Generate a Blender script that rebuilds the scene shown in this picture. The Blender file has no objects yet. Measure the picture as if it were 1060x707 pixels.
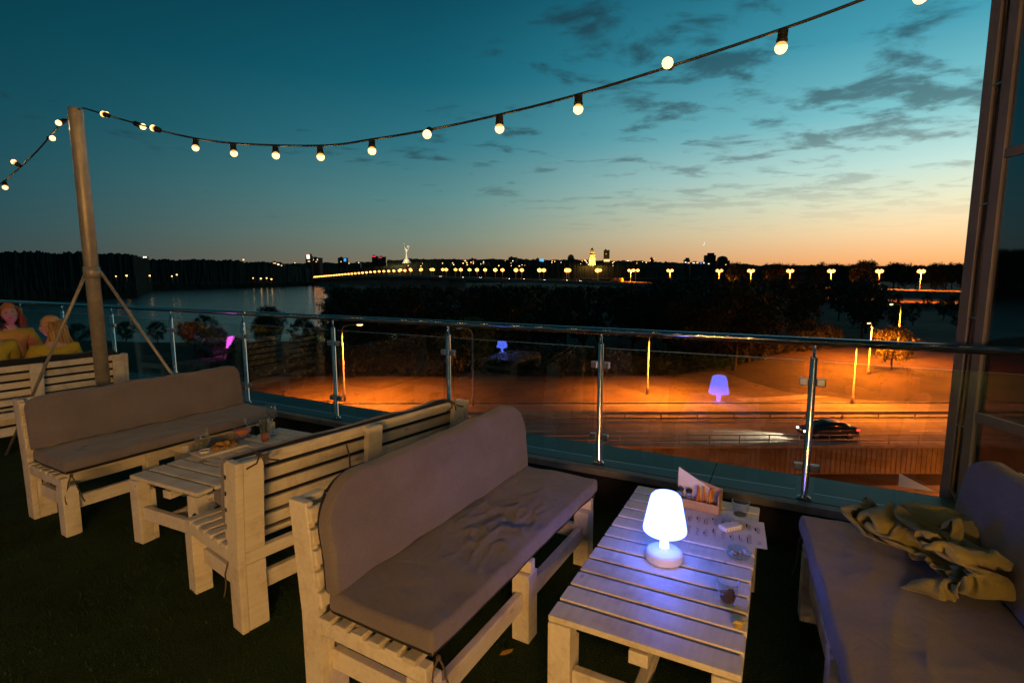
EX = 1.0
BULB_BACK = 20.0; BULB_FRONT = 4.5; BACK_W = 146.0; WARM = (1.0, .50, .13)
BACK_STRINGS = [((-1.2, -3.6, 2.1), (1.8, -4.0, 2.1), 9), ((-1.5, -4.8, 2.2), (1.8, -5.2, 2.2), 9)]
PANE_TILT = {0: 0.038}
BLANKET = [   # settled cloth, millimetres, 65 rows of 53 points
96,-93,42,102,-101,55,107,-91,66,106,-75,53,108,-56,44,114,-37,43,117,-24,45,109,-11,63,98,2,76,71,6,74,49,12,78,28,20,87,10,30,100,-3,44,109,-8,57,101,-12,69,106,-2,81,118,3,96,122,5,109,128,10,128,135,16,152,145,26,172,139,40,180,147,56,180,150,43,172,154,28,172,175,40,154,172,41,158,189,54,148,189,66,151,183,83,151,180,106,160,169,129,166,187,142,187,189,150,204,188,157,203,200,163,216,196,168,230,171,156,231,160,146,225,173,162,215,172,169,219,149,144,222,140,145,199,132,152,217,113,185,213,104,212,203,97,222,176,81,241,157,61,249,182,61,250,202,69,261,207,75,266,210,67,
97,-83,48,102,-100,59,112,-92,65,108,-70,57,101,-55,50,101,-35,45,105,-16,47,94,-3,64,93,12,75,73,17,78,54,23,86,32,32,91,12,41,92,10,54,109,1,66,112,3,72,98,-3,86,100,-1,100,105,3,113,112,3,131,120,10,155,131,13,177,146,29,188,142,47,185,144,49,186,161,29,171,159,46,171,170,57,164,178,60,170,193,74,166,193,77,169,175,100,175,163,129,162,168,148,171,184,153,194,180,166,194,190,173,216,186,161,223,166,148,222,162,147,208,170,154,200,170,175,221,166,159,227,148,144,212,138,142,204,118,170,205,101,198,195,106,212,195,86,224,168,80,244,156,64,246,179,58,254,196,54,251,201,61,
106,-83,39,112,-90,52,122,-82,58,118,-60,62,106,-38,61,97,-25,60,84,-8,50,80,11,63,82,28,72,67,33,83,46,39,75,33,52,88,14,57,85,16,64,98,19,76,105,13,90,104,12,89,86,8,105,85,17,110,98,17,126,109,12,153,114,16,182,124,18,195,135,36,199,139,45,200,154,28,195,163,36,189,176,51,190,181,64,182,167,69,188,184,84,181,186,102,172,183,123,177,173,152,168,170,163,184,178,176,190,182,169,206,173,159,211,160,150,216,151,149,198,156,166,199,163,179,217,156,172,231,141,161,218,132,158,195,121,166,190,90,194,186,94,215,185,99,218,189,80,221,170,72,232,156,60,250,174,51,254,187,47,
125,-99,45,122,-79,40,126,-63,49,117,-45,54,116,-23,70,103,5,61,93,16,52,75,28,52,70,40,65,68,51,80,50,58,75,37,68,81,23,75,74,26,82,86,37,84,96,34,102,94,32,99,78,20,105,68,28,114,83,22,128,91,27,148,110,27,179,111,29,198,120,25,214,127,32,216,142,42,220,152,50,216,164,62,209,163,72,209,173,81,194,166,88,197,181,106,188,184,129,184,184,150,181,171,167,180,168,182,187,170,178,203,163,170,206,145,158,206,141,154,191,149,171,196,151,186,203,153,188,220,139,179,207,125,177,186,110,176,174,83,195,190,76,209,177,93,231,183,90,221,186,68,219,165,58,242,158,50,255,165,50,
136,-91,64,138,-76,44,128,-49,40,127,-29,56,121,-7,63,106,20,72,90,37,66,84,46,49,73,54,53,74,58,71,69,65,80,56,75,74,44,77,66,40,91,66,53,91,75,56,107,79,49,107,64,37,105,53,37,118,70,37,129,87,33,157,98,39,171,126,45,191,127,48,208,120,45,223,124,50,235,135,62,237,146,72,233,156,82,228,163,91,215,170,97,198,167,109,200,177,134,198,181,147,192,165,158,184,158,174,185,158,187,189,158,183,196,141,174,193,132,165,184,134,163,181,145,179,178,144,198,190,147,197,191,124,195,174,104,191,168,83,198,179,69,206,169,86,228,168,91,234,178,78,221,171,58,233,161,48,251,164,41,
121,-72,73,137,-63,67,141,-40,51,131,-14,45,109,8,45,102,34,55,99,52,65,86,63,62,83,70,48,78,72,54,70,75,59,60,83,58,55,69,46,50,83,42,52,96,43,62,96,59,67,105,57,53,110,48,35,123,54,36,143,76,50,162,98,52,184,116,64,189,129,50,198,138,54,210,146,60,219,142,68,223,130,85,223,137,96,225,145,106,224,157,112,213,167,124,205,171,130,190,169,143,178,157,154,177,152,170,169,158,192,163,154,193,175,132,188,174,119,180,166,124,177,159,133,188,160,136,209,162,139,215,173,121,212,160,98,207,159,77,197,162,61,209,169,73,218,160,84,237,163,83,232,172,65,228,174,48,241,178,41,
94,-63,61,124,-53,76,134,-29,71,133,2,60,115,27,44,95,42,39,94,60,50,98,77,44,107,89,47,95,90,54,97,96,66,80,89,68,76,85,50,84,80,38,79,94,42,78,97,54,79,109,68,65,120,57,50,124,66,37,156,64,42,181,94,67,193,113,63,213,118,67,207,134,68,193,148,74,200,154,76,214,154,86,215,155,98,207,157,109,205,154,120,205,155,136,200,163,131,181,156,138,163,154,156,159,158,168,157,146,192,144,144,202,148,124,203,154,109,190,141,104,190,137,116,206,123,123,217,141,119,223,151,108,232,155,96,225,148,78,210,150,62,212,157,53,222,156,68,236,154,78,244,169,73,234,183,68,235,192,56,
78,-61,54,94,-46,67,124,-30,84,125,4,73,116,34,59,110,55,47,107,70,50,107,82,62,109,97,78,120,104,68,117,118,67,105,115,79,91,105,71,92,103,58,100,100,48,94,105,42,81,110,49,66,114,41,48,132,49,51,157,76,52,188,83,64,206,100,85,219,108,89,220,124,80,206,120,80,195,131,85,195,140,92,205,145,96,194,150,109,190,155,125,192,155,142,197,150,145,174,145,143,163,136,154,147,137,170,132,133,192,127,122,208,130,106,208,135,96,199,128,92,197,104,94,214,109,106,226,120,98,228,133,90,245,133,100,242,135,77,231,134,64,222,138,48,235,144,56,247,145,67,259,157,68,266,172,73,251,181,74,
61,-56,63,84,-38,72,112,-23,87,129,6,86,112,42,72,115,66,58,96,73,71,93,89,80,89,106,91,102,113,98,116,114,106,114,128,98,99,128,90,88,118,83,99,119,69,101,119,54,93,115,43,76,125,43,62,139,58,57,168,66,63,175,94,78,191,98,95,201,104,100,201,120,92,189,125,96,182,139,100,187,144,103,199,135,105,209,144,118,197,144,133,189,145,150,186,136,154,172,132,166,155,126,163,144,108,172,126,101,191,122,103,207,116,88,218,117,83,215,101,88,213,89,93,231,93,99,238,103,83,237,114,70,256,108,87,265,115,73,259,112,52,252,121,42,250,133,42,267,138,46,272,148,47,288,156,49,279,167,48,
66,-46,47,86,-32,61,104,-13,81,114,16,88,126,52,79,121,83,71,106,88,87,92,92,101,88,106,112,76,112,118,87,112,127,102,117,129,97,124,111,85,128,98,83,135,82,82,122,72,82,121,60,79,134,55,69,152,49,73,170,69,79,174,98,81,186,113,95,187,113,105,183,135,112,180,135,116,174,140,114,182,148,114,198,137,112,212,131,126,204,136,143,186,127,164,178,117,175,167,113,173,158,105,178,144,94,183,127,85,194,117,80,201,109,74,219,106,72,225,96,76,221,82,68,230,82,82,238,88,64,243,95,49,273,99,61,294,106,59,282,122,70,284,131,58,267,129,70,262,142,75,279,147,79,272,161,82,281,173,82,
58,-34,55,79,-16,66,94,-7,82,104,32,86,115,63,89,122,93,87,108,103,102,96,101,122,82,103,131,72,115,141,79,113,151,92,113,152,89,123,137,75,124,120,70,134,102,70,118,90,65,121,74,68,136,69,81,146,66,93,167,77,92,175,98,92,177,116,102,174,131,108,173,150,126,173,150,133,176,136,128,186,140,117,192,124,116,211,117,130,196,122,147,171,116,174,168,98,192,161,96,199,150,95,199,141,86,199,129,77,200,114,68,204,101,64,204,98,81,209,86,81,210,69,77,218,65,66,234,68,69,241,74,53,274,76,52,293,89,66,296,110,78,301,126,71,288,134,80,274,127,90,258,140,97,250,154,92,246,167,92,
66,-29,73,73,-4,81,84,22,91,92,48,83,103,72,86,115,83,106,114,102,123,102,104,142,85,104,146,65,106,157,58,114,168,68,109,164,81,121,160,70,126,138,63,137,121,53,124,100,55,135,87,62,149,83,82,152,88,104,156,92,107,185,104,109,180,122,112,166,137,114,159,151,129,160,150,131,165,136,130,180,126,121,186,116,116,203,105,140,190,106,150,160,98,172,158,89,194,150,86,210,148,84,217,136,82,216,123,73,216,112,61,219,96,61,201,88,72,196,80,88,219,75,91,230,66,80,216,53,71,232,56,58,259,64,60,294,66,60,307,89,75,311,112,82,307,136,83,283,146,94,264,155,111,250,164,117,235,164,117,
81,-25,78,86,-4,92,101,24,99,98,47,97,93,71,100,100,86,116,106,89,134,90,95,149,73,98,159,64,91,175,52,100,178,59,104,184,74,108,178,64,127,156,55,133,135,40,128,106,53,145,102,69,151,104,80,162,102,98,162,105,113,175,110,119,178,124,122,165,135,118,154,149,126,152,146,131,154,134,132,164,123,128,174,111,119,188,94,149,187,88,161,162,79,173,142,78,191,150,76,211,145,72,220,132,72,215,126,57,211,111,51,208,93,50,202,76,64,199,70,87,215,70,98,226,62,92,220,48,81,229,43,66,256,46,62,279,57,75,293,76,82,303,96,94,309,120,97,296,153,103,274,167,111,260,182,120,248,185,118,
79,-22,88,102,-8,97,116,20,101,114,50,102,107,68,110,93,77,123,87,89,131,77,92,146,54,98,163,44,86,171,61,82,186,69,84,194,66,110,189,56,126,169,45,131,146,39,137,120,49,158,113,66,169,112,81,173,118,92,166,118,106,169,118,119,167,121,121,161,130,108,151,144,107,162,146,118,153,136,130,147,113,128,158,100,121,168,82,146,174,70,171,171,66,179,155,69,188,144,64,197,138,72,207,136,58,198,128,52,195,113,57,188,95,53,188,74,61,201,61,76,210,62,100,227,66,102,230,54,92,233,52,78,248,39,76,262,56,79,276,74,71,287,94,81,294,112,98,298,144,115,278,169,125,255,169,131,249,179,134,
65,-15,89,88,-9,105,107,13,112,109,40,117,98,56,125,86,67,135,74,83,138,63,102,146,45,111,164,40,93,179,55,76,190,63,77,208,56,98,198,49,118,184,35,123,150,29,141,128,49,162,128,67,172,129,82,172,132,97,171,137,101,164,124,110,160,117,119,155,116,111,154,132,94,160,139,103,161,130,115,147,118,110,143,100,122,148,79,136,155,62,156,159,55,173,159,50,186,154,47,194,142,50,186,131,66,185,116,71,180,106,65,188,92,70,179,76,72,192,56,77,215,56,92,225,57,110,236,65,107,243,66,92,248,49,88,248,66,77,258,76,72,269,91,75,279,110,94,284,143,109,281,155,132,268,170,142,256,169,146,
56,-4,82,72,-1,97,89,7,116,97,26,124,78,46,133,65,62,134,61,76,131,60,92,148,39,106,160,28,96,177,43,86,193,49,72,209,46,96,207,39,110,182,39,130,165,31,144,143,51,150,135,69,157,134,78,167,140,86,160,137,88,150,122,91,156,114,102,150,113,98,151,132,88,156,146,94,146,134,110,142,128,121,133,114,132,136,96,146,140,79,146,135,62,156,135,49,170,130,45,181,119,52,170,121,64,169,116,83,182,104,88,175,91,80,187,75,85,197,57,93,217,47,96,236,47,102,249,51,102,255,61,107,265,56,95,254,75,92,270,71,89,276,86,87,268,107,104,273,134,114,259,155,131,272,154,147,277,168,154,
51,3,92,70,14,96,86,16,104,95,34,110,81,46,118,68,63,119,53,78,117,60,85,132,54,84,154,37,80,165,23,83,180,42,71,189,36,83,208,34,113,196,24,120,164,30,148,158,51,147,148,66,145,138,69,160,126,78,155,114,83,144,105,95,135,107,100,139,120,106,143,145,97,149,155,96,130,148,104,125,136,123,126,131,135,125,119,145,120,98,155,116,84,152,109,69,154,102,54,168,90,51,162,93,67,161,94,82,164,92,98,179,85,101,178,71,94,199,68,108,213,52,109,236,46,114,256,44,113,270,49,111,284,60,107,268,72,108,268,86,102,289,86,105,289,112,114,282,138,135,254,149,146,261,160,163,276,150,167,
62,0,109,75,15,115,76,33,98,88,53,105,82,68,108,71,79,109,55,95,113,50,99,125,48,83,135,35,79,147,15,76,166,36,68,175,35,69,201,31,98,192,13,117,177,30,138,174,48,148,164,64,153,154,77,153,136,84,143,124,81,133,123,96,131,125,111,132,138,119,140,158,105,129,164,96,116,163,115,107,156,124,120,156,130,107,144,148,103,126,150,92,106,146,87,92,146,78,79,150,68,67,165,59,67,164,68,80,159,71,93,168,67,105,179,59,106,196,56,107,212,45,122,236,45,128,257,44,124,257,62,119,277,67,123,287,80,115,267,84,121,267,98,114,271,114,132,274,129,156,251,140,174,264,150,184,286,137,188,
59,29,99,60,32,114,67,62,106,74,78,124,77,91,123,73,103,121,63,107,119,42,100,121,32,96,128,25,80,132,20,71,147,18,63,169,28,61,187,25,85,196,13,113,193,29,132,189,44,138,179,64,149,169,77,153,154,81,144,139,76,135,139,88,132,146,103,133,153,114,142,175,112,117,173,106,95,170,120,97,177,124,108,194,137,106,180,134,88,155,133,76,130,133,64,113,139,59,101,147,50,94,151,35,82,172,35,80,161,46,89,172,54,91,184,53,91,194,46,104,215,38,111,236,33,125,257,37,134,258,56,134,268,71,137,289,74,135,282,88,136,266,99,134,249,116,144,248,128,168,254,125,194,272,128,204,292,107,188,
76,59,91,63,57,92,60,83,100,62,92,122,61,115,131,56,114,143,53,101,140,40,98,136,38,84,122,21,69,122,14,61,140,5,59,160,13,61,179,18,74,201,19,101,206,28,123,206,44,129,196,57,134,180,74,143,171,82,142,163,72,132,166,87,126,169,95,137,180,110,125,188,105,103,187,106,87,184,112,77,178,131,87,182,140,84,201,156,78,183,158,70,154,161,63,132,154,48,124,170,53,117,158,31,120,172,21,106,169,37,109,180,43,104,186,40,88,195,42,88,213,34,97,234,35,107,262,32,121,274,48,126,281,57,137,282,65,151,269,79,151,248,83,140,237,97,161,254,103,184,274,106,192,284,96,213,309,83,205,
82,90,87,79,85,97,74,101,104,63,117,109,49,120,128,36,113,149,37,95,151,46,70,149,45,70,130,30,59,127,21,46,142,10,47,159,0,54,172,3,69,193,12,88,216,31,105,216,46,116,212,58,129,205,63,123,192,75,132,191,85,121,195,82,113,185,94,97,179,99,106,200,113,95,194,120,81,192,126,72,175,141,70,170,143,71,186,155,57,204,170,59,185,169,53,162,168,40,151,180,46,141,175,28,139,178,14,124,186,32,129,190,38,116,186,27,101,198,32,90,213,35,81,236,39,90,260,33,102,279,33,114,281,39,135,268,44,147,253,53,149,232,60,149,245,70,175,270,75,191,296,74,191,296,62,214,321,60,222,
61,75,89,60,90,86,57,103,93,42,111,105,27,116,126,21,102,146,26,86,157,38,62,162,36,54,149,30,46,141,13,34,141,7,34,154,4,36,171,8,49,191,14,66,216,36,88,223,51,98,225,62,111,222,74,118,213,68,105,207,79,92,205,86,84,199,91,73,186,101,88,198,119,88,202,114,69,181,118,56,172,138,53,173,156,52,172,160,45,188,172,40,201,181,44,186,188,47,170,198,37,160,203,27,148,188,15,146,193,19,131,202,28,120,197,16,103,202,16,90,220,22,89,240,26,95,256,22,116,273,14,120,271,15,143,251,20,148,235,27,144,232,32,164,251,38,185,281,43,190,305,43,199,322,43,212,316,36,232,
48,57,88,48,72,92,48,86,101,35,94,109,18,101,122,19,90,141,26,62,154,45,54,144,42,40,128,38,29,129,33,35,141,23,28,150,20,36,164,23,43,183,28,54,210,43,71,226,63,80,222,74,93,233,90,104,233,93,88,225,103,103,223,106,95,214,99,78,210,100,63,197,113,76,203,112,67,192,118,51,184,126,43,174,144,36,170,158,32,168,167,30,180,176,22,192,181,30,174,193,20,166,207,2,163,211,9,146,211,11,132,210,26,136,212,27,120,213,25,106,226,26,106,243,26,115,251,20,132,253,7,130,263,-1,135,252,1,156,226,1,156,236,5,172,257,11,191,285,19,202,300,28,220,322,20,219,332,30,225,
34,49,100,49,57,105,52,67,111,38,76,109,14,84,117,6,74,134,28,67,139,36,51,131,38,38,116,46,24,116,47,33,133,43,39,149,36,42,162,40,44,183,40,47,205,47,53,230,62,73,236,83,79,236,104,94,246,111,81,238,121,94,234,127,96,218,110,82,222,112,69,210,130,71,208,129,67,195,128,50,198,128,35,195,133,25,182,135,19,168,155,18,162,171,16,170,189,11,179,183,5,152,201,-1,138,218,-3,126,227,7,134,227,23,130,227,12,119,227,5,107,239,3,117,241,10,126,242,6,141,230,-6,137,232,-15,127,263,-14,138,255,-13,159,244,-20,178,264,-15,200,290,-6,210,309,6,220,310,16,238,326,15,236,
6,42,117,24,47,102,38,45,104,38,56,117,25,64,110,12,58,120,14,53,132,23,39,128,28,26,122,35,19,125,50,20,137,58,40,148,53,42,167,51,28,189,53,35,211,58,59,216,70,59,241,84,75,255,101,94,266,121,89,249,136,85,238,136,81,221,119,69,228,114,62,213,130,57,206,140,58,186,147,43,198,146,24,198,154,20,182,141,10,178,143,7,162,168,2,163,190,-7,173,190,-13,145,194,-5,117,209,8,111,239,14,111,248,9,118,247,1,107,237,-9,109,250,-12,127,247,-13,141,237,-16,151,227,-30,152,237,-44,148,268,-34,148,273,-35,171,268,-43,192,273,-43,216,301,-35,216,316,-23,228,301,-9,236,312,-6,246,
4,16,138,0,25,120,12,24,110,28,28,107,25,40,116,14,37,122,16,26,126,17,22,136,25,17,141,35,22,144,52,27,153,69,26,152,74,41,168,67,44,187,67,44,206,71,49,222,81,66,228,98,76,243,107,80,262,131,85,259,140,71,246,138,66,223,116,50,222,112,51,199,129,48,186,144,42,183,152,31,190,164,15,196,169,5,179,154,-4,175,146,-12,160,176,-16,162,208,-21,157,216,-17,129,218,-17,103,232,-1,88,247,5,94,267,16,99,265,4,110,259,-10,106,238,-18,115,248,-26,126,246,-31,146,251,-30,163,248,-47,167,270,-62,166,282,-64,179,281,-71,200,286,-72,224,308,-64,228,316,-53,241,302,-40,244,295,-30,236,
5,-13,139,12,-1,139,7,0,122,11,7,104,27,14,108,19,13,118,20,10,128,23,7,140,32,7,146,40,17,155,47,26,168,66,29,176,85,32,183,90,44,190,86,55,201,89,56,216,91,53,231,104,63,238,111,69,256,125,73,264,123,67,241,136,55,229,124,45,211,110,34,196,122,30,184,139,23,182,148,10,190,160,-2,193,175,-6,189,166,-17,178,157,-33,164,189,-38,163,213,-38,139,228,-35,111,244,-26,87,248,-17,66,264,-14,74,271,-2,82,280,-1,97,276,-8,118,249,-25,108,241,-40,123,252,-45,139,255,-45,159,263,-64,180,263,-82,176,279,-95,185,284,-99,204,296,-98,216,305,-90,230,310,-84,247,302,-64,261,299,-60,247,
15,-36,135,24,-26,132,36,-12,128,20,-17,116,30,-5,110,42,4,111,42,8,123,42,4,136,43,5,154,56,14,155,60,16,170,60,13,190,69,31,191,80,39,202,95,42,206,93,43,220,97,40,233,103,50,243,97,63,256,114,66,270,127,58,252,123,43,231,142,45,212,124,29,209,120,11,190,137,4,190,148,-12,196,160,-18,204,178,-24,201,176,-39,179,164,-52,166,184,-51,146,207,-49,119,236,-55,102,253,-46,76,266,-34,65,268,-16,49,286,-15,57,284,-21,77,281,-22,99,263,-17,124,257,-44,126,243,-60,144,241,-48,181,262,-59,192,259,-88,193,265,-107,194,277,-119,206,287,-117,218,299,-115,228,301,-106,243,301,-100,260,304,-88,264,
25,-45,116,33,-48,128,46,-37,126,36,-34,112,34,-22,99,48,-9,106,54,1,121,57,3,139,58,0,158,75,9,168,82,18,179,75,11,190,72,20,199,85,25,201,97,28,205,97,31,219,86,34,230,88,43,244,95,50,256,99,58,271,124,52,267,138,44,241,154,36,216,139,20,208,132,0,202,141,-15,183,158,-25,185,167,-40,195,178,-49,207,183,-61,182,170,-76,168,196,-66,155,212,-72,119,227,-74,103,255,-66,83,265,-63,64,255,-44,54,274,-38,44,288,-41,56,275,-36,76,264,-28,106,275,-36,137,258,-62,150,238,-60,179,258,-61,205,270,-89,200,255,-108,206,264,-118,216,275,-124,226,283,-126,236,290,-126,246,283,-118,258,292,-112,256,
34,-62,103,46,-59,108,56,-59,123,57,-48,106,46,-40,91,52,-25,106,57,-14,126,68,16,130,69,1,151,75,-1,178,96,13,184,95,17,196,82,14,205,80,11,218,95,12,221,79,21,221,70,33,225,73,38,238,78,46,251,88,46,269,109,43,263,131,33,246,147,24,224,156,7,210,142,-10,209,148,-31,195,153,-42,181,169,-56,186,166,-69,201,180,-80,199,184,-91,177,187,-88,149,218,-104,122,223,-112,102,250,-102,86,266,-88,57,266,-82,44,249,-62,41,275,-58,46,285,-55,68,262,-45,92,272,-49,126,276,-69,152,246,-70,167,245,-65,207,274,-81,211,252,-101,213,256,-116,223,261,-120,230,268,-115,235,274,-112,244,270,-122,246,272,-126,252,
26,-70,127,27,-75,111,50,-77,114,64,-64,101,60,-50,84,66,-31,93,64,-28,122,74,-4,136,89,9,156,92,-1,179,103,6,195,92,3,205,84,-3,197,75,-4,199,74,-3,216,75,1,228,63,18,222,61,26,234,67,32,252,83,33,258,103,30,255,121,29,233,135,11,221,149,-11,224,160,-29,218,158,-45,205,155,-57,192,158,-68,177,164,-82,186,170,-101,188,162,-98,162,174,-113,135,203,-130,124,232,-125,117,243,-127,86,264,-116,71,263,-111,50,248,-95,49,247,-75,63,280,-80,68,271,-68,94,252,-53,113,260,-67,138,250,-82,166,241,-75,195,259,-81,211,263,-103,218,249,-106,227,248,-110,241,254,-114,246,258,-98,251,265,-98,252,261,-110,251,
42,-82,141,35,-90,124,43,-89,100,68,-80,100,72,-60,76,81,-38,88,79,-41,116,87,-12,134,82,-14,170,106,-7,174,100,-11,189,104,-14,202,93,-26,205,80,-26,198,67,-20,205,76,-22,218,60,-10,220,59,1,233,71,10,246,83,19,241,102,15,241,114,20,215,124,-4,216,132,-25,216,144,-37,208,141,-59,205,146,-74,201,146,-92,190,153,-108,181,164,-124,169,165,-122,148,172,-131,121,198,-150,137,221,-153,127,248,-153,109,260,-144,87,252,-140,66,239,-125,59,233,-103,70,253,-85,74,267,-88,96,256,-73,107,240,-62,122,241,-73,146,231,-74,173,244,-88,193,252,-90,219,263,-99,226,261,-109,233,255,-97,239,265,-99,239,272,-92,237,265,-91,241,
23,-91,143,43,-103,136,56,-96,110,67,-87,88,84,-61,90,95,-43,83,94,-46,103,103,-30,132,75,-32,152,102,-24,159,109,-26,180,110,-41,199,107,-43,215,98,-52,204,81,-48,205,65,-45,209,65,-39,224,68,-28,236,79,-14,238,94,-7,242,109,-4,222,114,0,198,130,-16,191,137,-32,190,141,-52,179,146,-66,175,149,-82,166,146,-99,158,151,-114,152,155,-134,147,168,-145,131,181,-153,103,197,-161,109,223,-183,110,247,-188,114,254,-171,97,242,-159,85,226,-143,77,220,-119,89,227,-93,80,246,-81,87,255,-96,101,242,-80,110,255,-76,128,238,-87,153,225,-86,182,239,-86,205,247,-96,226,258,-96,232,271,-102,226,276,-111,237,282,-103,238,274,-98,237,
26,-108,151,31,-108,127,58,-114,113,78,-103,95,90,-74,88,104,-52,81,112,-40,102,112,-49,130,80,-48,133,95,-50,156,116,-41,168,113,-52,194,109,-65,215,95,-65,228,82,-76,212,76,-70,227,65,-60,236,84,-52,228,88,-32,225,97,-14,220,122,-25,207,121,-20,179,140,-26,169,147,-47,161,154,-60,163,146,-73,149,163,-93,146,152,-102,132,159,-121,127,162,-136,124,172,-156,100,179,-167,99,210,-184,94,221,-208,101,239,-205,94,246,-188,89,236,-172,99,228,-148,98,205,-128,88,211,-107,97,218,-87,93,236,-94,97,248,-105,109,252,-89,121,262,-81,141,244,-95,166,225,-97,192,231,-84,220,252,-85,227,270,-89,226,281,-104,222,288,-110,231,279,-101,243,
16,-111,143,36,-125,130,46,-106,104,63,-103,84,83,-86,78,102,-67,74,111,-58,97,119,-62,120,90,-61,118,94,-68,142,120,-62,159,120,-68,193,96,-77,204,90,-90,227,69,-98,234,57,-85,229,52,-75,214,63,-66,205,83,-60,194,97,-37,185,128,-48,187,128,-36,166,139,-32,149,154,-45,146,158,-64,143,166,-82,138,158,-93,126,169,-107,124,171,-124,108,176,-142,99,182,-160,84,187,-179,80,195,-203,85,212,-216,89,231,-213,77,240,-197,74,227,-185,89,219,-162,102,214,-132,108,196,-107,97,206,-93,111,225,-88,111,236,-104,111,249,-105,118,258,-94,132,266,-91,156,250,-95,180,230,-103,205,232,-89,230,265,-79,233,283,-89,225,291,-102,233,281,-107,248,
5,-109,127,23,-114,115,34,-106,93,50,-103,76,70,-91,66,94,-82,65,111,-73,87,124,-74,109,98,-73,108,97,-82,128,114,-82,149,108,-81,186,104,-94,209,83,-97,209,73,-110,218,56,-101,198,72,-89,201,67,-87,180,81,-75,166,96,-71,179,107,-58,176,130,-50,173,130,-47,150,140,-50,137,155,-59,130,164,-74,124,163,-87,113,167,-104,108,172,-120,94,180,-139,83,189,-156,70,193,-176,64,196,-200,64,214,-201,78,218,-211,62,229,-195,61,231,-177,74,219,-156,86,202,-138,102,196,-112,111,196,-84,124,218,-84,127,238,-94,121,240,-110,121,254,-109,128,263,-106,144,267,-103,168,248,-107,193,232,-110,221,244,-84,240,279,-79,240,291,-93,243,280,-102,255,
10,-121,135,14,-124,108,32,-121,93,46,-120,81,62,-112,66,87,-100,68,110,-88,82,130,-85,95,107,-88,100,112,-90,118,106,-98,131,112,-95,153,94,-100,177,101,-115,196,95,-125,204,81,-128,192,88,-114,181,85,-112,162,92,-96,149,95,-86,167,110,-74,167,127,-63,174,137,-59,159,132,-61,145,141,-69,135,148,-75,124,145,-86,114,150,-103,106,158,-119,94,166,-136,81,170,-151,73,177,-172,68,180,-191,66,199,-189,78,216,-185,74,208,-184,60,216,-172,61,209,-152,71,190,-133,88,182,-106,118,201,-94,137,220,-84,144,240,-83,132,236,-104,131,242,-115,132,256,-118,143,252,-106,159,258,-117,178,248,-122,211,236,-104,238,251,-87,248,285,-84,254,274,-96,258,
17,-129,142,24,-128,120,37,-129,105,48,-121,100,64,-116,82,86,-107,80,111,-105,75,132,-95,80,111,-104,90,125,-102,105,116,-110,114,125,-108,129,121,-106,152,107,-121,163,95,-138,156,97,-153,164,109,-144,154,104,-132,145,104,-112,140,103,-108,157,112,-94,168,123,-78,179,136,-71,173,130,-72,158,129,-79,144,138,-88,137,136,-99,124,147,-116,120,157,-129,111,160,-139,100,159,-151,93,161,-163,86,166,-175,89,176,-187,98,195,-179,93,198,-169,83,209,-166,89,200,-154,86,188,-137,105,186,-110,145,204,-101,152,217,-115,134,226,-97,135,246,-93,139,243,-108,145,241,-126,153,252,-123,166,237,-110,180,235,-130,200,246,-131,233,243,-110,260,252,-85,262,268,-75,253,
6,-133,138,27,-142,123,43,-144,109,52,-133,106,66,-122,98,84,-122,88,108,-120,76,130,-107,65,121,-121,84,134,-119,96,140,-120,112,130,-126,115,134,-131,127,112,-123,120,96,-129,120,92,-148,117,103,-156,125,108,-142,128,119,-132,145,118,-118,154,110,-106,175,118,-92,184,130,-83,187,136,-83,171,128,-90,160,134,-101,148,138,-116,139,146,-131,134,146,-143,126,147,-156,117,157,-153,130,157,-163,116,167,-162,127,173,-176,111,192,-172,121,182,-162,115,188,-151,110,198,-146,112,179,-134,141,182,-121,157,210,-132,144,230,-134,139,229,-113,143,228,-96,151,235,-103,161,232,-122,166,234,-141,176,224,-131,188,203,-118,202,215,-133,229,219,-110,232,224,-86,243,237,-76,253,
0,-126,127,16,-138,115,32,-141,99,47,-139,94,64,-134,91,76,-124,71,97,-120,62,125,-120,55,130,-132,73,150,-125,81,150,-130,100,150,-143,109,136,-145,110,129,-132,104,114,-134,100,120,-140,111,116,-151,109,126,-144,119,121,-130,134,131,-123,154,119,-116,173,114,-106,188,126,-99,185,136,-101,184,135,-106,170,141,-119,157,144,-138,147,140,-157,142,153,-166,146,140,-178,135,140,-190,124,151,-186,142,155,-195,134,154,-198,119,175,-188,126,176,-174,136,170,-158,144,185,-165,141,172,-156,161,196,-158,161,226,-162,151,233,-148,158,223,-129,159,217,-114,160,214,-105,172,213,-122,176,207,-143,183,198,-149,201,194,-141,222,187,-121,242,192,-99,229,194,-88,245,204,-74,252,
-2,-137,122,7,-142,106,19,-138,92,32,-135,85,53,-134,78,79,-138,78,99,-133,75,123,-136,56,146,-138,64,154,-145,78,151,-140,88,148,-142,100,144,-152,100,140,-141,98,128,-146,97,134,-157,99,130,-159,108,130,-154,121,118,-142,138,133,-137,154,116,-130,163,115,-126,180,127,-120,187,131,-122,172,146,-128,176,154,-141,165,155,-159,156,137,-172,157,128,-183,146,139,-194,165,142,-205,157,152,-208,169,150,-217,157,132,-216,146,157,-216,136,166,-205,148,160,-187,154,165,-187,170,189,-190,166,214,-188,167,222,-175,178,226,-160,188,212,-151,171,201,-136,168,193,-115,166,189,-127,183,185,-143,192,186,-123,203,170,-111,224,162,-104,248,162,-89,228,164,-79,244,171,-70,255,
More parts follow.
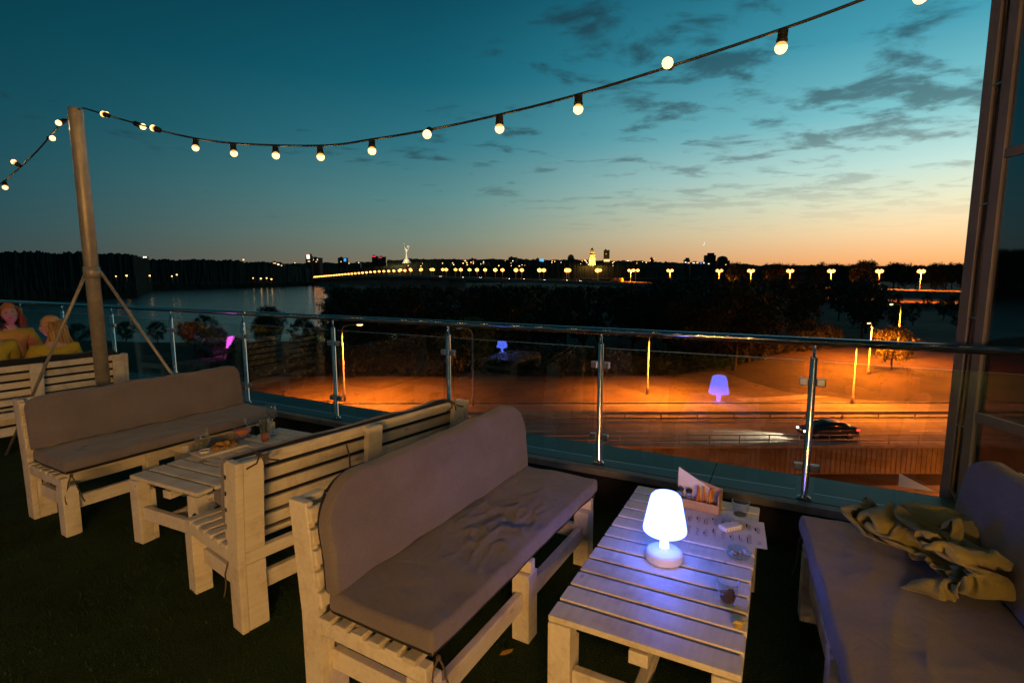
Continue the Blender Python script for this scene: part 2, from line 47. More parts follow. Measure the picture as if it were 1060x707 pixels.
10,-145,128,11,-155,113,16,-152,99,27,-151,84,44,-148,76,65,-140,65,93,-137,58,115,-148,64,142,-153,59,151,-158,72,143,-157,81,144,-143,82,141,-144,90,137,-153,94,141,-163,91,142,-167,100,136,-170,109,133,-164,126,116,-155,134,133,-151,146,121,-143,153,120,-141,165,125,-141,177,138,-144,183,140,-154,168,156,-163,182,152,-184,173,129,-192,175,123,-210,166,134,-230,176,136,-224,188,146,-223,198,153,-229,189,148,-236,178,141,-236,156,162,-229,160,164,-215,170,182,-216,176,200,-214,185,200,-196,195,202,-181,204,197,-171,190,190,-157,184,176,-144,175,169,-126,182,172,-119,196,162,-138,205,164,-121,223,147,-105,225,131,-94,243,133,-79,232,134,-71,247,142,-83,254,
10,-156,128,21,-156,127,27,-154,113,34,-153,97,53,-154,92,66,-151,80,90,-152,69,110,-151,50,130,-168,56,134,-168,70,125,-158,74,121,-146,76,125,-151,87,127,-166,86,135,-176,82,134,-178,91,127,-180,109,131,-179,120,116,-167,123,127,-165,136,128,-162,148,127,-163,160,113,-158,163,118,-162,177,129,-169,187,141,-183,195,146,-203,191,127,-214,191,120,-232,184,126,-254,181,121,-253,200,126,-244,210,134,-248,201,150,-250,198,148,-254,180,165,-247,177,166,-236,192,182,-234,204,177,-214,206,175,-196,209,170,-184,198,172,-170,198,178,-156,209,160,-151,194,150,-132,194,148,-115,206,144,-128,225,152,-123,245,137,-107,243,114,-99,242,102,-85,237,102,-72,251,116,-74,260,
6,-172,134,13,-168,125,31,-165,127,41,-158,113,51,-167,97,64,-166,80,74,-155,58,94,-158,46,110,-172,55,112,-169,71,114,-172,82,112,-159,88,118,-160,103,122,-167,108,116,-179,93,124,-191,92,126,-196,104,123,-191,116,122,-179,128,106,-175,128,107,-172,140,116,-178,146,121,-181,158,115,-180,172,123,-192,186,128,-202,205,138,-220,212,118,-231,210,108,-251,204,104,-266,197,113,-280,206,112,-269,217,121,-265,227,129,-270,208,146,-274,200,161,-268,202,165,-254,216,159,-238,224,154,-219,224,149,-205,218,148,-191,213,149,-175,208,161,-171,221,157,-150,219,140,-141,213,128,-121,215,132,-119,236,135,-120,260,127,-97,269,109,-90,267,96,-97,262,80,-94,259,84,-80,264,
14,-174,157,19,-174,143,25,-180,128,34,-176,110,31,-167,98,44,-171,80,57,-162,60,80,-169,46,94,-170,68,111,-186,73,102,-180,88,103,-169,104,111,-174,108,116,-183,109,108,-193,97,110,-204,96,124,-210,100,130,-204,111,128,-195,123,120,-192,130,109,-192,128,108,-192,137,112,-194,154,114,-199,170,117,-211,195,113,-220,221,120,-236,231,113,-252,226,98,-266,222,88,-269,213,87,-288,222,95,-288,233,98,-277,242,118,-283,230,136,-276,232,137,-258,223,146,-259,238,135,-239,236,131,-223,235,127,-211,228,125,-200,219,126,-183,214,139,-179,229,137,-157,231,138,-139,240,117,-127,237,113,-110,255,112,-120,278,114,-106,296,93,-98,303,83,-109,298,79,-122,288,72,-114,277,
-2,-179,157,11,-181,159,12,-184,134,15,-178,118,20,-181,100,25,-168,82,38,-171,60,60,-178,46,84,-184,56,94,-193,73,101,-196,85,98,-187,100,100,-186,112,107,-190,117,110,-198,112,108,-212,104,119,-219,107,129,-221,112,127,-209,120,126,-206,134,120,-203,141,106,-206,143,105,-207,164,96,-205,189,100,-218,214,97,-241,235,105,-254,250,91,-265,244,81,-278,238,62,-277,233,64,-295,234,73,-296,248,83,-294,258,99,-285,261,107,-270,252,118,-261,256,116,-246,258,118,-228,259,107,-218,250,102,-210,240,102,-208,225,105,-195,213,116,-188,230,122,-170,245,117,-150,237,110,-135,259,96,-117,270,97,-115,299,112,-128,314,106,-117,336,93,-122,334,81,-130,320,69,-128,311,
-15,-182,142,0,-178,145,11,-191,144,15,-193,127,4,-184,110,9,-180,89,23,-185,67,50,-186,65,65,-197,47,84,-208,57,90,-210,75,96,-207,89,98,-202,106,100,-200,122,113,-201,125,119,-205,113,117,-214,118,121,-226,122,125,-220,133,110,-213,132,116,-218,143,115,-215,158,110,-216,182,90,-223,204,90,-230,230,93,-243,254,86,-260,262,76,-278,262,66,-284,254,45,-287,251,42,-302,248,53,-304,263,61,-300,277,68,-286,279,80,-274,280,88,-260,280,86,-243,274,86,-226,273,85,-231,258,84,-226,245,83,-216,230,86,-208,214,95,-192,224,103,-184,248,98,-159,244,90,-130,250,102,-133,282,92,-137,312,99,-137,334,112,-146,350,104,-134,362,87,-134,346,77,-126,335,
-23,-196,141,-9,-182,134,2,-183,134,1,-199,131,5,-198,120,13,-193,101,32,-191,86,38,-208,66,64,-204,72,56,-222,61,80,-238,62,95,-231,80,96,-220,95,95,-211,111,100,-211,125,108,-210,116,112,-216,117,106,-221,125,117,-228,136,101,-222,134,103,-223,150,111,-231,168,106,-232,190,98,-231,211,86,-245,231,82,-250,248,70,-259,262,61,-273,267,53,-288,270,37,-287,267,27,-297,258,36,-302,274,43,-294,290,54,-291,302,52,-273,294,56,-262,278,56,-250,267,65,-233,272,66,-217,260,68,-233,252,73,-241,235,75,-227,216,78,-199,212,86,-196,243,86,-170,253,76,-136,246,87,-143,283,103,-150,311,103,-154,332,92,-152,343,82,-153,362,68,-139,358,74,-141,341,
-22,-196,153,-17,-194,136,-8,-194,135,-9,-206,142,2,-210,134,18,-206,117,24,-204,98,46,-201,84,59,-227,87,75,-236,86,53,-244,80,75,-253,78,96,-246,87,91,-233,98,98,-226,106,106,-229,102,111,-234,109,110,-234,114,117,-237,126,101,-237,133,98,-234,150,96,-226,168,91,-231,191,96,-245,208,92,-255,224,77,-262,235,64,-259,245,51,-272,250,45,-269,267,31,-273,271,23,-285,274,23,-305,277,27,-285,291,41,-283,307,56,-270,316,61,-253,302,62,-242,285,45,-237,274,54,-224,267,54,-236,259,59,-242,244,63,-240,221,67,-210,217,80,-183,226,74,-185,257,70,-155,236,75,-154,276,91,-166,299,90,-160,319,85,-146,322,75,-157,328,64,-161,337,59,-143,329,
-18,-186,152,-16,-199,152,-9,-196,154,-8,-211,159,8,-219,153,16,-215,138,36,-214,126,44,-209,114,66,-202,88,74,-224,103,64,-241,110,50,-257,92,75,-265,87,83,-254,100,86,-246,113,96,-242,119,97,-248,105,109,-248,105,118,-250,111,118,-248,128,115,-242,146,98,-241,165,83,-238,182,80,-239,199,79,-241,214,82,-255,215,69,-254,225,56,-254,240,43,-262,248,32,-274,251,19,-284,255,11,-295,271,21,-300,298,29,-288,317,41,-268,325,46,-255,310,47,-243,294,34,-231,285,41,-218,274,42,-232,260,46,-240,247,53,-241,230,70,-221,229,66,-186,226,61,-174,260,61,-146,254,71,-168,270,73,-175,290,67,-173,307,71,-158,296,62,-145,294,52,-149,304,44,-164,310,
-17,-187,158,-10,-186,161,-9,-202,170,4,-213,174,26,-214,164,34,-210,150,49,-203,139,66,-195,129,64,-189,109,84,-201,100,83,-226,112,70,-252,111,49,-267,105,70,-277,100,76,-269,114,88,-259,127,103,-258,127,92,-263,112,102,-268,102,114,-267,117,119,-262,136,115,-252,156,108,-246,175,98,-251,188,83,-250,192,74,-256,200,70,-273,215,54,-253,221,41,-248,233,31,-254,249,20,-266,261,2,-285,262,4,-299,286,13,-292,310,23,-272,322,38,-268,303,44,-256,285,28,-243,277,28,-225,268,38,-215,258,44,-228,246,47,-234,235,72,-224,242,68,-197,235,59,-172,243,52,-147,246,54,-160,271,58,-180,275,52,-186,293,39,-178,299,41,-169,287,28,-156,275,19,-164,289,
-4,-188,151,2,-196,153,8,-197,162,16,-191,172,36,-196,170,44,-185,152,60,-183,152,73,-178,140,89,-172,112,88,-193,117,89,-210,124,84,-233,126,72,-256,126,53,-274,118,62,-281,127,77,-277,135,95,-281,143,90,-286,120,86,-284,96,104,-288,105,110,-283,123,115,-275,143,117,-268,162,97,-262,166,81,-259,174,67,-258,186,60,-270,202,50,-264,222,32,-252,231,16,-250,245,10,-253,264,7,-274,275,-7,-295,280,3,-286,302,8,-271,317,23,-263,301,32,-262,281,36,-253,265,31,-236,257,30,-218,250,46,-220,241,50,-226,228,63,-222,246,65,-200,245,52,-176,251,47,-152,237,42,-154,263,42,-172,272,41,-189,274,25,-193,277,24,-178,269,11,-169,258,16,-160,254,
0,-193,145,14,-200,148,25,-198,157,21,-186,150,29,-177,163,48,-163,154,54,-175,138,74,-156,139,94,-165,130,96,-183,130,98,-202,137,90,-219,139,84,-241,140,67,-256,141,51,-266,150,70,-268,156,70,-292,152,69,-301,129,82,-299,112,94,-310,99,102,-305,116,103,-294,134,109,-288,153,106,-280,172,91,-271,184,62,-274,182,47,-256,201,34,-267,226,24,-266,244,6,-262,257,-7,-252,267,-1,-265,283,-19,-288,281,-11,-284,301,4,-264,301,21,-247,311,22,-249,289,22,-257,273,24,-241,256,29,-235,242,38,-222,233,51,-222,219,56,-219,241,54,-200,244,46,-186,250,44,-166,233,36,-159,250,40,-180,257,29,-188,259,21,-198,260,13,-188,267,17,-184,253,3,-180,256,
2,-201,147,18,-209,150,26,-197,145,34,-187,141,30,-172,142,43,-155,134,64,-155,122,78,-160,124,85,-175,137,98,-182,150,95,-199,153,91,-214,155,84,-230,155,70,-247,163,53,-260,175,45,-281,164,42,-291,145,44,-286,124,58,-292,107,65,-310,107,79,-319,120,88,-312,136,91,-303,153,90,-293,171,86,-287,196,56,-282,198,29,-269,211,13,-249,227,2,-264,246,-6,-275,257,-14,-277,272,-21,-263,285,-32,-281,295,-24,-278,312,-12,-258,308,4,-240,312,9,-234,291,3,-245,283,8,-234,269,9,-234,246,21,-229,234,34,-227,216,50,-214,228,45,-203,243,37,-189,244,48,-182,231,38,-172,243,28,-171,254,27,-189,244,20,-199,249,13,-202,265,10,-183,264,0,-179,270,
6,-206,134,23,-205,135,40,-198,129,30,-191,128,43,-182,126,54,-169,110,69,-172,116,75,-187,131,87,-198,133,81,-194,144,76,-196,157,71,-209,161,62,-226,159,42,-242,169,26,-262,168,16,-276,148,26,-271,127,14,-282,123,30,-288,108,36,-300,120,44,-314,131,57,-313,146,65,-314,162,68,-306,179,64,-300,202,50,-286,225,21,-277,234,-11,-257,238,-20,-257,260,-29,-268,275,-37,-280,277,-49,-287,291,-52,-275,308,-44,-266,326,-33,-246,319,-18,-224,315,-18,-222,295,-21,-227,280,-22,-229,262,-16,-218,251,-1,-220,235,15,-230,220,29,-212,231,52,-202,223,50,-193,228,38,-191,230,38,-174,224,28,-163,246,22,-182,245,17,-195,240,13,-204,248,3,-203,261,5,-198,276,
5,-210,118,18,-215,118,24,-199,116,35,-192,104,58,-181,99,57,-193,115,76,-209,114,78,-218,128,78,-226,143,68,-219,140,59,-211,137,52,-213,152,37,-224,162,17,-244,164,2,-260,150,11,-262,127,9,-264,107,-6,-270,113,-4,-286,111,1,-299,124,12,-300,144,28,-294,158,38,-297,172,38,-309,188,40,-290,198,28,-298,220,10,-294,243,-14,-285,254,-32,-275,263,-46,-270,275,-56,-271,291,-71,-278,296,-77,-269,316,-65,-253,334,-48,-225,334,-41,-207,319,-43,-208,295,-50,-216,281,-43,-210,266,-44,-218,246,-26,-219,230,-8,-223,212,9,-217,216,31,-215,219,43,-210,214,45,-194,213,31,-179,216,27,-162,232,17,-174,243,9,-182,250,3,-190,247,-8,-192,254,3,-204,256,
3,-202,105,11,-216,96,26,-223,103,42,-218,98,60,-218,102,58,-218,114,57,-229,130,67,-240,126,62,-245,144,51,-238,149,43,-230,146,30,-224,149,7,-232,161,-10,-248,156,-10,-255,132,-4,-256,115,-4,-252,95,-17,-266,94,-25,-274,114,-16,-279,137,-12,-282,161,1,-287,178,16,-278,189,6,-297,197,15,-289,207,9,-284,228,-13,-297,240,-24,-301,268,-52,-289,278,-63,-281,279,-68,-263,281,-85,-262,292,-92,-257,316,-83,-243,343,-63,-213,340,-64,-196,323,-62,-192,294,-70,-204,280,-64,-205,264,-45,-196,253,-38,-203,228,-15,-205,213,7,-199,206,19,-209,215,31,-206,217,38,-200,218,20,-183,215,17,-163,230,13,-178,240,8,-194,253,-2,-190,261,-6,-181,271,-5,-184,251,
3,-196,90,18,-204,83,29,-216,84,38,-232,80,37,-233,103,47,-241,103,50,-246,116,50,-256,128,42,-261,141,34,-258,152,26,-247,149,14,-240,146,-1,-235,149,-19,-242,141,-16,-246,118,-6,-236,101,-12,-241,91,-19,-257,106,-23,-266,133,-35,-280,149,-35,-292,172,-24,-293,192,-12,-283,203,-8,-272,217,-11,-286,226,-12,-275,235,-26,-286,249,-32,-307,258,-60,-310,276,-76,-289,278,-81,-262,275,-86,-246,290,-96,-245,310,-79,-236,328,-82,-206,341,-82,-189,326,-77,-187,305,-81,-190,282,-66,-192,273,-59,-187,249,-39,-180,227,-14,-180,212,-3,-206,220,13,-208,229,24,-200,233,19,-194,220,7,-184,214,11,-179,230,3,-192,238,-4,-204,247,-7,-204,266,-13,-194,275,-7,-178,272,
0,-184,75,11,-197,69,20,-215,67,22,-233,76,28,-244,89,32,-256,100,30,-258,114,38,-247,124,37,-247,136,26,-252,130,14,-249,130,-2,-246,131,-10,-233,130,-22,-236,128,-19,-235,113,-21,-230,99,-28,-242,96,-24,-248,116,-22,-255,142,-23,-271,162,-35,-278,182,-43,-286,202,-34,-282,214,-29,-292,220,-34,-296,233,-38,-285,240,-41,-294,247,-45,-308,251,-47,-298,269,-66,-275,272,-80,-252,262,-89,-234,280,-95,-232,307,-82,-220,327,-98,-212,331,-101,-196,325,-94,-181,312,-88,-177,295,-77,-183,270,-56,-175,258,-37,-159,234,-7,-162,224,-8,-182,223,-6,-204,228,6,-206,236,3,-196,232,0,-183,233,-2,-173,245,-12,-184,252,-19,-192,256,-24,-206,263,-16,-211,276,-17,-192,270,
-6,-180,55,-19,-193,64,-11,-208,76,-6,-218,88,4,-228,101,14,-229,110,26,-228,116,30,-223,129,20,-230,138,9,-233,132,3,-233,120,-9,-239,115,-16,-224,111,-17,-224,128,-25,-230,118,-34,-228,105,-41,-244,107,-33,-256,125,-32,-257,155,-19,-259,173,-23,-278,190,-36,-269,213,-46,-276,224,-49,-290,233,-61,-303,232,-60,-305,242,-54,-306,252,-57,-308,259,-47,-292,261,-56,-271,270,-68,-246,272,-76,-227,280,-92,-221,301,-77,-216,318,-94,-206,316,-110,-209,310,-119,-193,308,-108,-179,296,-90,-175,271,-58,-163,264,-36,-151,248,-2,-153,241,-8,-169,237,-18,-178,230,-17,-190,237,-20,-201,244,-20,-186,248,-23,-175,256,-18,-172,268,-15,-177,282,-26,-187,276,-36,-197,271,-28,-208,279,
-6,-151,63,-7,-160,77,-12,-170,94,-11,-177,107,-9,-187,119,-11,-199,125,-5,-216,139,-9,-218,151,-20,-226,157,-23,-227,143,-15,-221,138,-10,-214,126,-10,-212,115,-24,-217,127,-31,-223,123,-34,-236,122,-45,-244,122,-40,-265,136,-40,-267,163,-34,-258,180,-25,-265,198,-25,-271,227,-42,-274,235,-59,-288,240,-76,-301,247,-75,-301,262,-68,-302,262,-60,-297,264,-51,-290,256,-47,-270,264,-56,-246,277,-60,-226,284,-77,-222,299,-77,-227,319,-81,-206,307,-98,-214,296,-110,-201,294,-123,-181,285,-97,-164,278,-64,-170,280,-38,-156,265,-8,-147,258,-9,-161,258,-20,-163,252,-32,-167,246,-38,-178,247,-40,-186,260,-37,-180,276,-35,-172,290,-29,-168,305,-36,-182,305,-44,-188,294,-34,-197,298,
-30,-130,63,-35,-134,79,-45,-145,92,-48,-159,101,-43,-176,102,-25,-189,102,-30,-190,127,-41,-192,135,-48,-202,139,-44,-209,131,-34,-204,125,-22,-202,122,-18,-207,110,-34,-215,121,-40,-225,135,-31,-238,139,-48,-250,139,-57,-273,147,-48,-276,171,-43,-263,191,-29,-254,207,-25,-260,234,-43,-275,246,-66,-284,239,-79,-292,254,-78,-291,265,-71,-288,264,-63,-285,263,-54,-275,256,-38,-267,259,-46,-248,282,-48,-228,293,-77,-233,295,-75,-236,312,-68,-213,304,-81,-214,291,-90,-204,294,-106,-188,281,-112,-160,285,-89,-154,289,-47,-152,284,-28,-142,265,-14,-149,279,-22,-159,282,-34,-164,278,-47,-170,283,-59,-175,288,-63,-181,303,-57,-172,310,-54,-160,322,-49,-174,326,-57,-183,318,-48,-191,320,
-65,-123,61,-66,-141,57,-75,-154,69,-69,-171,70,-49,-178,66,-61,-184,81,-48,-192,78,-61,-197,97,-42,-202,93,-51,-212,93,-36,-210,93,-24,-204,97,-25,-217,103,-44,-222,112,-42,-233,128,-43,-234,147,-44,-251,153,-61,-261,161,-64,-275,183,-50,-274,198,-44,-254,206,-30,-251,227,-46,-262,244,-68,-275,234,-79,-282,244,-76,-284,255,-70,-279,256,-66,-274,262,-54,-260,262,-32,-254,259,-35,-252,284,-48,-240,304,-61,-240,292,-72,-244,296,-64,-238,307,-56,-219,300,-65,-204,296,-84,-194,291,-105,-183,298,-104,-151,299,-60,-149,295,-54,-149,269,-46,-136,281,-41,-140,294,-42,-149,305,-52,-159,302,-71,-163,310,-88,-174,317,-82,-170,328,-73,-180,329,-75,-169,342,-64,-178,344,-61,-192,337,
-96,-134,46,-100,-142,61,-97,-157,48,-83,-176,46,-67,-192,50,-55,-200,56,-65,-209,66,-50,-210,69,-36,-205,67,-41,-222,63,-42,-229,76,-25,-213,76,-25,-226,86,-52,-226,99,-57,-231,122,-58,-238,145,-44,-241,163,-52,-259,175,-65,-260,194,-61,-271,211,-48,-268,212,-44,-252,222,-51,-250,238,-61,-265,234,-78,-270,243,-62,-276,246,-55,-278,249,-68,-268,251,-58,-249,263,-29,-240,264,-23,-248,297,-46,-257,297,-58,-252,286,-70,-255,298,-77,-248,316,-55,-234,320,-52,-214,311,-68,-201,312,-91,-193,303,-114,-170,306,-88,-157,306,-67,-158,283,-71,-140,274,-71,-136,294,-67,-134,311,-80,-150,315,-78,-154,332,-101,-163,328,-102,-180,339,-90,-189,346,-76,-194,348,-78,-182,360,-64,-181,355,
-128,-131,52,-120,-143,46,-112,-163,55,-92,-182,62,-79,-207,58,-64,-208,44,-58,-218,46,-54,-225,56,-43,-211,46,-32,-218,45,-38,-235,48,-23,-226,57,-28,-239,74,-49,-246,96,-58,-251,118,-64,-252,137,-62,-245,164,-42,-246,179,-54,-250,197,-57,-256,215,-50,-269,220,-47,-261,223,-49,-246,234,-57,-260,228,-75,-266,233,-75,-275,247,-55,-275,244,-54,-264,252,-57,-243,252,-40,-235,272,-30,-234,302,-45,-257,311,-54,-258,290,-59,-253,303,-75,-257,308,-62,-248,319,-59,-229,312,-60,-215,318,-79,-198,314,-107,-185,315,-115,-161,310,-82,-168,304,-76,-156,274,-88,-139,286,-94,-140,306,-100,-142,328,-105,-152,350,-85,-164,353,-91,-174,366,-98,-187,368,-92,-200,362,-77,-199,367,-77,-181,362]
BL_LOC = (1.735, 2.06, .520); BLS = (1.38, 1.20, .80, -0.25)
import bpy, bmesh, math, random
from mathutils import Vector, Matrix, noise, Euler
random.seed(7)
C = bpy.context.scene.collection
SC = bpy.context.scene
R = math.radians
PI = math.pi

# ------------------------------------------------------------------ camera
F_PX, PITCH, ROLL, CAM_H = 541.5, 0.1257, -0.0017, 1.7202
cam_data = bpy.data.cameras.new('camera')
cam_data.sensor_fit = 'HORIZONTAL'; cam_data.sensor_width = 36.0
cam_data.lens = 36.0 * F_PX / 1060.0
cam_data.clip_start = 0.05; cam_data.clip_end = 30000
cam = bpy.data.objects.new('camera', cam_data); C.objects.link(cam)
SC.camera = cam
_F = Vector((0, math.cos(PITCH), -math.sin(PITCH))); _U = Vector((0, math.sin(PITCH), math.cos(PITCH))); _X = Vector((1, 0, 0))
_c, _s = math.cos(ROLL), math.sin(ROLL)
_X2 = _c*_X + _s*_U; _U2 = -_s*_X + _c*_U
cam.matrix_world = Matrix(((_X2.x, _U2.x, -_F.x, 0), (_X2.y, _U2.y, -_F.y, 0), (_X2.z, _U2.z, -_F.z, CAM_H), (0, 0, 0, 1)))

def ray(px, py):
    return _F + _X2*((px-530)/F_PX) - _U2*((py-353.5)/F_PX)
def at(px, py, Y):
    d = ray(px, py); t = Y/d.y
    return Vector((d.x*t, Y, CAM_H + d.z*t))
def atz(px, py, z):
    d = ray(px, py); t = (z-CAM_H)/d.z
    return Vector((d.x*t, d.y*t, z))

# ------------------------------------------------------------------ tagging
def tag(o, label=None, cat=None, group=None, kind=None):
    if label: o['label'] = label
    if cat: o['category'] = cat
    if group: o['group'] = group
    if kind: o['kind'] = kind
    return o
def empty(name, loc=(0, 0, 0), rz=0.0, label=None, cat=None, group=None):
    o = bpy.data.objects.new(name, None); C.objects.link(o)
    o.location = loc; o.rotation_euler = (0, 0, rz); o.empty_display_size = 0.1
    return tag(o, label, cat, group)
def copy_tree(o, parent=None):
    c = o.copy(); C.objects.link(c)
    if parent is not None: c.parent = parent
    for ch in list(o.children): copy_tree(ch, c)
    return c

# ------------------------------------------------------------------ materials
def new_mat(name):
    m = bpy.data.materials.new(name); m.use_nodes = True
    nt = m.node_tree; nt.nodes.clear()
    out = nt.nodes.new('ShaderNodeOutputMaterial')
    return m, nt, out
def N(nt, typ, **kw):
    n = nt.nodes.new(typ)
    for k, v in kw.items(): setattr(n, k, v)
    return n
def ramp(nt, stops, interp='LINEAR'):
    n = nt.nodes.new('ShaderNodeValToRGB'); cr = n.color_ramp; cr.interpolation = interp
    while len(cr.elements) > 1: cr.elements.remove(cr.elements[-1])
    cr.elements[0].position = stops[0][0]; cr.elements[0].color = (*stops[0][1], 1)
    for p, c in stops[1:]:
        e = cr.elements.new(p); e.color = (*c, 1)
    return n
def P(name, col, rough=0.5, metal=0.0, var=0.0, vscale=8.0, col2=None, bump=0.0, bscale=40.0, stretch=None,
      spec=0.5, coat=0.0, emit=None, estr=0.0, trans=0.0, ior=1.45, sheen=0.0, alpha=1.0, rvar=0.0):
    m, nt, out = new_mat(name); L = nt.links
    b = N(nt, 'ShaderNodeBsdfPrincipled')
    b.inputs['Base Color'].default_value = (*col, 1); b.inputs['Roughness'].default_value = rough
    b.inputs['Metallic'].default_value = metal; b.inputs['Specular IOR Level'].default_value = spec
    b.inputs['IOR'].default_value = ior; b.inputs['Transmission Weight'].default_value = trans
    b.inputs['Coat Weight'].default_value = coat; b.inputs['Sheen Weight'].default_value = sheen
    b.inputs['Alpha'].default_value = alpha
    L.new(b.outputs[0], out.inputs[0])
    if var or bump or rvar:
        tc = N(nt, 'ShaderNodeTexCoord'); mp = N(nt, 'ShaderNodeMapping'); oi = N(nt, 'ShaderNodeObjectInfo')
        L.new(tc.outputs['Object'], mp.inputs['Vector'])
        mul = N(nt, 'ShaderNodeMath', operation='MULTIPLY'); mul.inputs[1].default_value = 37.0
        L.new(oi.outputs['Random'], mul.inputs[0]); L.new(mul.outputs[0], mp.inputs['Location'])
        if stretch: mp.inputs['Scale'].default_value = stretch
    if var or rvar:
        nz = N(nt, 'ShaderNodeTexNoise'); nz.inputs['Scale'].default_value = vscale; nz.inputs['Detail'].default_value = 6; nz.inputs['Roughness'].default_value = .65
        L.new(mp.outputs[0], nz.inputs['Vector'])
    if var:
        c2 = col2 or tuple(max(0, c*(1-var)) for c in col)
        rp = ramp(nt, [(0.32, c2), (0.68, tuple(min(1, c*(1+var*.35)) for c in col))])
        L.new(nz.outputs['Fac'], rp.inputs[0]); L.new(rp.outputs[0], b.inputs['Base Color'])
    if rvar:
        mr = N(nt, 'ShaderNodeMapRange'); mr.inputs['To Min'].default_value = max(0, rough-rvar); mr.inputs['To Max'].default_value = min(1, rough+rvar)
        L.new(nz.outputs['Fac'], mr.inputs['Value']); L.new(mr.outputs[0], b.inputs['Roughness'])
    if bump:
        nb = N(nt, 'ShaderNodeTexNoise'); nb.inputs['Scale'].default_value = bscale; nb.inputs['Detail'].default_value = 4
        L.new(mp.outputs[0], nb.inputs['Vector'])
        bp = N(nt, 'ShaderNodeBump'); bp.inputs['Strength'].default_value = bump; bp.inputs['Distance'].default_value = 0.02
        L.new(nb.outputs['Fac'], bp.inputs['Height']); L.new(bp.outputs[0], b.inputs['Normal'])
    if emit:
        b.inputs['Emission Color'].default_value = (*emit, 1); b.inputs['Emission Strength'].default_value = estr
    return m
def emat(name, col, s):
    m, nt, out = new_mat(name)
    e = N(nt, 'ShaderNodeEmission'); e.inputs[0].default_value = (*col, 1); e.inputs[1].default_value = s
    nt.links.new(e.outputs[0], out.inputs[0]); return m
def schlick(nt, f0, scale=1.0):
    L = nt.links; g = N(nt, 'ShaderNodeNewGeometry'); d = N(nt, 'ShaderNodeVectorMath', operation='DOT_PRODUCT')
    L.new(g.outputs['Normal'], d.inputs[0]); L.new(g.outputs['Incoming'], d.inputs[1])
    def mth(op, a, b):
        n = N(nt, 'ShaderNodeMath', operation=op)
        for i, v in enumerate((a, b)):
            if v is None: continue
            if isinstance(v, (int, float)): n.inputs[i].default_value = v
            else: L.new(v, n.inputs[i])
        return n.outputs[0]
    c = mth('SUBTRACT', 1.0, mth('ABSOLUTE', d.outputs['Value'], None)); p = mth('POWER', c, 5.0)
    v = mth('MULTIPLY', mth('ADD', mth('MULTIPLY', p, 1-f0), f0), scale); n = nt.nodes.new('ShaderNodeClamp'); L.new(v, n.inputs[0]); return n.outputs[0]
def glass_sheet(name, tint, refl=1.0, rough=0.0, haze=0.0):
    m, nt, out = new_mat(name); L = nt.links
    t = N(nt, 'ShaderNodeBsdfTransparent'); t.inputs[0].default_value = (*tint, 1)
    g = N(nt, 'ShaderNodeBsdfGlossy'); g.inputs['Roughness'].default_value = rough; g.inputs[0].default_value = (1, 1, 1, 1)
    tr = t.outputs[0]
    if haze:                                  # white scatter lightens the glass, standing in for lit rims
        df = N(nt, 'ShaderNodeBsdfTranslucent'); df.inputs[0].default_value = (.85, .87, .87, 1); d2 = N(nt, 'ShaderNodeBsdfDiffuse'); d2.inputs[0].default_value = (.85, .87, .87, 1)
        a = N(nt, 'ShaderNodeMixShader'); L.new(df.outputs[0], a.inputs[1]); L.new(d2.outputs[0], a.inputs[2])
        h = N(nt, 'ShaderNodeMixShader'); h.inputs[0].default_value = haze; L.new(tr, h.inputs[1]); L.new(a.outputs[0], h.inputs[2]); tr = h.outputs[0]
    mx = N(nt, 'ShaderNodeMixShader'); L.new(schlick(nt, .043, refl), mx.inputs[0]); L.new(tr, mx.inputs[1]); L.new(g.outputs[0], mx.inputs[2])
    L.new(mx.outputs[0], out.inputs[0]); return m

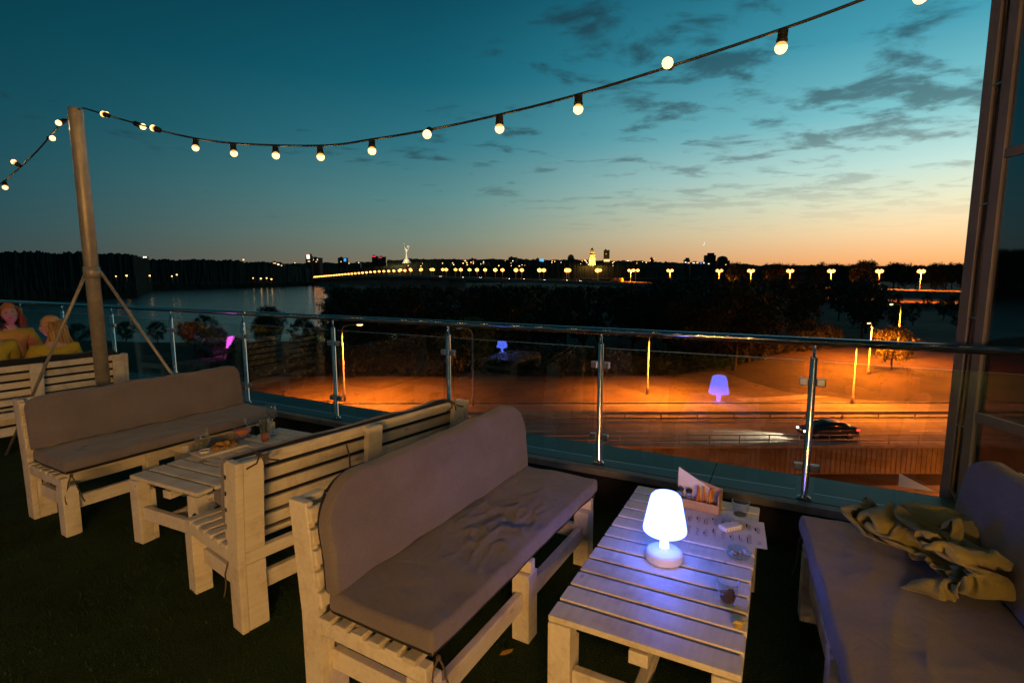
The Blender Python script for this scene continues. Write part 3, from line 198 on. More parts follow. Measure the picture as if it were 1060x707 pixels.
# white painted softwood: brushy grain, yellowed knots, worn dirt
def wood_mat(name, base, dark):
    m, nt, out = new_mat(name); L = nt.links
    b = N(nt, 'ShaderNodeBsdfPrincipled'); L.new(b.outputs[0], out.inputs[0])
    tc = N(nt, 'ShaderNodeTexCoord'); oi = N(nt, 'ShaderNodeObjectInfo')
    ad = N(nt, 'ShaderNodeVectorMath', operation='ADD'); mul = N(nt, 'ShaderNodeMath', operation='MULTIPLY'); mul.inputs[1].default_value = 53
    L.new(oi.outputs['Random'], mul.inputs[0]); L.new(tc.outputs['Object'], ad.inputs[0]); L.new(mul.outputs[0], ad.inputs[1])
    n1 = N(nt, 'ShaderNodeTexNoise'); n1.inputs['Scale'].default_value = 7; n1.inputs['Detail'].default_value = 8; n1.inputs['Roughness'].default_value = .7
    L.new(ad.outputs[0], n1.inputs['Vector'])
    mp = N(nt, 'ShaderNodeMapping'); mp.inputs['Scale'].default_value = (3, 40, 40); L.new(ad.outputs[0], mp.inputs['Vector'])
    n2 = N(nt, 'ShaderNodeTexNoise'); n2.inputs['Scale'].default_value = 1.3; n2.inputs['Detail'].default_value = 4; L.new(mp.outputs[0], n2.inputs['Vector'])
    r1 = ramp(nt, [(0.28, dark), (0.5, base), (0.75, tuple(min(1, c*1.06) for c in base))]); L.new(n1.outputs['Fac'], r1.inputs[0])
    r2 = ramp(nt, [(0.3, (.86, .84, .80)), (0.6, (1, 1, 1))]); L.new(n2.outputs['Fac'], r2.inputs[0])
    mx = N(nt, 'ShaderNodeMix', data_type='RGBA', blend_type='MULTIPLY'); mx.inputs[0].default_value = .7
    L.new(r1.outputs[0], mx.inputs[6]); L.new(r2.outputs[0], mx.inputs[7])
    mk = N(nt, 'ShaderNodeMapping'); mk.inputs['Scale'].default_value = (2.2, 5.5, 5.5); L.new(ad.outputs[0], mk.inputs['Vector'])
    vo = N(nt, 'ShaderNodeTexVoronoi'); vo.inputs['Scale'].default_value = 1.6; L.new(mk.outputs[0], vo.inputs['Vector'])
    rk = ramp(nt, [(0.0, (.42, .33, .22)), (.055, (.62, .52, .40)), (.10, (1, 1, 1))]); L.new(vo.outputs['Distance'], rk.inputs[0])
    m2 = N(nt, 'ShaderNodeMix', data_type='RGBA', blend_type='MULTIPLY'); m2.inputs[0].default_value = .75
    L.new(mx.outputs[2], m2.inputs[6]); L.new(rk.outputs[0], m2.inputs[7])
    ge = N(nt, 'ShaderNodeNewGeometry'); ri = ramp(nt, [(0, (.80, .78, .72)), (.5, (.96, .95, .92)), (1, (1.0, 1.0, 1.0))]); L.new(ge.outputs['Random Per Island'], ri.inputs[0])
    m3 = N(nt, 'ShaderNodeMix', data_type='RGBA', blend_type='MULTIPLY'); m3.inputs[0].default_value = 1.0
    L.new(m2.outputs[2], m3.inputs[6]); L.new(ri.outputs[0], m3.inputs[7]); L.new(m3.outputs[2], b.inputs['Base Color'])
    b.inputs['Roughness'].default_value = .42
    bp = N(nt, 'ShaderNodeBump'); bp.inputs['Strength'].default_value = .25; bp.inputs['Distance'].default_value = .004
    L.new(n2.outputs['Fac'], bp.inputs['Height']); L.new(bp.outputs[0], b.inputs['Normal'])
    return m

# woven upholstery
def fabric_mat(name, col, col2, fold=0.0):
    m, nt, out = new_mat(name); L = nt.links
    b = N(nt, 'ShaderNodeBsdfPrincipled'); L.new(b.outputs[0], out.inputs[0])
    b.inputs['Roughness'].default_value = .9; b.inputs['Sheen Weight'].default_value = .25; b.inputs['Specular IOR Level'].default_value = .2
    tc = N(nt, 'ShaderNodeTexCoord')
    n1 = N(nt, 'ShaderNodeTexNoise'); n1.inputs['Scale'].default_value = 5; n1.inputs['Detail'].default_value = 6
    L.new(tc.outputs['Object'], n1.inputs['Vector'])
    n3 = N(nt, 'ShaderNodeTexNoise'); n3.inputs['Scale'].default_value = 420; n3.inputs['Detail'].default_value = 1
    L.new(tc.outputs['Object'], n3.inputs['Vector'])
    r1 = ramp(nt, [(0.3, col2), (0.7, col)]); L.new(n1.outputs['Fac'], r1.inputs[0])
    r3 = ramp(nt, [(0.3, (.72, .72, .72)), (0.7, (1.15, 1.15, 1.15))]); L.new(n3.outputs['Fac'], r3.inputs[0])
    mx = N(nt, 'ShaderNodeMix', data_type='RGBA', blend_type='MULTIPLY'); mx.inputs[0].default_value = 1
    L.new(r1.outputs[0], mx.inputs[6]); L.new(r3.outputs[0], mx.inputs[7]); L.new(mx.outputs[2], b.inputs['Base Color'])
    n2 = N(nt, 'ShaderNodeTexNoise'); n2.inputs['Scale'].default_value = 9; n2.inputs['Detail'].default_value = 5; n2.inputs['Distortion'].default_value = .6
    L.new(tc.outputs['Object'], n2.inputs['Vector'])
    bp2 = N(nt, 'ShaderNodeBump'); bp2.inputs['Strength'].default_value = .8; bp2.inputs['Distance'].default_value = .012
    L.new(n2.outputs['Fac'], bp2.inputs['Height'])
    bp = N(nt, 'ShaderNodeBump'); bp.inputs['Strength'].default_value = .35; bp.inputs['Distance'].default_value = .002
    L.new(n3.outputs['Fac'], bp.inputs['Height']); L.new(bp2.outputs[0], bp.inputs['Normal']); L.new(bp.outputs[0], b.inputs['Normal'])
    return m

M = {}
M['wood'] = wood_mat('white_painted_wood', (.80, .75, .66), (.58, .50, .40))
M['wood_raw'] = wood_mat('plain_wood', (.50, .33, .17), (.34, .20, .09))
M['fabric'] = fabric_mat('taupe_fabric', (.225, .200, .225), (.175, .155, .174))
M['blanket'] = fabric_mat('olive_fleece', (.40, .335, .10), (.30, .25, .07))
M['cord'] = P('tie_cord', (.12, .085, .06), .9, var=.3, vscale=60)
M['steel'] = P('polished_steel', (.50, .50, .50), .11, metal=1, rvar=.04, vscale=14)
M['steel_dull'] = P('brushed_steel', (.5, .5, .5), .3, metal=1, rvar=.08, vscale=30)
M['galv'] = P('painted_pole', (.40, .37, .31), .45, metal=.35, var=.25, vscale=9, bump=.05, bscale=60)
M['glass'] = glass_sheet('clear_pane', (.93, .97, .95), 1.0)
M['glass_edge'] = P('pane_edge', (.62, .74, .70), .25, var=.1, vscale=5, spec=.8)  # pale edge colour stands in for sky reflected along top and bottom
M['glass_side'] = glass_sheet('pane_side', (.45, .62, .56), 1.0)
M['teal'] = P('teal_sheet_metal', (.035, .115, .125), .5, metal=.15, var=.35, vscale=1.7, rvar=.15, bump=.04, bscale=6)
M['coping'] = P('pale_coping', (.34, .30, .25), .6, var=.35, vscale=7, bump=.1, bscale=60)
M['parapet'] = P('dark_render', (.040, .030, .024), .8, var=.4, vscale=5, bump=.3, bscale=30)
M['rubber'] = P('black_rubber', (.012, .012, .012), .55, var=.3, vscale=50)
M['bulb'] = emat('warm_bulb_glass', (1.0, .56, .17), BULB_FRONT)
M['bulb_collar'] = emat('warm_bulb_collar', (1.0, .42, .08), 1.5)
M['frame'] = P('mauve_grey_aluminium', (.17, .155, .20), .45, metal=.1, var=.25, vscale=3, rvar=.1)
M['black_gap'] = P('dark_recess', (.015, .014, .016), .8, var=.3, vscale=8)
M['paper'] = P('menu_paper', (.78, .74, .70), .75, var=.08, vscale=6)
M['ink'] = P('printed_ink', (.05, .04, .06), .7, var=.3, vscale=80)
def simple(name, col, rough=.5, **k): M[name] = P(name, col, rough, **k)

# tinted mirror-like facade glass
def facade_glass():
    m, nt, out = new_mat('dark_facade_glass'); L = nt.links
    d = N(nt, 'ShaderNodeBsdfTransparent'); d.inputs[0].default_value = (.55, .45, .38, 1)
    g = N(nt, 'ShaderNodeBsdfGlossy'); g.inputs['Roughness'].default_value = .03; g.inputs[0].default_value = (.85, .9, .95, 1)
    tc = N(nt, 'ShaderNodeTexCoord'); nz = N(nt, 'ShaderNodeTexNoise'); nz.inputs['Scale'].default_value = 1.2
    L.new(tc.outputs['Object'], nz.inputs['Vector']); bp = N(nt, 'ShaderNodeBump'); bp.inputs['Strength'].default_value = .05; bp.inputs['Distance'].default_value = .05
    L.new(nz.outputs['Fac'], bp.inputs['Height']); L.new(bp.outputs[0], g.inputs['Normal'])
    mx = N(nt, 'ShaderNodeMixShader'); L.new(schlick(nt, .34), mx.inputs[0]); L.new(d.outputs[0], mx.inputs[1]); L.new(g.outputs[0], mx.inputs[2])
    L.new(mx.outputs[0], out.inputs[0]); return m
M['facade_glass'] = facade_glass()

# ------------------------------------------------------------------ mesh builder
class MB:
    def __init__(s): s.bm = bmesh.new()
    def box(s, c, size, rot=None, bev=0.0, taper=None):
        g = bmesh.ops.create_cube(s.bm, size=1.0); vs = g['verts']
        for v in vs:
            v.co = Vector((v.co.x*size[0], v.co.y*size[1], v.co.z*size[2]))
            if taper and v.co.z > 0: v.co.x *= taper; v.co.y *= taper
        if bev:
            es = list({e for v in vs for e in v.link_edges})
            r = bmesh.ops.bevel(s.bm, geom=es, offset=bev, segments=2, affect='EDGES', profile=.5)
            vs = list({v for f in r['faces'] for v in f.verts} | {v for v in vs if v.is_valid})
        mt = Matrix.Translation(Vector(c))
        if rot is not None: mt = mt @ (rot if isinstance(rot, Matrix) else Euler(rot).to_matrix().to_4x4())
        bmesh.ops.transform(s.bm, matrix=mt, verts=vs)
        return vs
    def tube(s, pts, r, n=10, cap=True, smooth=True):
        pts = [Vector(p) for p in pts]
        rs = r if isinstance(r, (list, tuple)) else [r]*len(pts)
        rings = []; up = None
        for i, p in enumerate(pts):
            a = pts[max(0, i-1)]; b = pts[min(len(pts)-1, i+1)]
            t = (b-a).normalized() if (b-a).length > 1e-9 else Vector((0, 0, 1))
            if up is None: up = Vector((0, 0, 1)) if abs(t.z) < .95 else Vector((1, 0, 0))
            x = up.cross(t)
            if x.length < 1e-6: x = Vector((1, 0, 0)).cross(t)
            x.normalize(); y = t.cross(x); up = y
            rings.append([s.bm.verts.new(p + x*rs[i]*math.cos(2*PI*k/n) + y*rs[i]*math.sin(2*PI*k/n)) for k in range(n)])
        for a, b in zip(rings, rings[1:]):
            for k in range(n):
                f = s.bm.faces.new((a[k], a[(k+1) % n], b[(k+1) % n], b[k])); f.smooth = smooth
        if cap:
            s.bm.faces.new(rings[0][::-1]); s.bm.faces.new(rings[-1])
    def lathe(s, prof, c=(0, 0, 0), n=24, smooth=True, sx=1, sy=1, rot=0):
        rings = []
        c = Vector(c)
        for r, z in prof:
            if r < 1e-6: rings.append([s.bm.verts.new(c+Vector((0, 0, z)))])
            else: rings.append([s.bm.verts.new(c+Vector((r*sx*math.cos(2*PI*k/n+rot), r*sy*math.sin(2*PI*k/n+rot), z))) for k in range(n)])
        for a, b in zip(rings, rings[1:]):
            for k in range(n):
                k2 = (k+1) % n
                if len(a) == 1 and len(b) == 1: continue
                if len(a) == 1: f = s.bm.faces.new((a[0], b[k2], b[k]))
                elif len(b) == 1: f = s.bm.faces.new((a[k], a[k2], b[0]))
                else: f = s.bm.faces.new((a[k], a[k2], b[k2], b[k]))
                f.smooth = smooth
    def blob(s, c, size, sub=2, jit=0.0, rot=0.0, seed=0.0):
        g = bmesh.ops.create_icosphere(s.bm, subdivisions=sub, radius=1.0)
        cr, sr = math.cos(rot), math.sin(rot)
        for v in g['verts']:
            k = 1 + (jit*noise.noise(v.co*1.7+Vector((seed*7.1, seed*3.3, seed))) if jit else 0)
            p = Vector((v.co.x*size[0]*k, v.co.y*size[1]*k, v.co.z*size[2]*k))
            v.co = Vector(c) + Vector((p.x*cr-p.y*sr, p.x*sr+p.y*cr, p.z))
        for v in g['verts']:
            for f in v.link_faces: f.smooth = True
    def prism(s, poly, axis, a, b):
        # poly: list of 2D points; axis: 'x','y','z' extrusion axis from a to b
        def mk(p, h):
            return {'x': (h, p[0], p[1]), 'y': (p[0], h, p[1]), 'z': (p[0], p[1], h)}[axis]
        A = [s.bm.verts.new(mk(p, a)) for p in poly]; B = [s.bm.verts.new(mk(p, b)) for p in poly]
        n = len(poly)
        for k in range(n): s.bm.faces.new((A[k], A[(k+1) % n], B[(k+1) % n], B[k]))
        s.bm.faces.new(A[::-1]); s.bm.faces.new(B)
    def quad(s, a, b, c, d):
        return s.bm.faces.new([s.bm.verts.new(Vector(p)) for p in (a, b, c, d)])
    def xf(s, m): bmesh.ops.transform(s.bm, matrix=m, verts=s.bm.verts); return s
    def build(s, name, mat, parent=None, smooth=None, loc=None, rz=None, norm=True):
        if norm: bmesh.ops.recalc_face_normals(s.bm, faces=s.bm.faces)
        me = bpy.data.meshes.new(name); s.bm.to_mesh(me); s.bm.free()
        if smooth is not None:
            for p in me.polygons: p.use_smooth = smooth
        for m in (mat if isinstance(mat, (list, tuple)) else [mat]): me.materials.append(m)
        o = bpy.data.objects.new(name, me); C.objects.link(o)
        if parent is not None: o.parent = parent
        if loc is not None: o.location = loc
        if rz is not None: o.rotation_euler = (0, 0, rz)
        return o
def rotz(a): return Matrix.Rotation(a, 4, 'Z')
def lamp_light(name, typ, loc, col, energy, radius=.1, parent=None, rot=None, spot=None, blend=.5):
    d = bpy.data.lights.new(name, typ); d.color = col; d.energy = energy; d.shadow_soft_size = radius
    if typ == 'SPOT': d.spot_size = spot; d.spot_blend = blend
    o = bpy.data.objects.new(name, d); C.objects.link(o); o.location = loc
    if rot is not None: o.rotation_euler = rot
    if parent is not None: o.parent = parent
    return o

# ------------------------------------------------------------------ world (dusk sky)
SUN_AZ = 0.78      # azimuth of the set sun, measured from +Y towards +X
def build_world():
    w = bpy.data.worlds.new('World'); SC.world = w; w.use_nodes = True
    nt = w.node_tree; nt.nodes.clear(); L = nt.links
    out = N(nt, 'ShaderNodeOutputWorld'); bg = N(nt, 'ShaderNodeBackground'); L.new(bg.outputs[0], out.inputs[0])
    tc = N(nt, 'ShaderNodeTexCoord'); sp = N(nt, 'ShaderNodeSeparateXYZ'); L.new(tc.outputs['Generated'], sp.inputs[0])
    def mth(op, a, b=None, c=None, clamp=False):
        n = N(nt, 'ShaderNodeMath', operation=op); n.use_clamp = clamp
        for i, v in enumerate((a, b, c)):
            if v is None: continue
            if isinstance(v, (int, float)): n.inputs[i].default_value = v
            else: L.new(v, n.inputs[i])
        return n.outputs[0]
    x, y, z = sp.outputs[0], sp.outputs[1], sp.outputs[2]
    elev = mth('ARCSINE', z)
    # 0 .. 1 over 0 .. 40 degrees of elevation
    e = mth('DIVIDE', elev, R(40), clamp=True)
    hl = mth('SQRT', mth('ADD', mth('MULTIPLY', x, x), mth('ADD', mth('MULTIPLY', y, y), 1e-6)))
    cosaz = mth('DIVIDE', mth('ADD', mth('MULTIPLY', x, math.sin(SUN_AZ)), mth('MULTIPLY', y, math.cos(SUN_AZ))), hl)
    az = mth('ARCCOSINE', mth('MINIMUM', mth('MAXIMUM', cosaz, -1.0), 1.0))
    def deg(d): return d/40.0
    sunside = ramp(nt, [(0, (.80, .26, .075)), (deg(1.4), (.90, .44, .17)), (deg(4), (.90, .66, .37)), (deg(6.5), (.76, .76, .54)), (deg(9.5), (.50, .72, .66)),
                        (deg(14), (.19, .52, .57)), (deg(20), (.052, .31, .41)), (deg(28), (.008, .15, .225)), (1, (.002, .055, .09))])
    mid = ramp(nt, [(0, (.25, .15, .085)), (deg(1.6), (.24, .20, .13)), (deg(4), (.19, .25, .195)), (deg(8), (.105, .255, .255)), (deg(13), (.032, .185, .235)),
                    (deg(19), (.005, .117, .17)), (deg(27), (.001, .060, .098)), (1, (.0005, .026, .045))])
    away = ramp(nt, [(0, (.026, .050, .051)), (deg(2), (.019, .050, .058)), (deg(5), (.009, .055, .072)), (deg(10), (.003, .052, .074)), (deg(18), (.0008, .040, .060)),
                     (deg(28), (.0005, .021, .035)), (1, (.0005, .012, .02))])
    for r_ in (sunside, mid, away): L.new(e, r_.inputs[0])
    def mr(v, a, b, smooth=True):
        n = N(nt, 'ShaderNodeMapRange'); n.clamp = True
        if smooth: n.interpolation_type = 'SMOOTHSTEP'
        n.inputs['From Min'].default_value = a; n.inputs['From Max'].default_value = b
        L.new(v, n.inputs['Value']); return n.outputs[0]
    f1 = mr(az, -0.05, 1.0); f2 = mr(az, 0.55, 1.75)
    def mix(f, a, b, bt='MIX'):
        n = N(nt, 'ShaderNodeMix', data_type='RGBA', blend_type=bt)
        if isinstance(f, (int, float)): n.inputs[0].default_value = f
        else: L.new(f, n.inputs[0])
        for i, v in ((6, a), (7, b)):
            if isinstance(v, tuple): n.inputs[i].default_value = (*v, 1)
            else: L.new(v, n.inputs[i])
        return n.outputs[2]
    sky = mix(f2, mix(f1, sunside.outputs[0], mid.outputs[0]), away.outputs[0])
    # physically based twilight sky, a small share of the light
    ns = N(nt, 'ShaderNodeTexSky'); ns.sky_type = 'NISHITA'; ns.sun_disc = False; ns.sun_elevation = R(0.5); ns.sun_rotation = SUN_AZ
    nis = mix(1.0, ns.outputs[0], (.004, .004, .004), 'MULTIPLY')
    sky = mix(1.0, sky, nis, 'ADD')
    # clouds on a flat layer overhead
    zz = mth('ADD', mth('MAXIMUM', z, 0.0), 0.055)
    cx = mth('DIVIDE', x, zz); cy = mth('DIVIDE', y, zz)
    cmb = N(nt, 'ShaderNodeCombineXYZ'); L.new(cx, cmb.inputs[0]); L.new(cy, cmb.inputs[1])
    mp = N(nt, 'ShaderNodeMapping'); mp.inputs['Rotation'].default_value = (0, 0, R(-24)); mp.inputs['Scale'].default_value = (1.0, 1.25, 1); mp.inputs['Location'].default_value = CLOUD_OFF
    L.new(cmb.outputs[0], mp.inputs['Vector'])
    n1 = N(nt, 'ShaderNodeTexNoise'); n1.inputs['Scale'].default_value = 2.7; n1.inputs['Detail'].default_value = 8; n1.inputs['Roughness'].default_value = .6; n1.inputs['Distortion'].default_value = .25
    L.new(mp.outputs[0], n1.inputs['Vector'])
    n2 = N(nt, 'ShaderNodeTexNoise'); n2.inputs['Scale'].default_value = .75; n2.inputs['Detail'].default_value = 3
    L.new(mp.outputs[0], n2.inputs['Vector'])
    cl = mth('ADD', mth('MULTIPLY', n1.outputs['Fac'], .72), mth('MULTIPLY', n2.outputs['Fac'], .42))
    side = mr(az, 0.15, 1.1)                     # fewer clouds away from the sunset
    cl = mth('SUBTRACT', cl, mth('SUBTRACT', mth('MULTIPLY', side, .12), .045))
    mask = mr(cl, CLOUD_T0, CLOUD_T1)
    lowfade = mr(elev, R(2.5), R(15.0)); mask = mth('MULTIPLY', mask, lowfade)
    hi = mr(elev, R(40), R(60)); mask = mth('MULTIPLY', mask, mth('SUBTRACT', 1.0, hi))
    mask = mth('MULTIPLY', mask, .80)
    cloudcol = mix(1.0, sky, (.30, .23, .24), 'MULTIPLY')
    cloudcol = mix(1.0, cloudcol, (.008, .012, .015), 'ADD')
    sky2 = mix(mask, sky, cloudcol)
    below = mr(z, -0.02, 0.0, False)
    fin = mix(below, (.004, .006, .006), sky2)
    L.new(fin, bg.inputs[0]); bg.inputs[1].default_value = 1.14
CLOUD_OFF = (3.1, 1.7, 0.0); CLOUD_T0, CLOUD_T1 = 0.575, 0.70
build_world()
sd = bpy.data.lights.new('sun', 'SUN'); sd.energy = 0.03; sd.angle = R(8); sd.color = (1, .62, .35)
so = bpy.data.objects.new('sun', sd); C.objects.link(so)
_sv = Vector((math.sin(SUN_AZ)*math.cos(R(2)), math.cos(SUN_AZ)*math.cos(R(2)), math.sin(R(2))))
so.rotation_euler = _sv.to_track_quat('Z', 'Y').to_euler()
SC.view_settings.view_transform = 'Standard'; SC.view_settings.look = 'None'; SC.view_settings.exposure = 0
SC.cycles.use_denoising = True
try: SC.cycles.denoiser = 'OPENIMAGEDENOISE'
except Exception: pass
SC.cycles.sample_clamp_indirect = 6.0
SC.cycles.max_bounces = 8; SC.cycles.transparent_max_bounces = 24; SC.cycles.glossy_bounces = 5; SC.cycles.transmission_bounces = 8; SC.cycles.diffuse_bounces = 3
SC.cycles.caustics_reflective = False; SC.cycles.caustics_refractive = False

# ------------------------------------------------------------------ terrace shell (railing frame: s along, q outward)
RO = Vector((0.678, 3.9466, 0)); RA = -0.4858
RU = Vector((math.cos(RA), math.sin(RA), 0)); RN = Vector((-math.sin(RA), math.cos(RA), 0)); RS = 1.4071
def rl(s, q, z): return RO + RU*s + RN*q + Vector((0, 0, z))
RMAT = Matrix.Translation(RO) @ rotz(RA)
ZL = 0.26
def turf_mat():
    m, nt, out = new_mat('dark_green_turf'); L = nt.links
    b = N(nt, 'ShaderNodeBsdfPrincipled'); L.new(b.outputs[0], out.inputs[0]); b.inputs['Roughness'].default_value = .95; b.inputs['Specular IOR Level'].default_value = .1
    tc = N(nt, 'ShaderNodeTexCoord')
    n1 = N(nt, 'ShaderNodeTexNoise'); n1.inputs['Scale'].default_value = 1.6; n1.inputs['Detail'].default_value = 8; n1.inputs['Roughness'].default_value = .7; L.new(tc.outputs['Object'], n1.inputs['Vector'])
    n2 = N(nt, 'ShaderNodeTexNoise'); n2.inputs['Scale'].default_value = 130; n2.inputs['Detail'].default_value = 3; L.new(tc.outputs['Object'], n2.inputs['Vector'])
    r1 = ramp(nt, [(.3, (.024, .038, .012)), (.55, (.038, .064, .021)), (.8, (.058, .072, .025))]); L.new(n1.outputs['Fac'], r1.inputs[0])
    r2 = ramp(nt, [(.3, (.35, .35, .35)), (.7, (1.5, 1.5, 1.4))]); L.new(n2.outputs['Fac'], r2.inputs[0])
    mx = N(nt, 'ShaderNodeMix', data_type='RGBA', blend_type='MULTIPLY'); mx.inputs[0].default_value = 1
    L.new(r1.outputs[0], mx.inputs[6]); L.new(r2.outputs[0], mx.inputs[7]); L.new(mx.outputs[2], b.inputs['Base Color'])
    bp = N(nt, 'ShaderNodeBump'); bp.inputs['Strength'].default_value = 1; bp.inputs['Distance'].default_value = .02
    L.new(n2.outputs['Fac'], bp.inputs['Height']); L.new(bp.outputs[0], b.inputs['Normal']); return m
M['turf'] = turf_mat()
mb = MB(); mb.box((-4, -7.1, -.15), (28, 14.0, .30)); mb.xf(RMAT)
tag(mb.build('terrace_floor', M['turf']), kind='structure')
# short turf blades where they can be seen
def blades():
    bm = bmesh.new(); rnd = random.Random(3)
    cnt = 0
    while cnt < 42000:
        s_ = rnd.uniform(-9, 3.2); q_ = rnd.uniform(-4.6, -.15)
        p = rl(s_, q_, 0)
        if p.y < .7: continue
        if rnd.random() > min(1, (3.2/p.length)**2+.12): continue
        h = rnd.uniform(.012, .026); a = rnd.uniform(0, 2*PI); w = .0028
        dx, dy = math.cos(a)*w, math.sin(a)*w; lx, ly = rnd.uniform(-.012, .012), rnd.uniform(-.012, .012)
        v = [bm.verts.new((p.x-dx, p.y-dy, 0.0005)), bm.verts.new((p.x+dx, p.y+dy, 0.0005)), bm.verts.new((p.x+lx, p.y+ly, h))]
        bm.faces.new(v); cnt += 1
    me = bpy.data.meshes.new('turf_blades'); bm.to_mesh(me); bm.free(); me.materials.append(M['blade'])
    o = bpy.data.objects.new('turf_blades', me); C.objects.link(o)
    tag(o, 'short dark green artificial grass covering the terrace floor', 'grass', kind='stuff')
M['blade'] = P('turf_blade', (.026, .056, .016), .8, var=.6, vscale=3, col2=(.012, .024, .008), spec=.1)
blades()

S0, S1 = -17.0, 2.9
par = empty('parapet_wall', rl(-5, .1, 0), 0, 'low dark parapet wall with pale inner strip and teal metal cap running under the glass railing', 'wall')
def rbox(mb, s0, s1, q0, q1, z0, z1, bev=0.0): mb.box(((s0+s1)/2, (q0+q1)/2, (z0+z1)/2), (s1-s0, q1-q0, z1-z0), bev=bev)
inv = Matrix.Translation(-par.location)
mb = MB(); rbox(mb, S0, S1, -.10, .40, -.3, ZL-.03); mb.xf(inv @ RMAT); mb.build('wall_core', M['parapet'], par)
mb = MB(); rbox(mb, S0, S1, -.125, -.045, ZL-.05, ZL, .004); mb.xf(inv @ RMAT); mb.build('coping_strip', M['coping'], par)
mb = MB()
k = S0
while k < S1:                                   # sheet-metal cap in lengths with open seams
    k2 = min(k+1.62, S1); rbox(mb, k+.003, k2-.003, -.042, .44, ZL-.045, ZL+.002, .003); k = k2
rbox(mb, S0, S1, .442, .447, ZL-.17, ZL-.0, 0)
mb.xf(inv @ RMAT); mb.build('metal_cap', M['teal'], par)

rail = empty('glass_railing', rl(0, 0, ZL), 0, 'polished steel handrail on round posts holding clear glass panels along the terrace edge', 'railing')
inv = Matrix.Translation(-rail.location)
mb = MB(); mb.tube([(S0, 0, 1.30), (-8, 0, 1.30), (0, 0, 1.30), (S1-.03, 0, 1.30)], .026, 20); mb.xf(inv @ RMAT); mb.build('handrail', M['steel'], rail)
for n in range(-11, 3):
    s = n*RS
    mb = MB()
    mb.lathe([(0, ZL+.003), (.042, ZL+.003), (.042, ZL+.012), (.026, ZL+.022), (.0215, ZL+.03), (.0215, 1.195), (.019, 1.202), (.009, 1.206), (.0085, 1.283)], (s, 0, 0), 20)
    mb.xf(inv @ RMAT); po = mb.build('post', M['steel'], rail)
    for zc in (.475, 1.04):
        for sd_ in (-1, 1):
            mb = MB(); mb.box((s+sd_*.048, -.002, zc), (.052, .03, .05), bev=.006)
            mb.xf(inv @ RMAT); c_ = mb.build('clamp', M['steel_dull'], po)
    if n < 2:
        g0, g1 = s+.052, s+RS-.052
        tilt = PANE_TILT.get(n, 0.0) if 'PANE_TILT' in globals() else 0.0
        mb = MB(); mb.box((0, 0, (.305+1.175)/2), (g1-g0, .010, .87))
        mb.xf(Matrix.Translation(((g0+g1)/2, 0, 0)) @ rotz(tilt)); mb.xf(inv @ RMAT)
        o = mb.build('glass_pane', [M['glass'], M['glass_edge'], M['glass_side']], rail)
        for p in o.data.polygons:
            if p.area < .02: p.material_index = 1 if abs(p.normal.z) > .5 else 2

# ------------------------------------------------------------------ mast with braces
PX, PY = -3.66, 4.60
pole = empty('light_mast', (PX, PY, 0), 0, 'tall round metal mast behind the left sofa carrying the string of bulbs', 'mast')
mb = MB(); mb.lathe([(0, 0.012), (.054, .012), (.054, 3.10), (.050, 3.115), (0, 3.12)], n=24); mb.build('pole', M['galv'], pole)
mb = MB(); mb.lathe([(0, 0), (.14, 0), (.14, .012), (0, .012)], n=24); mb.build('base_plate', M['galv'], pole)
for (dx, dy) in ((.82, .40), (-1.25, .30)):
    mb = MB(); u = Vector((dx, dy, 0)).normalized()
    mb.tube([u*.06+Vector((0, 0, 1.76)), Vector((dx, dy, .0))], .013, 10); mb.build('brace', M['galv'], pole)
mb = MB(); mb.lathe([(.0535, 1.70), (.062, 1.70), (.062, 1.80), (.0535, 1.80)], n=24); mb.build('collar', M['galv'], pole)

# ------------------------------------------------------------------ string lights
def bulb_into(root, p, d, big=1.0, light=0.0):
    """one socket + bulb hanging from p along direction d"""
    d = d.normalized(); q = d.to_track_quat('Z', 'Y').to_matrix().to_4x4(); mt = Matrix.Translation(p) @ q
    mb = MB(); mb.lathe([(0, -.008), (.012, -.006), (.0185, .002), (.0185, .030), (.021, .032), (.021, .040), (.0, .040)], n=12); mb.xf(mt)
    so_ = mb.build('socket', M['rubber'], root)
    mb = MB(); r = .0225*big; zc = .038+r
    mb.lathe([(0, .0405), (.011, .0405)] + [(r*math.sin(t), zc-r*math.cos(t)) for t in [PI*(.2+.8*i/8) for i in range(8)]] + [(0, zc+r)], n=14); mb.xf(mt)
    bo = mb.build('bulb', [M['bulb'], M['bulb_collar']], so_)
    for f in bo.data.polygons:
        if (f.center-Vector(p)).dot(d) < .038+r*.62: f.material_index = 1
    if light: lamp_light('bulb_light', 'POINT', tuple(Vector(p)+d*(.045+r)), WARM, light, .03, root)
def string_light(name, label, pts, bulbs, group=None, r=.0062, light=0.0):
    root = empty(name, pts[0], 0, label, 'string lights', group); o = Vector(pts[0])
    # smooth the cable with Catmull-Rom
    P_ = [Vector(p)-o for p in pts]; out = []
    for i in range(len(P_)-1):
        p0, p1, p2, p3 = P_[max(0, i-1)], P_[i], P_[i+1], P_[min(len(P_)-1, i+2)]
        for k in range(6):
            t = k/6; out.append(.5*((2*p1)+(p2-p0)*t+(2*p0-5*p1+4*p2-p3)*t*t+(3*p1-p0-3*p2+p3)*t**3))
    out.append(P_[-1])
    mb = MB(); mb.tube(out, r, 8); mb.build('cable', M['rubber'], root)
    for p, d in bulbs:
        p = Vector(p)-o; q = min(out, key=lambda v: (v-p).length)
        bulb_into(root, q + Vector(d).normalized()*.004, Vector(d), 1.0, light)
    return root
def vplane(px, py, sgn=1):      # point on the vertical plane through the mast top parallel to the railing
    d = ray(px, py); A = Vector((PX, PY, 0)); n = RN
    t = A.dot(n)/Vector((d.x, d.y, 0)).dot(n)
    return Vector((d.x*t, d.y*t, CAM_H+d.z*t))
top = Vector((PX, PY, 3.10))
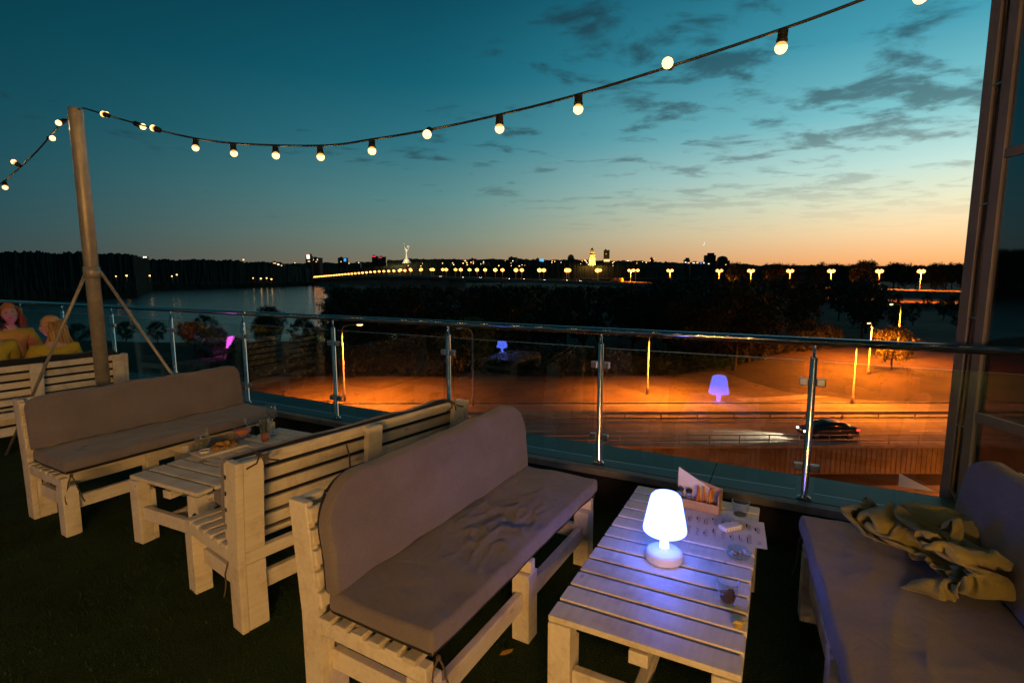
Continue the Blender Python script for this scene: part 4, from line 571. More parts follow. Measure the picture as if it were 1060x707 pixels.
pts = [vplane(86, 112)] + [vplane(*p) for p in ((130, 125), (185, 140), (241, 148.5), (331, 151), (385, 144.5), (445, 134.5), (517, 119), (599, 98), (694, 69), (811, 30), (890, 1), (953, -24), (1100, -90), (1300, -190))]
bl = [((101, 116), (.9, -.3, -.25)), ((117, 121), (-.8, .3, .25)), ((139, 129), (.85, .2, -.35)), ((166, 137), (-.9, .2, .3)), ((201, 142), (-.1, 0, -1)), ((241, 148.5), (.0, .1, -1)), ((284, 150), (.05, -.1, -1)),
      ((331, 151), (0, .1, -1)), ((385, 144.5), (0, -.1, -1)), ((447, 134), (-.1, -.7, -.5)), ((517, 119), (0, .1, -1)), ((599, 98), (-.02, 0, -1)), ((698, 68), (-.4, -.8, -.12)), ((811, 30), (.02, .2, -1)), ((952, -23), (.1, 0, -1)), ((1120, -98), (0, 0, -1))]
string_light('string_light', 'long black cable with hanging round warm bulbs swagging from the mast to the upper right', pts, [(vplane(*p), d) for p, d in bl], light=2.0)
ptsl = [vplane(82, 113), vplane(60, 132), vplane(40, 155), vplane(18, 176), vplane(-6, 194), vplane(-60, 216), vplane(-150, 225)]
bll = [((68, 125), (-.3, -.7, -.5)), ((50, 143), (.9, -.4, -.1)), ((20, 173), (-.7, -.2, .55)), ((2, 184), (.15, -.2, -1)), ((-40, 209), (0, 0, -1))]
string_light('string_light', 'short black cable with a few warm bulbs dropping from the mast to the left edge', ptsl, [(vplane(*p), d) for p, d in bll], light=2.0)
# ================================================================== furniture
def cushion(L, W, T, r=.045, corner=.05, nx=64, ny=28, puff=.012, wob=.006, seed=0.0, extra=None, corner_top_only=False):
    """closed soft cushion, centred, thickness along z"""
    bm = bmesh.new()
    def spread(n, size):
        m = r*1.0/size; a = [0, .12*m, .4*m, .8*m, 1.4*m]; b = [1.4*m+(1-2.8*m)*i/(n-9) for i in range(1, n-9)]
        return a+b+[1-t for t in a[::-1]]
    xs = [(t-.5)*L for t in spread(nx, L)]; ys = [(t-.5)*W for t in spread(ny, W)]
    def outline(x, y):
        cx, cy = L/2-corner, W/2-corner
        if abs(x) > cx and abs(y) > cy and not (corner_top_only and y < 0):
            a = (abs(x)-cx)/corner; b = (abs(y)-cy)/corner
            return (math.copysign(cx+corner*a*math.sqrt(1-b*b/2), x), math.copysign(cy+corner*b*math.sqrt(1-a*a/2), y))
        return x, y
    grids = []
    for sgn in (1, -1):
        g = []
        for x in xs:
            row = []
            for y in ys:
                d = min(L/2-abs(x), W/2-abs(y)); t = min(d/r, 1.0)
                h = T/2*math.sqrt(max(0, 1-(1-t)**2))
                u, v = x/(L/2), y/(W/2)
                if sgn > 0:
                    h += puff*(1-u**4)*(1-v*v)*t + wob*t*(noise.noise(Vector((x*3.1+seed*9, y*4.3, seed)))+.5*noise.noise(Vector((x*9+seed*5, y*9, seed+3))))
                    if extra: h += extra(x, y)*t
                X_, Y_ = outline(x, y)
                ew = .004*noise.noise(Vector((x*7, y*7, seed+11)))
                Y_ += ew*2*(abs(v) > .8); X_ += ew*(abs(u) > .9)
                if d <= 0 and sgn < 0: row.append(None); continue
                row.append(bm.verts.new((X_, Y_, sgn*h)))
            g.append(row)
        grids.append(g)
    A, B = grids
    for i in range(len(xs)):
        for j in range(len(ys)):
            if B[i][j] is None: B[i][j] = A[i][j]
    for i in range(len(xs)-1):
        for j in range(len(ys)-1):
            bm.faces.new((A[i][j], A[i+1][j], A[i+1][j+1], A[i][j+1]))
            q = [B[i][j], B[i][j+1], B[i+1][j+1], B[i+1][j]]
            if len({id(v) for v in q}) == 4:
                try: bm.faces.new(q)
                except ValueError: pass
    for f in bm.faces:
        f.smooth = True
        if f.calc_center_median().z < -T*.30: f.material_index = 1
    return bm

BL, BD = 1.58, .62
LEAN = .045
def lean_m():           # shear: y grows with height above the seat
    m = Matrix.Identity(4); m[1][2] = LEAN/.46; m[1][3] = -LEAN/.46*.40; return m
def bench_frame(root, BD=BD):
    W = M['wood']; bv = .004
    def one(name, boxes, shear=False, mat=W):
        mb = MB()
        for (x0, x1, y0, y1, z0, z1) in boxes:
            mb.box(((x0+x1)/2, (y0+y1)/2, (z0+z1)/2), (x1-x0, y1-y0, z1-z0), bev=bv)
        if shear: mb.xf(lean_m())
        return mb.build(name, mat, root)
    # tall side boards at the rear, leaning above the seat
    for x0 in (0, BL-.034):
        mb = MB(); mb.prism([(0, 0), (-.10, 0), (-.10, .40), (-.10+LEAN, .862), (LEAN, .862), (0, .40)], 'x', x0, x0+.034)
        es = [e for e in mb.bm.edges]; bmesh.ops.bevel(mb.bm, geom=es, offset=.003, segments=1, affect='EDGES')
        mb.build('rear_post', W, root)
    for x0 in (.036, BL-.136): one('leg', [(x0, x0+.10, -.098, -.004, 0, .338)])
    for x0 in (0.0, BL/2-.045, BL-.09): one('leg', [(x0, x0+.09, -BD, -BD+.09, 0, .338)])
    one('leg', [(BL/2-.045, BL/2+.045, -.098, -.006, 0, .338)])
    for x0 in (.036, BL/2-.05, BL-.136): one('back_post', [(x0, x0+.10, -.045, -.004, .402, .858)], True)
    for x0 in (0.002, BL/2-.022, BL-.046): one('bearer', [(x0, x0+.044, -BD+.001, -.102, .340, .400)])
    one('seat_rail', [(.036, BL-.036, -.046, -.006, .340, .400)])
    sl = []
    for k in range(6):
        y1 = -.112-k*(BD-.12)/6; sl.append((-.012, BL+.004, y1-.056, y1, .402, .424))
    one('seat', sl)
    sl = [(.0, BL, -.124, -.102, .452+k*.0835, .452+k*.0835+.060) for k in range(5)]
    one('backrest', sl, True)
    for x0 in (.050, BL-.085): one('stretcher', [(x0, x0+.035, -BD+.092, -.100, .165, .25)])
    for (a, b) in ((.092, BL/2-.047), (BL/2+.047, BL-.092)):
        one('stretcher', [(a, b, -BD+.03, -BD+.066, .165, .25)])
    one('stretcher', [(.138, BL-.138, -.07, -.034, .165, .25)])

def ties(root, spots):
    for i, (x, y, z, l) in enumerate(spots):
        rnd = random.Random(i*7+3); mb = MB()
        for s in (-1, 1):
            p = Vector((x, y, z)); pts = [p]; d = Vector((s*.25, -.35*s, -1)).normalized()
            for k in range(7):
                d = (d+Vector((rnd.uniform(-.35, .35), rnd.uniform(-.35, .35), -.35))).normalized(); p = p+d*l/7; pts.append(p)
            mb.tube(pts, .0042, 6)
        mb.blob((x, y, z), (.012, .010, .012), 1)
        mb.build('tie_cord', M['cord'], root)

def seat_cushion(root, x0=.018, x1=BL+.025, seed=0., extra=None, wob=.010, y0=-BD-.02, y1=-.125):
    bm = cushion(x1-x0, y1-y0, .088, r=.016, corner=.025, nx=100, ny=56, puff=.006, wob=wob, seed=seed, extra=extra)
    bmesh.ops.transform(bm, matrix=Matrix.Translation(((x0+x1)/2, (y0+y1)/2, .424+.046)), verts=bm.verts)
    b = MB(); b.bm.free(); b.bm = bm
    return b.build('seat_cushion', [M['fabric'], M['black_gap']], root)
def back_cushion(root, x0=.012, x1=BL-.012, h0=.522, h1=.905, corner=.13, seed=0., wob=.010):
    H = h1-h0
    bm = cushion(x1-x0, H, .075, r=.014, corner=corner, nx=84, ny=34, puff=.004, wob=wob, seed=seed, corner_top_only=True)
    for v in bm.verts:      # soft top edge that slumps a little
        if v.co.y > 0: v.co.y += .014*noise.noise(Vector((v.co.x*4, seed, 2)))*(v.co.y/(H/2))
    m = Matrix(((1, 0, 0, (x0+x1)/2), (0, 0, -1, -.124-.040), (0, 1, 0, (h0+h1)/2), (0, 0, 0, 1)))
    bmesh.ops.transform(bm, matrix=lean_m() @ m, verts=bm.verts)
    b = MB(); b.bm.free(); b.bm = bm
    return b.build('back_cushion', [M['fabric'], M['black_gap']], root)
def wrinkles(x, y):         # crumpled patch left by somebody who sat there
    k = math.exp(-((x-.0)/.36)**2-((y+.03)/.17)**2)
    if k < .01: return 0
    n = noise.noise(Vector((x*7+3*y, y*16-x*5, 1.3))); n2 = noise.noise(Vector((x*15-y*9, y*26+x*11, 4.7)))
    w = (1-abs(n)*2.1)**3 if abs(n) < .47 else 0; w2 = (1-abs(n2)*2.3)**2 if abs(n2) < .43 else 0
    n3 = noise.noise(Vector((x*4+y*2, y*6-x*2, 7.7)))
    return k*(.016*w+.004*w2-.008+.010*n3)
def long_wr(x, y):
    n = noise.noise(Vector((x*1.7+8, y*10+x*1.5, 2.3))); w = (1-abs(n)*2)**3 if abs(n) < .5 else 0
    return .007*w*math.exp(-((y+.12)/.14)**2)

proto = empty('slatted_sofa'); bench_frame(proto)
used_proto = [False]
def sofa(O, a, s, label, seed, seat=True, back=True, extra=None, tie=None, seat_kw={}, back_kw={}, fresh=False):
    if fresh: root = proto
    elif not used_proto[0]: root = proto; used_proto[0] = True
    else:
        root = proto.copy(); C.objects.link(root)
        for ch in list(proto.children):
            if ch.name.split('.')[0] in ('seat_cushion', 'back_cushion', 'tie_cord'): continue
            c = ch.copy(); C.objects.link(c); c.parent = root
    if s > 0: root.location = (O[0], O[1], 0); root.rotation_euler = (0, 0, a)
    else: root.location = (O[0]+BL*math.cos(a), O[1]+BL*math.sin(a), 0); root.rotation_euler = (0, 0, a+PI)
    tag(root, label, 'sofa', 'white slatted wooden sofas on the terrace')
    if seat: seat_cushion(root, seed=seed, extra=extra, **seat_kw)
    if back: back_cushion(root, seed=seed+2, **back_kw)
    if tie: ties(root, tie)
    return root
TIE = [(.055, -BD-.012, .415, .20), (.06, -.115, .44, .22), (BL+.02, -BD+.01, .43, .16)]
B1 = sofa((-.8322, 1.9184), 1.0538, 1, 'nearest white sofa with taupe cushions and a crumpled seat, left of the lit table', 1.0, extra=wrinkles, tie=TIE, back_kw=dict(h1=.945, corner=.19, wob=.012))
B2 = sofa((-3.4875, 3.5866), 1.0471, 1, 'taupe cushioned white sofa behind the food table, in front of the light mast', 2.0, extra=None, tie=TIE[:2], back_kw=dict(h1=.885, corner=.09, wob=.006))
B3 = sofa((-1.2994, 2.3259), .9131, -1, 'white slatted sofa turned with its bare back to the viewer beside the food table', 3.0, tie=[(BL-.055, -BD-.0, .41, .18), (BL-.04, -.125, .40, .26)], seat_kw=dict(x0=.05, x1=BL-.16), back_kw=dict(h1=.858, corner=.05))
# the sofa's back cushion is tied on with cords looping over its backrest
for x in (BL-.13, .14):
    mb = MB()
    for dx in (-.03, .0, .035):
        mb.tube([(x, -.10+LEAN, .872), (x+dx*.3, LEAN-.02, .868), (x+dx, LEAN+.004, .845), (x+dx*2.4, LEAN+.006, .822+abs(dx)*.3)], .0045, 6)
    mb.build('tie_cord', M['cord'], B3)
mb = MB(); mb.tube([(BL*.62, LEAN-.02, .80), (BL*.62, LEAN+.004, .74), (BL*.615, LEAN-.006, .66)], .005, 6)
mb.build('tie_cord', M['cord'], B3)
# right-hand sofa: its front edge runs from (1.48, 2.53) to the camera
a4 = 1.176; u4 = Vector((math.cos(a4), math.sin(a4))); r4 = Vector((math.sin(a4), -math.cos(a4)))
BD4 = .77
far = Vector((1.481, 2.528))-u4*.02+r4*(BD4+.0)
proto4 = empty('slatted_sofa'); bench_frame(proto4, BD4); _p = proto; proto = proto4
B4 = sofa(tuple(far-u4*BL), a4, -1, 'cropped taupe cushioned sofa at the right edge with an olive blanket thrown on it', 4.0, extra=long_wr, tie=[(.05, -BD4-.01, .43, .2)], seat_kw=dict(x0=-.02, x1=BL-.02, y0=-BD4-.02), back_kw=dict(x0=.0, h1=.95, corner=.20), fresh=True)
proto = _p
B5 = sofa((-5.1853, 4.4888), 1.0086, -1, 'white slatted sofa at the left edge seen from behind with guests sitting on it', 5.0)
# table-side sofa of the seated guests, opposite
n5 = Vector((-math.sin(1.0086), math.cos(1.0086))); u5 = Vector((math.cos(1.0086), math.sin(1.0086)))
o6 = Vector((-5.1853, 4.4888))+n5*2.22
B6 = sofa(tuple(o6), 1.0086, 1, 'white sofa facing the viewer beyond the left edge guests, mostly hidden behind them', 6.0)

def table(L, W, origin, a, label):
    root = empty('slatted_table', (origin[0], origin[1], 0), a, label, 'table', 'low white slatted tables')
    Wd = M['wood']; bv = .004
    def one(name, boxes):
        mb = MB()
        for (x0, x1, y0, y1, z0, z1) in boxes: mb.box(((x0+x1)/2, (y0+y1)/2, (z0+z1)/2), (x1-x0, y1-y0, z1-z0), bev=bv)
        return mb.build(name, Wd, root)
    n = round(L/.116); p = L/n
    rnd = random.Random(int(L*100))
    one('tabletop', [(k*p+.0095, (k+1)*p-.0095, -W+rnd.uniform(0, .004), -rnd.uniform(0, .004), .424, .448+rnd.uniform(-.0006, .0012)) for k in range(n)])
    for x0 in (.002, L-.112):
        for y1 in (-.002, -W+.092):
            one('leg', [(x0, x0+.075, y1-.09, y1, 0, .422), (x0+.077, x0+.110, y1-.088, y1-.002, 0, .34)])
    for y1 in (-.004, -W+.042): one('apron', [(.079, L-.079, y1-.038, y1, .33, .408)])
    for x0 in (.022, L-.06): one('stretcher', [(x0, x0+.036, -W+.094, -.094, .16, .245)])
    one('stretcher', [(.06, L-.06, -W/2-.02, -W/2+.02, .17, .24)])
    one('centre_batten', [(.03, L-.03, -W/2-.035, -W/2+.035, .345, .395)])
    return root
T1 = table(1.40, .676, (.1296, 1.8252), 1.0942, 'nearest low white slatted table holding the glowing lamp and menu')
T2 = table(1.19, .676, (-2.4719, 3.2273), 1.13, 'low white slatted table with cocktails and snacks, between two sofas at left')
t3o = Vector((-5.1853, 4.4888))+u5*.35+n5*1.50
T3 = table(1.19, .676, tuple(t3o), 1.0086, 'low white table of the seated guests behind the left edge sofa')
def tpos(t, l, w, z=.4485):
    a = t.rotation_euler[2]; return Vector((t.location.x+math.cos(a)*l+math.sin(a)*w, t.location.y+math.sin(a)*l-math.cos(a)*w, z))

# ================================================================== lamps
def lamp_mats(key, col, s, base_s):
    M['shade_'+key] = emat('glowing_shade_'+key, col, s)
    m = P('lamp_base_'+key, (.80, .80, .82), .35, var=.04, emit=col, estr=base_s); M['base_'+key] = m
lamp_mats('white', (.085, .155, 1.0), 13.0, .028)
lamp_mats('magenta', (.85, .10, .75), 11.0, .1)
lamp_mats('blue', (.10, .16, 1.0), 11.0, .1)
def table_lamp(p, key, label, scale=1.0):
    root = empty('table_lamp', p, 0, label, 'table lamp', 'cordless plastic table lamps')
    def sc(pr): return [(r*scale, z*scale) for r, z in pr]
    mb = MB(); mb.lathe(sc([(0, 0), (.076, 0), (.081, .004), (.083, .012), (.082, .032), (.077, .041), (.066, .045), (.030, .050), (.022, .058)]), n=40); b = mb.build('base', M['base_'+key], root)
    mb = MB(); mb.lathe([(0, 0), (.007, 0), (.006, .003), (0, .0035)], (.055*scale, -.01*scale, .0435*scale), 12); mb.build('button', M['base_'+key], b)
    mb = MB(); mb.lathe(sc([(.0222, .057), (.020, .075), (.020, .10), (.026, .122), (.030, .128)]), n=32); mb.build('neck', M['shade_'+key], root)
    mb = MB(); mb.lathe(sc([(0, .1285), (.060, .1285), (.088, .132), (.094, .138), (.095, .146), (.088, .185), (.078, .235), (.069, .280), (.064, .296), (.055, .306), (.040, .311), (.020, .313), (0, .3135)]), n=48)
    mb.build('shade', M['shade_'+key], root)
    return root
table_lamp((.684, 2.223, .4485), 'white', 'glowing white mushroom shaped table lamp on the nearest slatted table')
table_lamp(tpos(T3, .36, .28), 'magenta', 'magenta glowing table lamp on the table of the seated guests')

# ================================================================== things on the near table
M['glassware'] = glass_sheet('glassware', (.95, .96, .96), 1.3, .03, .012)
M['jar_glass'] = glass_sheet('jar_glass', (.80, .86, .92), 2.5, .05, .16)
M['glassware_blue'] = glass_sheet('glassware_bluish', (.88, .94, .97), 2.2, .04, .06)
simple('drink_red', (.030, .003, .002), .08, spec=.6, var=.3, vscale=30)
simple('ice', (.12, .03, .025), .1, trans=.6, var=.2, vscale=40)
simple('cap_black', (.02, .02, .022), .3, var=.2, vscale=50)
simple('salt', (.75, .74, .72), .8, var=.1, vscale=200)
simple('pepper', (.10, .075, .05), .9, var=.5, vscale=300)
simple('stick_paper', (.70, .24, .02), .6, var=.25, vscale=40)
simple('kraft', (.55, .40, .20), .7, var=.2, vscale=12)
simple('napkin', (.80, .78, .76), .85, var=.08, vscale=20, bump=.2, bscale=120)
simple('ash', (.20, .19, .18), .95, var=.5, vscale=200)
simple('butt', (.62, .36, .14), .7, var=.2, vscale=60)
simple('white_card', (.82, .80, .78), .5, var=.06, vscale=15)
simple('bead', (.05, .035, .03), .4, var=.3, vscale=60)
TZ = .4492
def tumbler(p, label, r0=.032, r1=.042, h=.095, flutes=10, drink=None, name='glass_tumbler', mat='glassware'):
    root = empty(name, p, random.Random(int(p[0]*1000)).uniform(0, 2), label, 'glass')
    mb = MB()
    def ring(r, z, k=0.0, n=40):
        return [mb.bm.verts.new(((r*(1+k*math.cos(flutes*2*PI*i/n)))*math.cos(2*PI*i/n), (r*(1+k*math.cos(flutes*2*PI*i/n)))*math.sin(2*PI*i/n), z)) for i in range(n)]
    prof = [(r0*.6, 0, 0), (r0, .002, .0), (r0+.001, .008, .02), (r0+(r1-r0)*.5, h*.5, .035), (r0+(r1-r0)*.8, h*.75, .02), (r1, h, 0), (r1-.003, h+.001, 0), (r0+(r1-r0)*.8-.004, h*.75, 0), (r0+(r1-r0)*.4-.004, h*.4, 0), (r0-.004, .014, 0), (r0*.4, .012, 0)]
    rs = [ring(*q) for q in prof]
    for a, b in zip(rs, rs[1:]):
        for i in range(40): mb.bm.faces.new((a[i], a[(i+1) % 40], b[(i+1) % 40], b[i])).smooth = True
    mb.bm.faces.new(rs[0][::-1]); mb.bm.faces.new(rs[-1])
    mb.build('glass_body', M[mat], root)
    if drink:
        hd, m, ice = drink
        mb = MB(); rr = r0-.0045; r2 = r0+(r1-r0)*hd/h-.0045
        mb.lathe([(0, .0155), (rr, .0155), (r2, hd), (0, hd)], n=32); d = mb.build('drink', M[m], root)
        if ice:
            rnd = random.Random(5)
            for i in range(5):
                mb = MB(); mb.box((rnd.uniform(-.014, .014), rnd.uniform(-.014, .014), hd+.004+i*.003), (.018, .017, .015), (rnd.uniform(0, 2), rnd.uniform(0, 2), rnd.uniform(0, 2)), bev=.003); mb.build('ice_cube', M['ice'], d)
    return root
tumbler((.836, 1.893, TZ), 'short fluted glass with dark red drink and ice at the near table edge', drink=(.040, 'drink_red', True), h=.098, r0=.031, r1=.043, flutes=9)
tumbler((1.205, 2.631, TZ), 'nearly empty cut glass tumbler at the far table corner by the condiment box', r0=.036, r1=.045, h=.088, flutes=16, drink=(.0185, 'pepper', False))

# ash tray
root = empty('ash_tray', (1.027, 2.238, TZ), .3, 'round clear glass ash tray holding cigarette ends', 'ash tray')
mb = MB(); prof = [(0, 0), (.043, 0), (.050, .004), (.053, .015), (.055, .030), (.051, .034), (.044, .031), (.040, .012), (.034, .008), (0, .008)]
mb.lathe(prof, n=36)
for v in mb.bm.verts:
    if v.co.z > .024 and math.hypot(v.co.x, v.co.y) > .03:
        if math.cos(3*math.atan2(v.co.y, v.co.x)) > .9: v.co.z -= .010
mb.build('dish', M['glassware_blue'], root)
mb = MB()
for i in range(14):
    rnd = random.Random(i); a = rnd.uniform(0, 6.28); mb.blob((rnd.uniform(0, .026)*math.cos(a), rnd.uniform(0, .026)*math.sin(a), .0095), (.005, .004, .0016), 1, .3, a, i)
mb.build('ash', M['ash'], root)
for i, (x, y, a) in enumerate(((.012, .006, .5), (-.012, -.008, 2.1), (.002, -.016, 1.2))):
    o = Vector((1.027+x, 2.238+y, TZ+.0165)); d = Vector((math.cos(a), math.sin(a), .12))
    e = empty('cigarette_end', o, 0, ('cigarette end lying toward the sofa side of the ash tray', 'cigarette end at the middle left of the ash tray', 'cigarette end at the near rim of the ash tray')[i], 'cigarette end', 'cigarette ends in the ash tray')
    mb = MB(); mb.tube([(0, 0, 0), d*.016], .0038, 8); mb.build('filter', M['butt'], e); mb = MB(); mb.tube([d*.0162, d*.024, d*.026+Vector((.001, 0, .001))], .0036, 8); mb.build('paper_tube', M['white_card'], e)

# paper menu with lines of print
def sheet(name, c0, ux, uy, W, H, mat, parent=None, z=0.0, curl=0.004, nx=12, ny=8):
    mb = MB(); g = []
    for i in range(nx+1):
        g.append([mb.bm.verts.new(Vector(c0)+ux*(W*i/nx)+uy*(H*j/ny)+Vector((0, 0, z+curl*(abs(i/nx-.5)*2)**3*(j/ny)))) for j in range(ny+1)])
    for i in range(nx):
        for j in range(ny): mb.bm.faces.new((g[i][j], g[i+1][j], g[i+1][j+1], g[i][j+1])).smooth = True
    return mb.build(name, mat, parent)
mc = Vector((.834, 2.445, 0)); ux = (Vector((1.185, 2.30, 0))-mc).normalized(); uy = Vector((-ux.y, ux.x, 0))
menu = empty('paper_menu', (mc.x, mc.y, TZ), 0, 'printed white paper menu lying under the condiment box on the table', 'menu')
sheet('paper_sheet', (0, 0, 0), ux, uy, .385, .285, M['paper'], menu, .0012, .003)
mb = MB(); rnd = random.Random(11)
for col in range(9):                      # columns of tiny print, unreadable at this size
    x = .022+col*.040
    for row in range(2):
        y = .018+row*.13+rnd.uniform(-.008, .012); n = rnd.randint(3, 8)
        if rnd.random() < .75: mb.box(tuple(ux*(x+rnd.uniform(-.004, .004))+uy*(y+.052+rnd.uniform(-.02, .02))+Vector((0, 0, .0052))), (rnd.uniform(.003, .007), rnd.uniform(.02, .075), .0003), rotz(math.atan2(ux.y, ux.x)))
        for k in range(n):
            mb.box(tuple(ux*(x+.010+rnd.uniform(0, .002))+uy*(y+.004+k*.0125)+Vector((0, 0, .0052))), (.008+rnd.uniform(0, .013), .0022, .0003), rotz(math.atan2(ux.y, ux.x)))
tag(mb.build('print', M['ink'], menu), kind='stuff')
# small white box on the menu, beads along one side
root = empty('white_box', (1.095, 2.49, TZ+.0065), math.atan2(ux.y, ux.x)+.75, 'small white box with dark studs along its side lying on the paper menu', 'box')
mb = MB(); mb.box((0, 0, .012), (.105, .055, .022), bev=.005); mb.build('case', M['white_card'], root)
mb = MB()
for k in range(6): mb.blob((-.045+k*.018, -.0285, .012), (.003, .003, .003), 1)
mb.build('studs', M['bead'], root)

# condiment box
hx = (Vector((1.086, 2.654, 0))-Vector((.901, 2.773, 0))); hl = hx.length+.02; ha = math.atan2(hx.y, hx.x)
box = empty('condiment_box', (.895, 2.777, TZ+.002), ha, 'open wooden condiment box with sloped sides at the far end of the table', 'box')
Wr = M['wood_raw']
def cb(name, x0, x1, y0, y1, z0, z1, m=Wr):
    mb = MB(); mb.box(((x0+x1)/2, (y0+y1)/2, (z0+z1)/2), (x1-x0, y1-y0, z1-z0), bev=.0015); return mb.build(name, m, box)
cb('front_panel', 0, hl, 0, .008, .0, .05); cb('bottom_panel', 0, hl, .009, .083, 0.001, .008)
mb = MB(); mb.prism([(0, 0), (hl, 0), (hl, .115), (0, .165)], 'y', .084, .092); mb.build('rear_panel', Wr, box)
mb = MB(); mb.prism([(.009, 0), (.083, 0), (.083, .115), (.009, .10)], 'x', hl-.008, hl-.0005); mb.build('side_panel', Wr, box)
mb = MB(); mb.prism([(.009, 0), (.083, 0), (.083, .06), (.009, .05)], 'x', .0005, .008); mb.build('side_panel', Wr, box)
cb('divider', .098, .103, .010, .083, .009, .05)
def bpt(x, y, z): c, s = math.cos(ha), math.sin(ha); return Vector((box.location.x+c*x-s*y, box.location.y+s*x+c*y, box.location.z+z))
for x, m, lab in ((.028, 'pepper', 'left glass pepper shaker with black cap in the condiment box'), (.074, 'salt', 'right glass salt shaker with black cap in the condiment box')):
    r_ = empty('shaker', bpt(x, .042, .0085), 0, lab, 'shaker', 'shakers in the condiment box')
    mb = MB(); mb.lathe([(0, 0), (.018, 0), (.0195, .004), (.0195, .05), (.016, .062), (.0145, .066), (.0, .066)], n=8); mb.build('jar', M['jar_glass'], r_)
    mb = MB(); mb.lathe([(0, .003), (.016, .003), (.0165, .034), (0, .034)], n=16); mb.build('filling', M[m], r_)
    mb = MB(); mb.lathe([(.0155, .068), (.0172, .070), (.0172, .082), (.013, .087), (0, .088)], n=20); mb.build('cap', M['cap_black'], r_)
mb0 = MB(); mb0.box((0, 0, .055), (.0075, .0055, .11), bev=.0015)
st0 = None
for i in range(10):
    rnd = random.Random(40+i)
    if st0 is None: st0 = mb0.build('sugar_stick', M['stick_paper']); s_ = st0
    else: s_ = st0.copy(); C.objects.link(s_)
    s_.location = bpt(.115+(i % 5)*.018, .024+(i//5)*.028, .010); s_.rotation_euler = (rnd.uniform(-.18, .18), rnd.uniform(-.22, .22), ha+rnd.uniform(-.4, .4))
    tag(s_, 'thin orange paper sugar stick standing in the right half of the condiment box', 'sugar stick', 'sugar sticks in the condiment box')
# white napkin leaning inside the box
mb = MB(); mb.prism([(0, 0), (.20, 0), (.17, .10), (.0, .185)], 'y', 0, .004)
o = mb.build('paper_napkin', M['napkin']); o.location = bpt(.003, .0765, .010); o.rotation_euler = (R(-2), 0, ha); tag(o, 'pale folded paper napkin standing at the rear of the condiment box', 'napkin')
# crumpled peel by the edge
mb = MB(); mb.blob((0, 0, .008), (.022, .016, .009), 3, .8, .4, 3); o = mb.build('lemon_peel', P('peel', (.62, .45, .10), .6, var=.3, vscale=40)); p = tpos(T1, .27, .645); o.location = (p.x, p.y, TZ); tag(o, 'small yellow crumpled peel on the right edge of the near table', 'peel')
# fallen leaf
M['leaf_yellow'] = P('yellow_leaf', (.55, .33, .05), .7, var=.3, vscale=30)
mb = MB(); vs = [mb.bm.verts.new((x, y, z)) for x, y, z in ((-.035, 0, .024), (-.01, .014, .027), (.02, .012, .026), (.038, 0, .030), (.018, -.013, .026), (-.012, -.012, .025))]; mb.bm.faces.new(vs)
o = mb.build('fallen_leaf', M['leaf_yellow']); p = atz(524, 678, .01); o.location = (p.x, p.y, 0); o.rotation_euler = (0, 0, .5); tag(o, 'small yellow fallen leaf on the dark floor under the nearest sofa', 'leaf')

# ================================================================== things on the left table
M['wine'] = glass_sheet('white_wine', (.85, .72, .32), 1.0, .02)
simple('orange_drink', (.62, .18, .03), .2, var=.25, vscale=30)
simple('coral_drink', (.70, .20, .08), .25, var=.2, vscale=30)
simple('green_leaf', (.06, .12, .025), .5, var=.4, vscale=25)
simple('plate', (.66, .60, .50), .5, var=.1, vscale=10)
simple('sauce', (.22, .02, .015), .2, var=.3, vscale=40)
simple('nugget', (.50, .27, .07), .8, var=.4, vscale=60, bump=.6, bscale=90)
def goblet(p, label, bowl, stem_h, drink=None, foot=.036, name='wine_glass'):
    bowl = [(r*1.22, z*1.25) for r, z in bowl]; stem_h *= 1.3
    if drink: drink = (drink[0], drink[1]*1.25, drink[2]*1.25)
    root = empty(name, p, 0, label, 'glass')
    prof = [(0, .0), (foot, .0), (foot, .0015), (.008, .006), (.0042, .016), (.0042, stem_h-.012), (.007, stem_h-.002)] + [(r, stem_h+z) for r, z in bowl]
    inner = [(max(r-.0014, 0), stem_h+z+(.0012 if i == 0 else 0)) for i, (r, z) in reversed(list(enumerate(bowl)))] + [(0, stem_h+.003)]
    mb = MB(); mb.lathe(prof+inner, n=32); mb.build('glass_body', M['glassware'], root)
    if drink:
        m, lo, hi = drink
        q = [(r-.0022, stem_h+z) for r, z in bowl if lo <= z <= hi]
        mb = MB(); mb.lathe([(0, q[0][1]+.003)]+q+[(0, q[-1][1])], n=32); mb.build('drink', M[m], root)
    return root
WINE = [(.012, .002), (.027, .012), (.036, .028), (.039, .044), (.036, .064), (.031, .084), (.028, .096)]
COUPE = [(.010, .002), (.032, .010), (.045, .024), (.049, .042), (.050, .050)]
p = atz(211, 466+11, .449); goblet((p.x, p.y, .449), 'stemmed glass of white wine at the near left of the food table', WINE, .075, ('wine', .0, .046))
p = atz(252, 461, .449); goblet((p.x, p.y, .449), 'shallow coupe with coral red cocktail in the middle of the food table', COUPE, .055, ('coral_drink', .0, .045), name='coupe_glass')
p = atz(262, 453, .449); goblet((p.x, p.y, .449), 'empty shallow coupe glass behind the coral cocktail', COUPE, .075, None, name='coupe_glass')
p = atz(282, 450.5, .449); goblet((p.x, p.y, .449), 'tall empty wine glass behind the leafy drink', WINE, .10, None)
p = atz(275, 457, .449)
root = empty('highball_glass', (p.x, p.y, .449), 0, 'tall straight glass with orange drink and long green leaves standing in it', 'glass')
mb = MB(); mb.lathe([(0, 0), (.030, 0), (.0335, .004), (.039, .185), (.0372, .186), (.0315, .012), (0, .011)], n=32); mb.build('glass_body', M['glassware'], root)
mb = MB(); mb.lathe([(0, .013), (.0305, .013), (.0325, .07), (0, .07)], n=28); d = mb.build('drink', M['orange_drink'], root)
